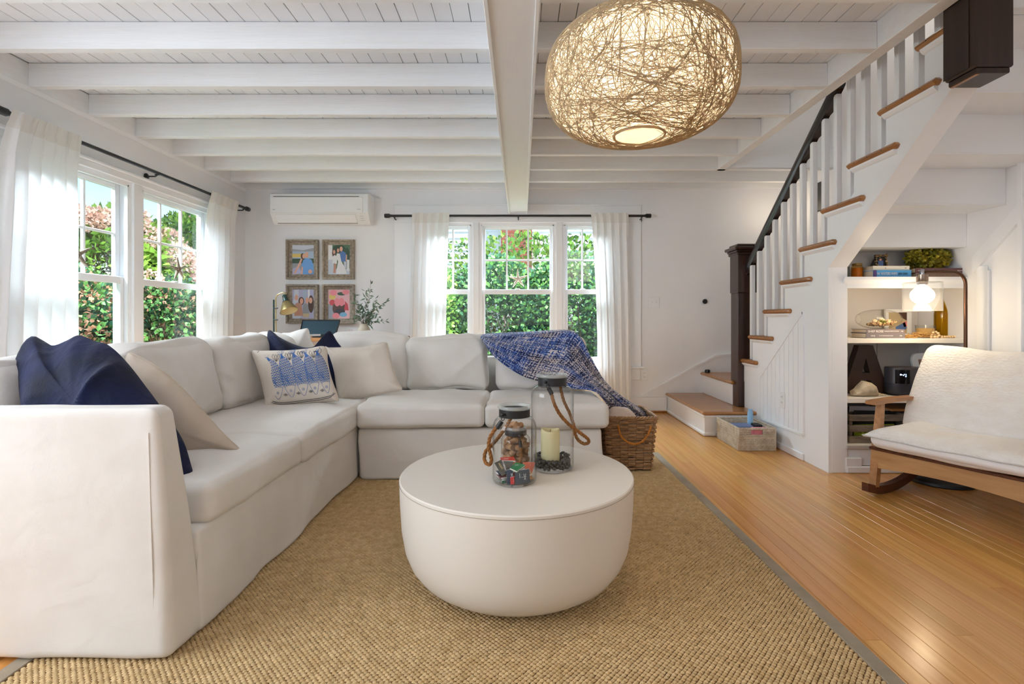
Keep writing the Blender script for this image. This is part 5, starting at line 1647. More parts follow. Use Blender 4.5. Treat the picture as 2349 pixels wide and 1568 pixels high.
# candle
t = thing('candle', (.114, 1.95, ZT_ + .0075), 'ivory pillar candle standing in the taller jar', 'candle')
G = []
na = 40
for z, r_ in ((.0, .034), (.004, .0362), (.13, .0362)):
    G.append([(.114 + r_ * math.cos(a), 1.95 + r_ * math.sin(a), ZT_ + .0075 + z) for a in np.arange(na) / na * 2 * PI])
for r_, dz in ((.0355, .004), (.033, .006), (.026, -.004), (.012, -.006), (.0005, -.006)):
    G.append([(.114 + r_ * math.cos(a), 1.95 + r_ * math.sin(a), ZT_ + .0075 + .137 + dz + .0045 * math.sin(2 * a + 1.9) * r_ / .036) for a in np.arange(na) / na * 2 * PI])
q = MB(); q.grid(np.array(G), closed_u=True); q.build('wax', WAX, t, smooth=50)
q = MB(); q.tube([(.114, 1.95, ZT_ + .139), (.115, 1.951, ZT_ + .150)], .0012, 6); q.build('wick', BLACKM, t)

# pebbles round the candle: separate objects that share three meshes
protos = []
for k in range(3):
    q = MB(); q.ball((0, 0, 0), (.0095 + .001 * k, .0075, .0058), 10, 7)
    v = q.v[0]; q.v[0] = v * (1 + wob(v, 60 + k, 260, .06))[:, None]
    protos.append(q)
pm = []
for q in protos:
    o = q.build('pebble', PEBB, None, smooth=180, local=True); pm.append(o.data); bpy.data.objects.remove(o)
rr = np.random.default_rng(17)
cnt = 0
for lay in range(4):
    for ring, nn in ((.0485, 15), (.0635, 20)):
        if lay == 3 and ring < .05: continue
        for k in range(nn - (0 if lay < 3 else 8)):
            a = (k + .5 * (lay % 2) + rr.random() * .35) / nn * 2 * PI
            R = ring + rr.normal() * .0012
            o = bpy.data.objects.new('pebble', pm[cnt % 3]); COL.objects.link(o)
            o.location = (.122 + R * math.cos(a), 1.952 + R * math.sin(a), ZT_ + .0145 + lay * .0098 + rr.random() * .002)
            o.rotation_euler = (rr.normal() * .5, rr.normal() * .5, rr.random() * 6.28)
            tag(o, 'small dark polished pebble around the candle in the taller jar', 'pebble', 'dark pebbles in the taller jar'); cnt += 1
# corks
q = MB(); q.lathe([(0, -.018), (.0105, -.018), (.0115, -.016), (.0115, .016), (.0105, .018), (0, .018)], (0, 0, 0), 14); o = q.build('cork', CORK, None, smooth=40, local=True); cm1 = o.data; bpy.data.objects.remove(o)
q = MB(); q.lathe([(0, -.02), (.0095, -.02), (.0105, -.018), (.0105, .0), (.0145, .003), (.016, .011), (.012, .017), (0, .019)], (0, 0, 0), 14); o = q.build('cork', CORK, None, smooth=40, local=True); cm2 = o.data; bpy.data.objects.remove(o)
cnt = 0
for z, R, nn in ((.02, .04, 7), (.02, .013, 2), (.044, .04, 7), (.044, .013, 2), (.068, .038, 7), (.068, .012, 2), (.092, .03, 5), (.114, .018, 3), (.133, .02, 3), (.149, .014, 2)):
    for k in range(nn):
        a = (k + rr.random() * .4) / nn * 2 * PI + z * 31
        o = bpy.data.objects.new('cork', cm1 if rr.random() < .6 else cm2); COL.objects.link(o)
        o.location = (-.021 + R * math.cos(a), 2.022 + R * math.sin(a), ZT_ + z + rr.random() * .004)
        o.rotation_euler = (PI / 2 + rr.normal() * .5, rr.normal() * .6, rr.random() * 6.28)
        tag(o, 'used wine cork inside the smallest jar behind the matchbooks', 'cork', 'corks in the smallest jar'); cnt += 1

# matchbooks: thin card boxes that stand and lie in the shorter jar
MC = dict(navy=mat('match_navy', srgb(58, 66, 88), .5), slate=mat('match_slate', srgb(66, 70, 76), .5), olive=mat('match_olive', srgb(72, 68, 56), .5), red=mat('match_red', srgb(196, 48, 44), .5), scar=mat('match_scarlet', srgb(216, 58, 40), .5),
          green=mat('match_green', srgb(40, 138, 84), .5), orange=mat('match_orange', srgb(216, 110, 76), .5), gray=mat('match_grey', srgb(98, 98, 90), .5), white=mat('match_white', srgb(226, 224, 224), .5), tan=mat('match_tan', srgb(206, 160, 110), .5),
          dgreen=mat('match_dark_green', srgb(30, 90, 62), .5), maroon=mat('match_maroon', srgb(96, 34, 34), .5))
GOLDI = mat('gold_ink', srgb(226, 196, 130), .5); BROWNI = mat('brown_ink', srgb(170, 110, 76), .6)
CARD = mat('card_edge', srgb(232, 226, 218), .7)


def zm(q): return [(1120 + a / 18.45, 1040 + b / 18.45) for a, b in q]


def matchbook(label, quad, ds, ink, thick=.007, nrm=None):
    """quad: four crop pixels, clockwise from the top left; ds: their distances"""
    pts = np.array([P(u, v, d) for (u, v), d in zip(zm(quad), ds)])
    n = np.cross(pts[1] - pts[0], pts[3] - pts[0]); n /= np.linalg.norm(n)
    if n[1] < 0: n = -n
    c = pts.mean(0)
    t = thing('matchbook', tuple(c), label, 'matchbook', 'matchbooks in the shorter jar')
    q = MB(); q.add(np.vstack([pts, pts + n * .0008]), [(0, 1, 2, 3), (7, 6, 5, 4), (0, 4, 5, 1), (1, 5, 6, 2), (2, 6, 7, 3), (3, 7, 4, 0)])
    q.add(np.vstack([pts + n * (thick - .0008), pts + n * thick]), [(0, 1, 2, 3), (7, 6, 5, 4), (0, 4, 5, 1), (1, 5, 6, 2), (2, 6, 7, 3), (3, 7, 4, 0)])
    q.build('cover', MC[ink], t, smooth=0, kind=None)
    ins = c + (pts - c) * .985
    q = MB(); q.add(np.vstack([ins + n * .00085, ins + n * (thick - .00085)]), [(0, 1, 2, 3), (7, 6, 5, 4), (0, 4, 5, 1), (1, 5, 6, 2), (2, 6, 7, 3), (3, 7, 4, 0)])
    q.build('card_body', CARD, t, smooth=0)
    return t, pts, n


def mtext(t, s, size, at, along, ds, ink, width):
    a = P(*zm([at])[0], ds); b = P(*zm([along])[0], ds)
    r_ = b - a; r_ /= np.linalg.norm(r_)
    up = np.array((-r_[2], 0, r_[0])); up = up - r_ * (up @ r_)
    text('lettering', s, size, a + np.array((0, -.0008, 0)), r_, up, ink, t, extrude=.0001, width=width)


t, p_, n_ = matchbook('slate matchbook with a dragonfly emblem, front right in the shorter jar', [(1120, 735), (1740, 650), (1770, 1200), (1150, 1330)], (1.733, 1.736, 1.734, 1.731), 'slate')
q = MB()
for (a, b, w) in (((1390, 1005), (1610, 965), 16), ((1540, 985), (1500, 860), 20), ((1560, 985), (1585, 850), 20), ((1540, 995), (1530, 1105), 20), ((1565, 990), (1590, 1100), 20)):
    A, B = np.array(a, float), np.array(b, float); d = (B - A) / np.linalg.norm(B - A); nn = np.array((-d[1], d[0])) * w / 2
    q.add([P(*zm([x])[0], 1.7318) for x in (A - nn * .4, A + nn * .4, B + nn, B - nn)], [(0, 1, 2, 3)])
q.build('dragonfly_emblem', WHITEINK, t, smooth=0)
mtext(t, 'DRAGONFLY', .004, (1310, 835), (1345, 1195), 1.7322, WHITEINK, .0165)
t, p_, n_ = matchbook('navy matchbook half hidden behind the dragonfly matchbook', [(775, 705), (1040, 655), (1075, 1270), (790, 1275)], (1.745, 1.748, 1.747, 1.744), 'navy')
q = MB()
for (a, b, w) in (((970, 840), (985, 960), 22), ((1020, 835), (1015, 960), 22)):
    A, B = np.array(a, float), np.array(b, float); d = (B - A) / np.linalg.norm(B - A); nn = np.array((-d[1], d[0])) * w / 2
    q.add([P(*zm([x])[0], 1.743) for x in (A - nn, A + nn, B + nn * .4, B - nn * .4)], [(0, 1, 2, 3)])
q.build('emblem', WHITEINK, t, smooth=0)
t, _, _ = matchbook('small red matchbook standing in front of the navy one', [(930, 1005), (1095, 975), (1105, 1275), (945, 1305)], (1.732, 1.733, 1.732, 1.731), 'red')
q = MB()
for y in (1110, 1180): q.add([P(*zm([x])[0], 1.7305) for x in ((1060, y - 12), (1082, y - 14), (1084, y + 10), (1062, y + 12))], [(0, 1, 2, 3)])
q.build('emblem', WHITEINK, t, smooth=0)
t, _, _ = matchbook('olive matchbook with gold capitals leaning at the left of the shorter jar', [(262, 400), (560, 245), (745, 850), (590, 945)], (1.752, 1.758, 1.744, 1.742), 'olive')
mtext(t, 'MAGICI', .009, (415, 420), (665, 800), 1.7425, GOLDI, .0235)
t, _, _ = matchbook('grey matchbook with brown lettering behind the navy one', [(650, 305), (1060, 335), (1010, 660), (770, 690)], (1.768, 1.77, 1.763, 1.762), 'gray')
for k, s in enumerate(('MARKET', 'STREET', 'GRILL')):
    mtext(t, s, .0045, (765 + 8 * k, 480 + 78 * k), (960 - 6 * k, 478 + 78 * k), 1.7615, BROWNI, .0105 - .001 * k)
t, _, _ = matchbook('green matchbook lying tilted on top of the matchbooks', [(1170, 372), (1570, 470), (1215, 735), (915, 600)], (1.776, 1.772, 1.722, 1.728), 'green', .006)
mtext(t, 'POUR HOUSE', .0045, (1130, 500), (1370, 480), 1.733, WHITEINK, .0125)
t, _, _ = matchbook('scarlet matchbook lying highest at the back of the shorter jar', [(500, 160), (1075, 130), (1150, 285), (535, 265)], (1.832, 1.832, 1.81, 1.81), 'scar', .007)
mtext(t, 'HARVEST', .005, (660, 240), (1010, 232), 1.808, WHITEINK, .017)
matchbook('orange matchbook standing behind the green one', [(1470, 370), (1790, 345), (1800, 700), (1560, 640)], (1.79, 1.795, 1.79, 1.785), 'orange')
matchbook('narrow orange matchbook at the right wall of the shorter jar', [(1815, 360), (1990, 370), (1860, 800), (1790, 760)], (1.80, 1.81, 1.80, 1.795), 'orange')
matchbook('small dark green matchbook at the bottom left of the shorter jar', [(575, 1150), (730, 1120), (740, 1255), (560, 1275)], (1.742, 1.744, 1.744, 1.742), 'dgreen')
rr = np.random.default_rng(23)
desc = ['white', 'maroon', 'tan', 'navy', 'white', 'tan', 'red', 'maroon', 'white', 'tan']
where = ['lowest at the left', 'flat at the bottom left', 'lowest at the right', 'second from the bottom at the left', 'third from the bottom at the left', 'second from the bottom at the right', 'flat in the middle of the bottom', 'lying behind the navy matchbook', 'leaning in the back of the jar', 'flat beneath the scarlet one']
for k, (ink, wh) in enumerate(zip(desc, where)):
    a = {0: 2.8, 1: 3.3, 2: .1, 3: 3.0, 4: 2.6, 5: .4, 6: 1.5, 7: 1.8, 8: 1.2, 9: 2.0}[k]
    z = ZT_ + .0085 + {0: 0, 1: .009, 2: 0, 3: .018, 4: .027, 5: .010, 6: .0, 7: .02, 8: .03, 9: .04}[k] * 1.0
    cx, cy = -.023 + .040 * math.cos(a), 1.792 + .040 * math.sin(a)
    t = thing('matchbook', (cx, cy, z), '%s matchbook %s of the shorter jar' % ({'white': 'white', 'maroon': 'maroon', 'tan': 'tan', 'navy': 'navy', 'red': 'red'}[ink], wh.replace(' of the jar', '').replace(' of the bottom', ' bottom')), 'matchbook', 'matchbooks in the shorter jar', rz=rr.random() * 3)
    q = MB(); q.box(-.024, .024, -.017, .017, 0, .0065, .0006); q.build('cover', MC[ink], t, smooth=0, local=True)
    q = MB(); q.box(-.0243, .0243, -.0165, .0165, .0012, .0053); q.build('card_body', CARD, t, smooth=0, local=True)

# ------------------------------------------------------------------ wicker basket
def ringpath(hx, hy, r, n):
    """rounded rectangle, n points of equal spacing"""
    pts = []
    for cx, cy, a0 in ((hx - r, hy - r, 0), (-hx + r, hy - r, PI / 2), (-hx + r, -hy + r, PI), (hx - r, -hy + r, 3 * PI / 2)):
        for a in np.linspace(a0, a0 + PI / 2, 8): pts.append((cx + r * math.cos(a), cy + r * math.sin(a)))
    pts = np.array(pts); q = np.vstack([pts, pts[:1]])
    s = np.r_[0, np.cumsum(np.linalg.norm(np.diff(q, axis=0), axis=1))]
    t = np.linspace(0, s[-1], n, endpoint=False)
    return np.stack([np.interp(t, s, q[:, 0]), np.interp(t, s, q[:, 1])], 1)


BX, BY, BZ0, BH = .695, 3.37, .0135, .325
WB = thing('wicker_basket', (BX, BY, BZ0), 'brown wicker basket with orange rope handles at the end of the sofa', 'basket')
rr = np.random.default_rng(31)
nst = 26; npt = nst * 6
def bdim(k): return .140 + .026 * k, .180 + .02 * k
rows = 21
q = MB()
for i in range(rows):
    k = (i + .5) / rows
    hx_, hy_ = bdim(k)
    pth = ringpath(hx_, hy_, .03, npt)
    nrm_ = pth / np.linalg.norm(pth, axis=1)[:, None]
    for s in (0, 1):
        ph = np.arange(npt) / npt * nst * PI + (i % 2) * PI
        w = .0065 * np.sin(ph)
        z = BZ0 + .008 + k * BH + (s - .5) * .0068 + .0022 * np.sin(np.arange(npt) / npt * 2 * PI * 3 + i * 1.7) + rr.normal(size=npt) * .0005
        pp_ = np.stack([BX + pth[:, 0] + nrm_[:, 0] * w, BY + pth[:, 1] + nrm_[:, 1] * w, z], 1)
        q.tube(pp_, .0046, 5, closed=True)
q.build('wicker_weave', WICK, WB, smooth=180, kind='stuff')
q = MB()
p0, p1 = ringpath(*bdim(0), .03, nst), ringpath(*bdim(1), .03, nst)
for a, b in zip(p0, p1): q.tube([(BX + a[0], BY + a[1], BZ0 + .002), (BX + b[0], BY + b[1], BZ0 + BH)], .0042, 5)
q.build('stake', WICKD, WB, smooth=180, kind='stuff')
q = MB(); pth = ringpath(*bdim(1.02), .03, 120)
for k in range(3):
    a = np.arange(120) / 120 * 2 * PI * 22 + k * 2 * PI / 3
    nrm_ = pth / np.linalg.norm(pth, axis=1)[:, None]
    q.tube(np.stack([BX + pth[:, 0] + nrm_[:, 0] * .008 * np.cos(a), BY + pth[:, 1] + nrm_[:, 1] * .008 * np.cos(a), BZ0 + BH + .012 + .008 * np.sin(a)], 1), .0066, 6, closed=True)
q.build('braided_rim', WICK, WB, smooth=180)
q = MB(); pth = ringpath(*bdim(0), .03, 60); q.add(np.stack([BX + pth[:, 0], BY + pth[:, 1], np.full(60, BZ0 + .012)], 1), [tuple(range(60))]); q.build('basket_floor', WICKD, WB)
rope('rope_handle', [P(1418, 976, 3.165), P(1421, 990, 3.155), P(1428, 1004, 3.145), P(1441, 1014, 3.14), P(1456, 1018, 3.14), P(1472, 1013, 3.14), P(1484, 1000, 3.145), P(1490, 988, 3.155), P(1493, 977, 3.165)], .006, ROPEO, WB, 110)
rope('rope_handle', [P(1455, 940, 3.545), P(1457, 948, 3.535), P(1464, 953, 3.53), P(1472, 953, 3.53), P(1478, 946, 3.535), P(1479, 938, 3.545)], .006, ROPEO, WB, 60)
# plush blanket stuffed inside
PLUSH = mat('cream_plush', srgb(226, 208, 194), .95, bump=(150, .006, .9), sheen=.4, var=srgb(214, 192, 176), vs=14)
q = softbox(BX - .035, BY - .082, .235, .100, .070, .145, .065, bulge=(.0, .0, .02), n=22, seed=71, wr=.010, freq=16)
q.build('plush_blanket', PLUSH, None, smooth=180, weld=1e-4, label='cream plush blanket bundled inside the brown wicker basket', cat='blanket')

# ------------------------------------------------------------------ white seagrass box by the stairs
GX0, GX1, GY0, GY1, GH = 1.612, 1.883, 3.72, 4.12, .172
SB = thing('seagrass_box', ((GX0 + GX1) / 2, (GY0 + GY1) / 2, .001), 'whitewashed braided seagrass box on the floor by the stair wall', 'basket')


def braid(mb, a, b, z, w=.0068, out=(0, -1, 0)):
    a, b = np.array(a, float), np.array(b, float)
    L = np.linalg.norm(b - a); n = max(int(L / .004), 6)
    s = np.linspace(0, 1, n); ph = s * L / .03 * 2 * PI
    o = np.array(out, float)
    for k in range(3):
        c = a[None] + (b - a)[None] * s[:, None]
        c = c + np.array((0, 0, 1))[None] * (.0058 * np.sin(ph + k * 2 * PI / 3))[:, None] + o[None] * (.004 * np.sin(2 * (ph + k * 2 * PI / 3)))[:, None]
        c[:, 2] += z
        mb.tube(c, w * .62, 5)


sides = [((GX0, GY0, 0), (GX1, GY0, 0), (0, -1, 0)), ((GX0, GY0, 0), (GX0, GY1, 0), (-1, 0, 0)), ((GX1, GY0, 0), (GX1, GY1, 0), (1, 0, 0)), ((GX0, GY1, 0), (GX1, GY1, 0), (0, 1, 0))]
nrow = 10
hx0, hx1 = P(1722, 990, GY0)[0], P(1751, 990, GY0)[0]
for si, (a, b, o) in enumerate(sides):
    q = MB()
    for i in range(nrow):
        z = .009 + i * (GH - .018) / (nrow - 1)
        if si == 0 and i in (7, 8):
            braid(q, a, (hx0, GY0, 0), z, out=o); braid(q, (hx1, GY0, 0), b, z, out=o)
        else:
            braid(q, a, b, z, out=o)
    q.build('braided_side', SEAG, SB, smooth=180, kind='stuff')
for x in (GX0, GX1):
    for y in (GY0, GY1): q = MB(); q.tube([(x, y, .002), (x, y, GH)], .0065, 8); q.build('corner_cord', SEAG, SB, smooth=180)
MB().box(GX0 + .006, GX1 - .006, GY0 + .006, GY1 - .006, .001, .008).build('box_floor', SEAG, SB, smooth=0)
for (a, b, c, d) in ((GX0 + .012, GX0 + .014, GY0 + .012, GY1 - .012), (GX1 - .014, GX1 - .012, GY0 + .012, GY1 - .012), (GX0 + .014, hx0, GY0 + .012, GY0 + .014), (hx1, GX1 - .014, GY0 + .012, GY0 + .014), (hx0, hx1, GY0 + .012, GY0 + .014), (GX0 + .014, GX1 - .014, GY1 - .014, GY1 - .012)):
    MB().box(a, b, c, d, .009, GH - (.012 if (a, b) != (hx0, hx1) else .055)).build('inner_lining', SEAG, SB, smooth=0)
TINT = lambda n, r, g, b: mat(n, srgb(r, g, b), .45)
MB().box(GX0 + .12, GX0 + .24, GY0 + .022, GY0 + .075, .0095, .162, .006).build('pink_carton', TINT('carton_pink', 224, 130, 140), None, label='pink carton showing through the handle hole of the seagrass box', cat='carton')
MB().box(GX0 + .02, GX0 + .17, GY0 + .12, GY0 + .24, .0095, .160, .01).build('storage_pouch', mat('blue_plastic', srgb(136, 156, 200), .25, trans=.3), None, label='clear bluish plastic pouch inside the seagrass box', cat='pouch')
MB().box(GX0 + .185, GX0 + .235, GY0 + .12, GY0 + .21, .0095, .165, .003).build('note_book', BLACKC, None, label='dark patterned booklet beside the pouch in the seagrass box', cat='booklet')
q = MB(); bx_, by_ = P(1721, 950, 3.98)[0], 3.98
q.lathe([(0, .0095), (.02, .0095), (.0205, .02), (.0205, .235), (.017, .245), (.017, .262), (0, .262)], (bx_, by_, 0), 20)
q.build('spray_bottle', TINT('pale_blue_plastic', 150, 196, 232), None, label='pale blue bottle standing in the seagrass box', cat='bottle', smooth=40)
# ------------------------------------------------------------------ bookcase built in under the stairs
NY0, NY1, NX0, NX1 = 3.187, 3.56, 2.072, 2.812
BC = thing('bookcase', (2.44, 3.35, 0), 'white bookcase built in under the stairs with four shelf levels', 'bookcase')
SHELFP = mat('shelf_paint', srgb(238, 230, 218), .5)
NICHE = mat('niche_paint', srgb(214, 212, 212), .6)
MB().box(XS + .0205, NX0, NY0, NY0 + .06, 0, 1.32, .003).build('face_post', TRIM, BC, smooth=0)
MB().box(NX0 - .02, NX0 - .0002, NY0 + .0605, NY1, 0, 1.205).build('side_panel', NICHE, BC, smooth=0)
MB().box(NX1 + .0002, XR - .0005, NY0, NY1, 0, 1.205).build('side_panel', NICHE, BC, smooth=0)
MB().box(NX0, NX1, NY1 + .0005, NY1 + .015, 0, 1.205).build('back_panel', NICHE, BC, smooth=0)
MB().box(2.52, 2.523, NY1 - .0015, NY1, .2, .82).build('panel_joint', GAP, BC, smooth=0)
MB().box(NX0, XR - .001, 3.425, 3.434, 1.244, 1.45).build('upper_back', NICHE, BC, smooth=0)
for z1, t, nm in ((1.243, .026, 'shelf'), (.853, .031, 'shelf'), (.477, .034, 'shelf'), (.18, .03, 'shelf')):
    MB().box(NX0 + .0002, NX1, NY0 + .001, NY1, z1 - t, z1, .003).build(nm, SHELFP, BC, smooth=0)
# the crown under the top shelf, returned on both sides
m = MB()
x0, x1 = NX0 - .0, XR - .001
m.prism([(NY0 + .0008, 1.216), (NY0 - .016, 1.243), (NY0 - .016, 1.225), (NY0 - .012, 1.212), (NY0 - .002, 1.200), (NY0 + .0008, 1.200)], 0, NX0 - .028, x1)
m.box(NX0 - .008, x1, NY0 - .0015, NY0 + .012, 1.172, 1.2)
m.build('crown_moulding', TRIM, BC, smooth=0)
MB().box(NX0 + .0002, XR - .001, NY0 + .006, NY0 + .02, .046, .1495, .002).build('base_panel', TRIM, BC, smooth=0)
MB().box(NX0 - .012, XR - .001, NY0 - .012, NY0 + .005, .0008, .045, .006).build('base_moulding', TRIM, BC, smooth=0)
MB().box(NX0 - .014, XR - .001, NY0 - .012, NY0 + .0008, .152, .179, .004).build('sill_board', GREYWOOD if False else mat('grey_paint', srgb(190, 184, 178), .5), BC, smooth=0)
c0, c1 = P(1939, 1049, NY0), P(1976, 1077, NY0)
MB().box(c0[0], c1[0], NY0 - .008, NY0 + .0055, c1[2], c0[2], .004).build('blank_plate', PLASTW, BC, smooth=0)
# boards framing the right-hand wall beside the bookcase
m = MB()
m.box(XR - .012, XR - .0005, 3.03, 3.10, 0, 1.30, .003)
m.box(XR - .02, XR - .0005, 3.012, 3.03, 0, 1.27, .003)
struct('trim_5', m, TRIM, 'upright white board on the wall right of the bookcase')
m = MB(); m.box(XR - .03, XR - .0005, 2.80, 2.83, 0, 2.0, .004)
struct('trim_6', m, TRIM, 'narrow upright strip at the right edge of the stair wall')


def wx(u, d): return (u - CU) / F * d
def wz(v, d): return EYE - (v - CV) / F * d


def book(label, x0, x1, z0, z1, y0, y1, cover, rot=0.0, spine='front', label_group='books on the bookcase', lines=()):
    """a book lying flat, spine to the room; lines: (string, start 0-1, width 0-1, height 0-1, ink)"""
    cx, cy = (x0 + x1) / 2, (y0 + y1) / 2
    t = thing('book', (cx, cy, z0), label, 'book', label_group, rz=rot)
    hx, hy, h = (x1 - x0) / 2, (y1 - y0) / 2, z1 - z0
    c = .003
    q = MB(); q.box(-hx, hx, -hy, hy, 0, c); q.box(-hx, hx, -hy, hy, h - c, h); q.box(-hx, hx, -hy, -hy + c, c, h - c)
    q.build('cover', cover, t, smooth=0, local=True)
    q = MB(); q.box(-hx + .004, hx - .004, -hy + .0033, hy - .005, c + .0003, h - c - .0003); q.build('pages', PAPER, t, smooth=0, local=True)
    for s, a, w, hh, ink in lines:
        o = text('lettering', s, h * hh, (-hx + 2 * hx * a, -hy - .0006, h * (.5 - hh * .36)), (1, 0, 0), (0, 0, 1), ink, None, width=2 * hx * w)
        o.parent = t
    return t


CB = lambda n, r, g, b: mat(n, srgb(r, g, b), .45)
D3 = 3.215
b1 = book('slate hardback lowest under the glass terrarium on the middle shelf', wx(1988, D3) - .004, wx(2076, D3), .8535, .8535 + .032, D3, D3 + .15, CB('book_slate', 116, 108, 112), lines=(('GHJ', .12, .1, .34, WHITEINK), ('THE IMAGINATION', .33, .36, .26, WHITEINK), ('MB', .86, .06, .3, WHITEINK)))
b2 = book('grey hardback with white capitals directly under the glass terrarium', wx(1988, D3), wx(2076, D3) - .002, .8860, .8860 + .024, D3 + .001, D3 + .15, CB('book_grey', 122, 110, 112), lines=(('SHEP ROSE', .04, .40, .78, WHITEINK), ('AVERAGE EXPECTATIONS', .47, .38, .34, WHITEINK), ('GB', .9, .06, .4, WHITEINK)))
for o, dz in ((b1, 0), (b2, 0)): pass
# these two stick out to the left: their page ends are seen
D4 = 3.225
book('blue paperback with white title lowest in the left pile of the top shelf', wx(1998, D4), wx(2085, D4), 1.2435, 1.2435 + .045, D4 - .02, D4 + .17, CB('book_blue', 84, 162, 216), lines=(('THE', .10, .07, .42, WHITEINK), ('WATERS', .2, .25, .56, WHITEINK), ('WIFE', .47, .16, .56, WHITEINK), ('JEN GISH', .66, .24, .42, PRINTK)))
MB().box(wx(1998, D4), wx(1998, D4) + .022, D4 - .0207, D4 - .0202, 1.2445, 1.2875).build('spine_label', CB('book_purple', 92, 70, 128), bpy.data.objects['book.002'] if 'book.002' in bpy.data.objects else None, smooth=0)
book('cream hardback on top of the blue paperback on the top shelf', wx(2000, D4), wx(2083, D4), 1.2890, 1.2890 + .027, D4 - .012, D4 + .18, CB('book_cream', 232, 224, 206), lines=(('A', .33, .02, .5, PRINTB), ('19', .86, .04, .4, BROWNI)))
book('brownish hardback lowest in the right pile under the boxwood ball', wx(2098, D4), wx(2203, D4), 1.2435, 1.2435 + .026, D4 - .01, D4 + .18, CB('book_taupe', 142, 112, 92), lines=(('STORIES FROM THE COAST', .3, .5, .42, mat('tan_ink', srgb(190, 160, 130), .6)),))
book('maroon hardback on top of the right pile under the boxwood ball', wx(2096, D4), wx(2205, D4), 1.2700, 1.2700 + .032, D4 - .014, D4 + .18, CB('book_maroon', 96, 58, 60), lines=(('COASTAL HOUSES', .05, .34, .26, WHITEINK), ('BOND', .88, .1, .3, WHITEINK)))

# top shelf: honey jar, shell frame, boxwood ball
t = thing('honey_jar', (wx(1966, 3.30), 3.30, 1.2435), 'amber glass jar half hidden at the left end of the top shelf', 'jar')
jx = wx(1966, 3.30)
MB().lathe([(0, 1.244), (.032, 1.244), (.034, 1.25), (.034, 1.315), (.028, 1.322), (.028, 1.326)], (jx, 3.30, 0), 28).build('glass_body', AMBG, t, smooth=50)
MB().lathe([(0, 1.2465), (.030, 1.2465), (.030, 1.31), (0, 1.31)], (jx, 3.30, 0), 24).build('honey', mat('honey', srgb(206, 132, 44), .3), t, smooth=50)
MB().lathe([(.0295, 1.3265), (.030, 1.338), (.028, 1.34), (0, 1.34)], (jx, 3.30, 0), 28).build('lid', mat('jar_lid', srgb(150, 120, 60), .4, metal=.6), t, smooth=40)
t = thing('greeting_card', (2.17, 3.24, 1.2435), 'small dark card standing at the far left end of the top shelf', 'card')
q = MB(); q.bar((wx(1946, 3.24), 3.25, 1.245), (wx(1946, 3.24), 3.25, 1.315), .03, .003, up=(0, 1, 0)); q.build('card', CB('card_dark', 92, 92, 82), t, smooth=0) if False else q.build('card', CB('card_dark', 92, 92, 82), t, smooth=0)
fd = 3.34; fx = wx(2021, fd); fz = wz(618, fd)
t = thing('shell_photo', (fx, fd, fz), 'small photo frame crusted with shells standing on the left pile of the top shelf', 'picture frame')
hw, hh = .040, .049
SHELLM = mat('tiny_shell', srgb(206, 176, 120), .6, island=.5, var=srgb(110, 80, 60), vs=30)
MB().box(fx - hw, fx + hw, fd, fd + .008, fz, fz + 2 * hh).build('backing', BLACKM, t, smooth=0)
q = MB()
q.add([(fx - hw * .5, fd - .001, fz + hh * .45), (fx + hw * .5, fd - .001, fz + hh * .45), (fx + hw * .5, fd - .001, fz + hh * 1.55), (fx - hw * .5, fd - .001, fz + hh * 1.55)], [(0, 1, 2, 3)], 0)
q.add([(fx - hw * .5, fd - .0012, fz + hh * .45), (fx + hw * .35, fd - .0012, fz + hh * .45), (fx + hw * .35, fd - .0012, fz + hh * 1.2), (fx - hw * .5, fd - .0012, fz + hh * 1.2)], [(0, 1, 2, 3)], 1)
q.add([(fx - hw * .1 + hw * .22 * math.cos(a), fd - .0014, fz + hh * 1.34 + hh * .16 * math.sin(a)) for a in np.arange(12) / 12 * 2 * PI], [tuple(range(12))], 2)
q.build('photograph', [INK['dark'], INK['mblue'], INK['skin']], t, smooth=0)
rr = np.random.default_rng(3); q = MB()
for k in range(70):
    s = rr.random() * 4
    e = rr.normal() * .005
    if s < 1: a = (-1 + 2 * s, -.86)
    elif s < 2: a = (-1 + 2 * (s - 1), .86)
    elif s < 3: a = (-.8, -1 + 2 * (s - 2))
    else: a = (.8, -1 + 2 * (s - 3))
    q.ball((fx + a[0] * hw + e, fd - .004 - rr.random() * .004, fz + hh + a[1] * hh + rr.normal() * .003), (.0045 + .003 * rr.random(), .004, .0035 + .003 * rr.random()), 7, 5)
q.build('shells', SHELLM, t, smooth=180, kind='stuff')
MB().prism([(fd + .009, fz), (fd + .06, fz), (fd + .009, fz + .07)], 0, fx - .045, fx - .041).build('easel_back', BLACKM, t, smooth=0)
BOX = mat('boxwood_leaf', srgb(112, 116, 30), .5, island=.5, var=srgb(170, 150, 40), vs=12, trans=.2)
bd = 3.30; bxx = wx(2128, bd); bzz = 1.3022 + .075
t = thing('boxwood_ball', (bxx, bd, 1.3022), 'round ball of dried green boxwood leaves on the right book pile', 'plant')
MB().ball((bxx, bd, bzz), (.07, .055, .055), 16, 10).build('core', CB('moss_core', 58, 60, 22), t, smooth=180)
cpos = cloud(2200, (bxx, bd, bzz), (.135, .075, .068), 61, .6)
cpos = cpos[cpos[:, 2] < 1.425]
cpos[:, 2] = np.maximum(cpos[:, 2], 1.306)
v, f = leaves(cpos, .024, 62, 0, .5)
v[:, 2] = np.maximum(v[:, 2], 1.3025); v[:, 2] = np.minimum(v[:, 2], 1.438); v[:, 1] = np.minimum(v[:, 1], 3.422)
raw('leaf', v, f, BOX, t, kind='stuff')

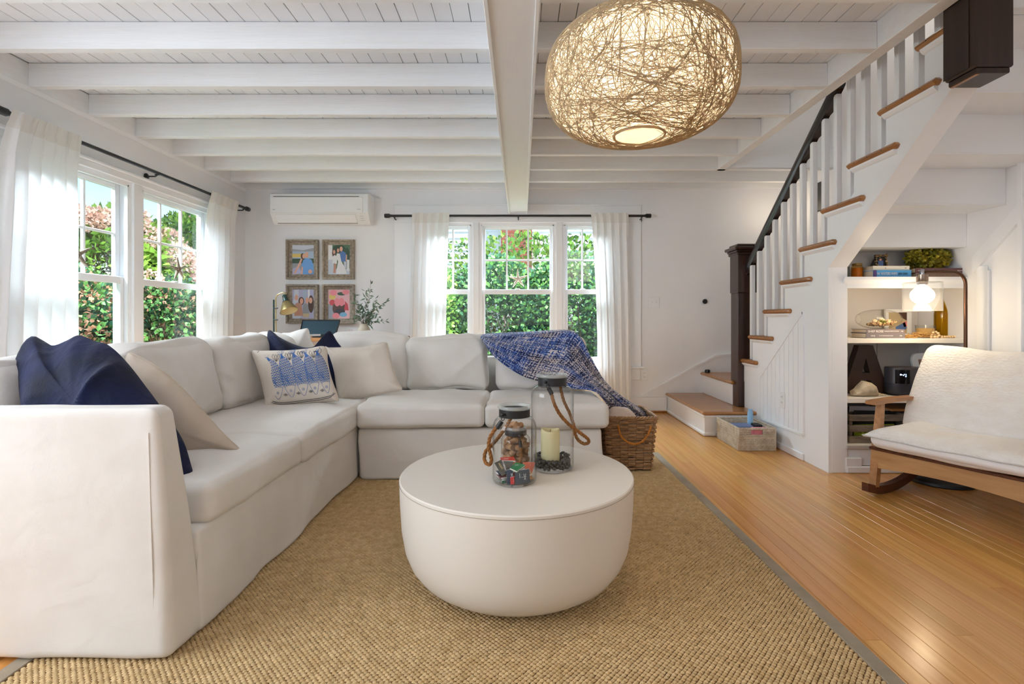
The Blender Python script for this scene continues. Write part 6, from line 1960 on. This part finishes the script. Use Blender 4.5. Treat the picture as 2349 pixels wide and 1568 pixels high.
# middle shelf
SH2 = .8535
td = 3.305; tx = wx(2016, td); ta = .153; tz = .911 + .064
t = thing('glass_terrarium', (tx, td, .9105), 'long oval glass terrarium of sea shells lying on two books', 'terrarium')
prof = []
for k in range(33):
    a = k / 32 * 2.72 + .40
    prof.append((.064 * (math.sin(a) ** .8), -ta * math.cos(a)))
q = MB(); n = 40
ang = np.arange(n) / n * 2 * PI
G = np.array([[(tx + z * .96 + .0, td + r_ * math.cos(a), tz + r_ * math.sin(a)) for a in ang] for r_, z in prof])
q.grid(G, closed_u=True); tg = q.build('glass_body', VASEG, t, smooth=180)
q = MB(); q.tube(G[0], .0016, 6, closed=True); q.build('mouth_rim', VASEG, t)
rr = np.random.default_rng(9)
q = MB()
for k in range(260):
    a = (rr.random() * 2 - 1); x = tx + .02 + a * .085
    rm = .05 * math.sqrt(max(1 - (a * .085 + .02) ** 2 / (.12 ** 2), .02))
    y = td + (rr.random() * 2 - 1) * rm * .7
    z = tz - rm * (.9 - .3 * rr.random()) + (.02 * rr.random() if abs(a) < .6 else 0)
    if ((y - td) ** 2 + (z - tz) ** 2) ** .5 > rm: continue
    q.ball((x, y, z), np.array((.008, .006, .006)) * (.5 + .8 * rr.random(3)), 7, 5)
q.build('shells', mat('sea_shell', srgb(226, 190, 140), .6, island=.4, var=srgb(150, 104, 70), vs=25), t, smooth=180, kind='stuff')
q = MB()
for (dx, dy, dz, s) in ((-.035, -.01, .0, .016), (.02, .0, .004, .02), (.05, -.01, -.004, .022), (.075, 0, -.006, .016)):
    pp_ = np.array((tx + dx, td + dy, tz + dz - .012))
    q.ball(pp_, (s, s * .8, s * .75), 12, 8)
q.build('large_shells', mat('pale_shell', srgb(232, 204, 164), .5, island=.25, bump=(120, .003, .7)), t, smooth=180)
pos = cloud(160, (tx + .005, td - .02, tz - .018), (.028, .016, .01), 66, .2); v, f = leaves(pos, .008, 67, -.6, .3); raw('moss', v, f, CB('moss_green', 112, 128, 30), t, kind='stuff')
# leaning white frame with a colourful picture
q0 = 3.50
t = thing('picture_frame', (wx(2062, q0), q0, SH2), 'white photo frame leaning behind the terrarium on the middle shelf', 'picture frame')
fx0, fx1, fz1 = wx(2032, q0), wx(2092, q0), wz(709, q0)
for a in ((fx0, fx1, fz1 - .022, fz1), (fx0, fx1, SH2 + .0005, SH2 + .022), (fx0, fx0 + .022, SH2 + .0225, fz1 - .0225), (fx1 - .03, fx1, SH2 + .0225, fz1 - .0225)):
    MB().box(a[0], a[1], q0, q0 + .018, a[2], a[3], .002).build('rail', TRIM, t, smooth=0)
q = MB(); q.add([(fx0 + .02, q0 + .008, SH2 + .02), (fx1 - .028, q0 + .008, SH2 + .02), (fx1 - .028, q0 + .008, fz1 - .02), (fx0 + .02, q0 + .008, fz1 - .02)], [(0, 1, 2, 3)], 0)
X = lambda u, v: (wx(u, q0), q0 + .0075, wz(v, q0))
q.add([X(2060, 712), X(2082, 714), X(2082, 735), X(2070, 728)], [(0, 1, 2, 3)], 1)
q.add([X(2056, 750), X(2078, 738), X(2082, 752), X(2070, 764), X(2058, 762)], [(0, 1, 2, 3, 4)], 2)
q.add([X(2072, 740), X(2082, 736), X(2083, 748), X(2076, 750)], [(0, 1, 2, 3)], 3)
q.build('photograph', [INK['tan'], INK['hair'], INK['mblue'], INK['pink']], t, smooth=0)
# candle in a glass
cd = 3.36; cxx = wx(2123, cd)
t = thing('votive_candle', (cxx, cd, SH2), 'square-based glass votive with cream wax on the middle shelf', 'candle')
MB().lathe([(0, SH2 + .0005), (.046, SH2 + .0005), (.052, SH2 + .01), (.057, SH2 + .082), (.055, SH2 + .082), (.049, SH2 + .012), (0, SH2 + .008)], (cxx, cd, 0), 28).build('glass_cup', VASEG, t, smooth=40)
MB().lathe([(0, SH2 + .0095), (.047, SH2 + .0125), (.0515, SH2 + .06), (0, SH2 + .058)], (cxx, cd, 0), 28).build('wax', mat('cream_wax', srgb(226, 184, 112), .6, trans=.2), t, smooth=40)
# driftwood tangle
DRY = mat('dry_root', srgb(206, 162, 92), .85, var=srgb(160, 116, 60), vs=40)
t = thing('driftwood_tangle', (wx(2104, 3.25), 3.25, SH2), 'tangle of pale dried roots along the front of the middle shelf', 'driftwood')
q = MB(); rr = np.random.default_rng(12)
for k in range(80):
    u = 2078 + rr.random() * 56; hmax = .006 + .022 * max(0, 1 - ((u - 2112) / 24) ** 2)
    p0 = np.array((wx(u, 3.24), 3.215 + rr.random() * .06, SH2 + .004 + rr.random() * hmax))
    d = np.array((rr.normal(), rr.normal() * .5, rr.normal() * .25)) * .02
    pts = np.array([p0 - d, p0 + rr.normal(size=3) * .006, p0 + d]); pts[:, 2] = np.maximum(pts[:, 2], SH2 + .0025); pts[:, 1] = np.clip(pts[:, 1], 3.20, 3.29)
    q.tube(spline(pts, 8, closed=False), .0017 + .0012 * rr.random(), 5)
q.build('roots', DRY, t, smooth=180, kind='stuff')
# wooden beads: a garland heaped at its left end
t = thing('bead_garland', (wx(2165, 3.25), 3.25, SH2), 'garland of round pale wooden beads in front of the yellow bottle', 'garland')
BEAD = mat('wood_bead', srgb(226, 196, 150), .55)
cen = [(2136, 776, 3.23), (2137, 768, 3.24), (2141, 762, 3.25), (2147, 761, 3.26), (2152, 764, 3.255), (2154, 769, 3.245), (2150, 773, 3.235), (2144, 775, 3.225), (2145, 768, 3.245)]
cen += [(2160 + 6.1 * k, 774.5 - .4 * k, 3.245 + .003 * k) for k in range(7)]
for u, v, d in cen:
    q = MB(); z = max(wz(v, d), SH2 + .0088); q.ball((wx(u, d), d, z), .0085, 12, 8); q.build('bead', BEAD, t, smooth=180)
# yellow bottle
yd = 3.36; yx = wx(2164, yd)
t = thing('glass_bottle', (yx, yd, SH2), 'tall yellow glass bottle at the right of the middle shelf', 'bottle')
R = .051
pr = [(0, .004), (R * .8, .0), (R, .008), (R, .155), (R * .92, .185), (R * .6, .225), (.0185, .255), (.0165, .285), (.0165, .315), (.0195, .318), (.0195, .332), (.013, .333), (.013, .285), (R * .5, .225), (R * .85, .18), (R * .93, .15), (R * .93, .014), (0, .010)]
MB().lathe([(a, SH2 + .0003 + b) for a, b in pr], (yx, yd, 0), 36).build('glass_body', YELG, t, smooth=60)
# a tiny amber votive at the very left
t = thing('amber_votive', (wx(1950, 3.42), 3.42, SH2), 'tiny amber glass at the far left end of the middle shelf', 'votive')
MB().lathe([(0, SH2 + .001), (.022, SH2 + .001), (.026, SH2 + .045), (.024, SH2 + .045), (.02, SH2 + .006), (0, SH2 + .005)], (2.105, 3.40, 0), 20).build('glass_cup', AMBG, t, smooth=40)

# third shelf: letter A, stone, speaker, a leaning white tray, small books
SH3 = .4775
ad = 3.36
LET = mat('dark_letter', srgb(56, 40, 34), .45)
t = thing('letter_block', (wx(1992, ad), ad, SH3), 'large dark brown capital letter A standing on the third shelf', 'letter')
lx0, lx1, lz1 = wx(1934, ad), wx(2040, ad), wz(792, ad) - .0
lx0 = max(lx0, NX0 + .003)
H = lz1 - SH3; W_ = lx1 - lx0; cxm = (lx0 + lx1) / 2
Z = lambda s: SH3 + .0008 + H * s
ax_ = lambda s: s
tw = .046; lw = .067
q = MB()
# two slanting legs and a crossbar that meet flush
q.prism([(cxm - tw, Z(1)), (cxm + tw, Z(1)), (lx1, Z(0)), (lx1 - lw, Z(0)), (cxm + .033, Z(.28)), (cxm - .033, Z(.28)), (lx0 + lw, Z(0)), (lx0, Z(0))], 1, ad, ad + .055)
o = q.build('letter_body', LET, t, smooth=0)
hole = MB(); hole.prism([(cxm - .026, Z(.43)), (cxm + .026, Z(.43)), (cxm, Z(.74))], 1, ad - .1, ad + .2)
ho = hole.build('hole_cutter', LET, None, smooth=0)
bo = o.modifiers.new('hole', 'BOOLEAN'); bo.object = ho; bo.operation = 'DIFFERENCE'; bo.solver = 'EXACT'
bpy.context.view_layer.update()
dg = bpy.context.evaluated_depsgraph_get()
nm = bpy.data.meshes.new_from_object(o.evaluated_get(dg)); o.modifiers.clear(); o.data = nm; bpy.data.objects.remove(ho)
STN = mat('pale_stone', srgb(216, 200, 172), .9, var=srgb(168, 152, 128), vs=18, bump=(40, .006, .8))
sd = 3.255; sx = wx(1983, sd)
q = MB()
sec = []
for u_, hgt, dep in ((-1.0, .02, .3), (-.9, .35, .7), (-.6, .55, .9), (-.35, .80, 1), (-.1, 1.0, 1), (.2, .97, 1), (.5, .88, .95), (.75, .7, .85), (.92, .45, .6), (1.0, .12, .3)):
    sec.append([(sx + u_ * .082, sd + dep * .045 * math.cos(a), SH3 + .001 + hgt * .098 * (.5 + .5 * math.sin(a) ** 1) * (1 if math.sin(a) > -1 else 0)) for a in np.arange(14) / 14 * 2 * PI])
sec = np.array(sec); sh_ = sec.reshape(-1, 3); sh_ = sh_ + np.stack([wob(sh_, 91, 60, .0025), wob(sh_, 92, 60, .0025), wob(sh_, 93, 60, .0025)], 1); sh_[:, 2] = np.maximum(sh_[:, 2], SH3 + .0008)
q.grid(sh_.reshape(sec.shape), closed_u=True); q.add(sh_[:14], [tuple(range(14))]); q.add(sh_[-14:], [tuple(range(14))])
q.build('stone', STN, None, smooth=28, weld=1e-5, label='pale angular stone in front of the letter A on the third shelf', cat='stone')
q = MB(); q.tube(spline([P(2010, 908, 3.26), P(2018, 909, 3.265), P(2026, 911, 3.27), P(2032, 912, 3.275)], 10, closed=False), np.array([.010, .009, .008, .007, .006, .005, .004, .0035, .003, .002]), 8)
o = q.build('shell_spike', STN, None, smooth=180, label='thin pale shell lying between the stone and the speaker', cat='shell'); o.location.z = SH3 + .0005
spd = 3.315; spx = wx(2071, spd); hx_, hy_ = .1045, .075; zt = wz(843, spd - .06)
SPK = mat('speaker_black', srgb(52, 52, 60), .4); SPKD = mat('speaker_lower', srgb(40, 42, 54), .45)
t = thing('smart_speaker', (spx, spd, SH3), 'black oval smart speaker with a small lit display on the third shelf', 'speaker')
def oval(zs, name, m, parent, n=48):
    G = np.array([[(spx + hx_ * s * (abs(math.cos(a)) ** .8) * np.sign(math.cos(a)), spd + hy_ * s * (abs(math.sin(a)) ** .8) * np.sign(math.sin(a)), z) for a in np.arange(n) / n * 2 * PI] for s, z in zs])
    q = MB(); q.grid(G, closed_u=True); q.add(G[0], [tuple(range(n))]); q.add(G[-1], [tuple(range(n))]); return q.build(name, m, parent, smooth=40, weld=1e-5)
zm_ = SH3 + (zt - SH3) * .42
oval([(.86, SH3 + .0008), (.9, SH3 + .012)], 'foot', BLACKM, t)
oval([(.96, SH3 + .0125), (1.0, SH3 + .018), (1.0, zm_ - .001)], 'lower_body', SPKD, t)
oval([(1.0, zm_), (1.0, zt - .006), (.97, zt - .001), (.94, zt - .001), (.92, zt - .004)], 'upper_body', SPK, t)
oval([(.9, zt - .0035), (.9, zt - .001)], 'control_top', mat('speaker_top', srgb(70, 52, 44), .3), t)
# display follows the curved front
def face(u, v, lift):
    x = wx(u, 3.245); c = np.clip((x - spx) / hx_, -.99, .99); cc = np.sign(c) * abs(c) ** (1 / .8); a = -math.acos(cc)
    return (x, spd - hy_ * (abs(math.sin(a)) ** .8) - lift, wz(v, 3.245))
us = np.linspace(2058.5, 2086, 9)
q = MB(); q.grid(np.array([[face(u, v, .0008) for u in us] for v in (848, 880)])); dsp = q.build('display', mat('display_glass', srgb(8, 8, 12), .1), t)
SEGM = emission('display_digits', (.45, .62, 1, 1), 2.2)
q = MB()
for (u0, u1, v0, v1) in ((2066, 2068.6, 857.4, 860.8), (2068.6, 2070.4, 858.6, 859.8), (2071.2, 2073.4, 859.4, 861.4), (2073, 2075, 857.4, 859.2), (2076.6, 2078, 857.4, 861), (2075.6, 2078.4, 862.2, 864)):
    q.add([face(u0, v1, .0012), face(u1, v1, .0012), face(u1, v0, .0012), face(u0, v0, .0012)], [(0, 1, 2, 3)])
q.build('lit_digits', SEGM, dsp, smooth=0)
# white plastic backed picture behind the speaker
rd = 3.44
t = thing('handled_tray', (wx(2115, rd), rd, SH3), 'white rounded tray with a brown pane leaning behind the speaker', 'tray')
o_ = spline([P(2092, 826, rd), P(2097, 813, rd), P(2110, 810, rd), P(2160, 810, rd), P(2172, 818, rd), P(2170, 850, rd), P(2160, 876, rd), P(2112, 880, rd), P(2104, 872, rd), P(2098, 850, rd)], 48)
q = MB(); q.prism([(a[0], a[2]) for a in o_], 1, rd, rd + .016); q.build('tray_body', PLASTW, t, smooth=0)
q = MB(); q.prism([(wx(u, rd), wz(v, rd)) for u, v in ((2106, 824), (2160, 824), (2152, 864), (2114, 864))], 1, rd - .003, rd - .0003); q.build('brown_pane', CB('brown_pane', 150, 118, 100), t, smooth=0)
zz0 = SH3 + .0005
for k, (ink, nm, hgt) in enumerate(((CB('spine_ochre', 190, 140, 60), 'ochre', .022), (CB('spine_dark', 44, 44, 40), 'black', .02), (CB('spine_orange', 200, 120, 50), 'orange', .024), (CB('spine_olive', 120, 120, 60), 'olive', .02))):
    book('thin %s book in the little pile under the white tray, %s from the shelf' % (nm, ('first', 'second', 'third', 'fourth')[k]), 2.49 + .003 * k, 2.71, zz0, zz0 + hgt, 3.36, 3.54, ink); zz0 += hgt + .0006

# bottom shelf: slatted crate of magazines, game boxes
SH4 = .1805
cx0, cx1, cy0, cy1, cz1 = wx(1946, 3.235), wx(2081, 3.235), 3.225, 3.50, wz(950, 3.235)
cx0 = max(cx0, NX0 + .004)
t = thing('wooden_crate', ((cx0 + cx1) / 2, (cy0 + cy1) / 2, SH4), 'weathered slatted wooden crate on the lowest shelf of the bookcase', 'crate')
Hc = cz1 - SH4
for (a, b) in ((0, .24), (.39, .62), (.77, 1.0)):
    for y0, y1 in ((cy0, cy0 + .012), (cy1 - .012, cy1)):
        MB().box(cx0, cx1, y0, y1, SH4 + .0006 + Hc * a, SH4 + Hc * b, .0015).build('slat', GREYWOOD, t, smooth=0)
    for x0, x1 in ((cx0, cx0 + .012), (cx1 - .012, cx1)):
        MB().box(x0, x1, cy0 + .0125, cy1 - .0125, SH4 + .0006 + Hc * a, SH4 + Hc * b, .0015).build('slat', GREYWOOD, t, smooth=0)
for x in (cx0 + .0125, cx1 - .0285):
    for y in (cy0 + .0125, cy1 - .0285): MB().box(x, x + .016, y, y + .016, SH4 + .0006, cz1 - .001, .001).build('corner_post', GREYWOOD, t, smooth=0)
MB().box(cx0 + .013, cx1 - .013, cy0 + .013, cy1 - .013, SH4 + .001, SH4 + .008).build('crate_floor', GREYWOOD, t, smooth=0)
MAG = [('green', CB('mag_green', 150, 164, 40), 3.262, -.06, .10), ('black', CB('mag_black', 34, 32, 32), 3.285, .05, .185), ('brown', CB('mag_brown', 110, 96, 80), 3.31, -.05, .175), ('white-edged', CB('mag_white', 200, 200, 206), 3.335, .06, .205), ('dark', CB('mag_dark', 40, 36, 38), 3.36, 0, .20)]
for k, (nm, mm, y, rot_, hgt) in enumerate(MAG):
    q = MB(); hw_ = .13
    q.box(-hw_, hw_, -.003, .003, 0, hgt, .001)
    o = q.build('magazine', mm, None, smooth=0, local=True, label='%s magazine standing in the slatted crate' % nm, cat='magazine', group='magazines in the crate')
    o.location = ((cx0 + cx1) / 2 - .005 + .01 * (k % 2), y, SH4 + .0088); o.rotation_euler = (0, rot_ * .4, rot_ * .4)
    o.location.z += abs(rot_) * .4 * hw_ + .001
    if nm == 'green':
        v, f = leaves(np.stack([np.linspace(-.115, .0, 26), np.full(26, -.0042), .03 + .05 * np.random.default_rng(2).random(26)], 1), .035, 5, -1.4, .2)
        v[:, 1] = -.0042 - .0003 * np.arange(len(v)) / len(v)
        raw('printed_leaves', v, f, CB('mag_light', 196, 206, 70), o, off=np.zeros(3), kind='stuff')
gx0 = cx1 + .012
book('red game box on the lowest shelf right of the crate', gx0, gx0 + .24, SH4 + .062, SH4 + .125, 3.25, 3.50, CB('box_red', 170, 34, 36), lines=(('Z', .0, .03, .5, WHITEINK),), label_group='boxes on the lowest shelf')
book('blue game box lowest on the bottom shelf right of the crate', gx0, gx0 + .25, SH4 + .0005, SH4 + .0615, 3.245, 3.50, CB('box_blue', 40, 74, 130), label_group='boxes on the lowest shelf')
book('white game box with a red stripe on top of the red box', gx0 + .01, gx0 + .23, SH4 + .1255, SH4 + .158, 3.26, 3.49, CB('box_white', 206, 206, 214), rot=.08, label_group='boxes on the lowest shelf')
MB().box(gx0 - .11, gx0 + .22, 3.24, 3.46, SH4 + .212, SH4 + .228, .004).build('wooden_board', OAKX, None, label='wooden board lying across the crate and the game boxes', cat='board', smooth=0)
bpy.data.objects['wooden_board'].location.z = max(cz1 + .001, SH4 + .2)

# ------------------------------------------------------------------ floor lamp
FD = 3.03
t = thing('floor_lamp', (wx(2155, FD), FD, .0008), 'bronze floor lamp with a clear glass shade arching in front of the bookcase', 'lamp')
bx2 = wx(2155, FD)
MB().lathe([(0, .0008), (.166, .0008), (.170, .006), (.168, .020), (.160, .026), (0, .027)], (bx2, FD, 0), 56).build('lamp_base', BLACKM, t, smooth=40)
sxp = wx(2215, FD)
zt_ = wz(623, FD)
path = [(sxp, FD, .026), (sxp, FD, .5), (sxp, FD, zt_ - .075)]
for k in range(1, 9):
    a = k / 8 * PI / 2; path.append((sxp - .075 + .075 * math.cos(a), FD, zt_ - .075 + .075 * math.sin(a)))
path.append((wx(2116, FD), FD, zt_))
q = MB(); q.tube(path, .0095, 12); q.build('pole', BRONZE, t, smooth=60)
lx = wx(2115.5, FD)
MB().lathe([(.010, zt_ + .016), (.011, zt_ + .014), (.011, zt_ - .02), (.008, zt_ - .022)], (lx, FD, 0), 20).build('knuckle', STEEL, t, smooth=40)
MB().lathe([(.012, wz(630, FD) + .002), (.030, wz(630, FD)), (.030, wz(648, FD)), (.026, wz(652, FD))], (lx, FD, 0), 28).build('socket', mat('smoked_chrome', srgb(150, 128, 112), .18, metal=1), t, smooth=40)
R = .0985
MB().lathe([(.031, wz(648, FD)), (R, wz(647, FD)), (R, wz(713, FD)), (R - .003, wz(713, FD)), (R - .003, wz(648.5, FD)), (.031, wz(649.5, FD))], (lx, FD, 0), 64).build('glass_shade', SHADEG, t, smooth=40)
bz2 = wz(677, FD)
MB().lathe([(.013, bz2 + .075), (.013, bz2 + .062), (.03, bz2 + .05)] + [(.0605 * math.sin(a), bz2 + .052 * math.cos(a)) for a in np.linspace(.75, PI - .02, 14)], (lx, FD, 0), 32).build('globe_bulb', emission('globe_glow', (1.0, .87, .66, 1), 6), t, smooth=180)
light('floor_lamp_light', 'POINT', (lx, FD, bz2 - .085), 2.2, (1.0, .78, .50), radius=.05)
q = MB(); q.tube(spline([(bx2 + .16, FD + .03, .006), P(2260, 1110, 2.95), P(2290, 1124, 2.87), P(2330, 1131, 2.83), P(2400, 1132, 2.82)], 40, closed=False), .0035, 6)
o = q.build('lamp_cord', BLACKM, t)

# ------------------------------------------------------------------ rocking chair
RC = thing('rocking_chair', (1.95, 2.785, .0008), 'low teak rocking chair with quilted white cushions at the right edge', 'chair', rz=math.radians(27))
WID = .68


def arc(y, x0, xm, x1, z0, z1, n=22):
    s = np.linspace(0, 1, n); x = x0 + (x1 - x0) * s
    z = np.where(x < xm, z0 * ((xm - x) / (xm - x0)) ** 2, z1 * ((x - xm) / (x1 - xm)) ** 2)
    return np.stack([x, np.full(n, y), z], 1)


def curvebar(pts, w, h, name, m, off=0.0):
    """a bar of height h above the curve, width w across y"""
    v = []
    for i, p_ in enumerate(pts):
        hh = h if np.isscalar(h) else h[i]
        for dy, dz in ((-w / 2, 0), (w / 2, 0), (w / 2, hh), (-w / 2, hh)): v.append(p_ + (0, dy, dz + off))
    n = len(pts)
    f = [(0, 1, 2, 3), (4 * n - 1, 4 * n - 2, 4 * n - 3, 4 * n - 4)]
    for i in range(n - 1):
        for k in range(4):
            e = (k + 1) % 4; f.append((i * 4 + k, i * 4 + e, i * 4 + 4 + e, i * 4 + 4 + k))
    return MB().add(v, f).build(name, m, RC, smooth=30, local=True)


for y in (0, -WID):
    curvebar(arc(y, -.075, .13, .57, .035, .115), .034, .046, 'rocker', CHAIRD)
    q = MB(); q.add([(-.006, y - .017, .05), (.032, y - .017, .046), (.032, y + .017, .046), (-.006, y + .017, .05), (.022, y - .020, .262), (.062, y - .020, .262), (.062, y + .020, .262), (.022, y + .020, .262),
                     (.055, y - .014, .50), (.092, y - .014, .50), (.092, y + .014, .50), (.055, y + .014, .50)], [(3, 2, 1, 0), (0, 1, 5, 4), (1, 2, 6, 5), (2, 3, 7, 6), (3, 0, 4, 7), (4, 5, 9, 8), (5, 6, 10, 9), (6, 7, 11, 10), (7, 4, 8, 11), (8, 9, 10, 11)])
    q.build('front_leg', CHAIRW, RC, smooth=0, local=True)
    q = MB(); q.bar((.50, y, .105), (.47, y, .505), .034, .034, up=(0, 1, 0)); q.build('rear_leg', CHAIRW, RC, smooth=0, local=True)
    pts = np.array([(-.02 + .58 * s, y, .503 + .010 * math.sin(s * PI * .9) - .012 * s) for s in np.linspace(0, 1, 16)])
    curvebar(pts, .058, .020, 'armrest', CHAIRW)
    q = MB(); q.bar((.04, y, .24), (.50, y, .19), .022, .05); q.build('side_rail', CHAIRW, RC, smooth=0, local=True)
# front rail, waisted along its lower edge, under a darker seat lip
n = 20; v = []
for s in np.linspace(0, 1, n):
    y = .015 - (WID + .03) * s
    zb = .170 - .036 * math.sin(PI * s) ** 2 * -1 - .012 - (0.018 if .0 < s < 1 else 0) * (1 - math.sin(PI * s))
    zb = .150 + .022 * math.sin(PI * s)
    for dx, z in ((.012, zb), (.036, zb), (.036, .252), (.012, .252)): v.append((dx, y, z))
f = [(0, 1, 2, 3), (4 * n - 1, 4 * n - 2, 4 * n - 3, 4 * n - 4)]
for i in range(n - 1):
    for k in range(4): e = (k + 1) % 4; f.append((i * 4 + k, i * 4 + e, i * 4 + 4 + e, i * 4 + 4 + k))
MB().add(v, f).build('front_rail', CHAIRR, RC, smooth=30, local=True)
MB().box(-.004, .05, -WID - .02, .02, .2525, .268, .004).build('seat_lip', CHAIRD, RC, smooth=0, local=True)
MB().box(.05, .50, -WID + .02, -.02, .235, .252).build('seat_board', CHAIRW, RC, smooth=0, local=True)
QUILT = mat('quilted_cotton', srgb(243, 240, 235), .9, bump=(34, .010, .8), stretch=(1, 1.6, 3.0), var=srgb(238, 232, 224), vs=9, sheen=.2)
COTT = mat('plain_white_cotton', srgb(238, 237, 238), .85, bump=(7, .010, .5), stretch=(1, 3, .6))


def cwarp(v):
    v = v.copy(); return v


q = softbox(.22, -WID / 2, .318, .265, .345, .044, .04, bulge=(.012, .014, .022), n=34, seed=81, wr=.0045, freq=12)
sc = q.build('seat_cushion', COTT, RC, weld=1e-4, smooth=180, local=True)
# the quilted top of the pad is its own layer with a piped edge
G = []
for s in np.linspace(-1, 1, 30):
    row = []
    for w in np.linspace(-1, 1, 44):
        e = (1 - s ** 6) * (1 - w ** 6)
        row.append((.22 + s * .280, -WID / 2 + w * .362, .335 + .052 * max(e, 0) ** .6 + .012 * math.exp(-((w - .72) / .2) ** 2) * e))
    G.append(row)
G = np.array(G); fl = G.reshape(-1, 3); fl[:, 2] += wob(fl, 83, 24, .0035); G = fl.reshape(G.shape)
q = MB(); q.grid(G); o = q.build('quilted_top', QUILT, RC, smooth=180, local=True); md = o.modifiers.new('thickness', 'SOLIDIFY'); md.thickness = .008; md.offset = -1
ed = np.concatenate([G[0], G[1:, -1], G[-1, ::-1][1:], G[::-1, 0][1:-1]])
q = MB(); q.tube(ed, .0032, 6, closed=True); q.build('piping', mat('grey_piping', srgb(206, 204, 200), .8), RC, smooth=180, local=True)


def bw(v):
    v = v.copy(); t = (v[:, 2] - .34) / .46
    v[:, 0] += .225 * t + .030 * np.sin(np.clip(t, 0, 1) * PI * 1.15) * -1
    v[:, 1] += -.018 * np.clip(t, 0, 1) * (v[:, 1] > -.3)
    v[:, 2] += .008 * np.cos(v[:, 1] * 8) * np.clip(t, 0, 1)
    return v


softbox(.358, -WID / 2, .575, .05, .355, .235, .040, bulge=(.018, .0, .0), n=44, seed=85, wr=.006, freq=11, warp=bw).build('back_cushion', QUILT, RC, weld=1e-4, smooth=180, local=True)
for y in (-.03, -WID + .03):
    q = MB(); q.bar((.42, y, .235), (.605, y, .76), .026, .026, up=(0, 1, 0)); q.build('back_post', CHAIRW, RC, smooth=0, local=True)
for z, x in ((.36, .475), (.55, .54), (.72, .60)):
    q = MB(); q.bar((x, -.03, z), (x, -WID + .03, z), .018, .05); q.build('back_slat', CHAIRW, RC, smooth=0, local=True)
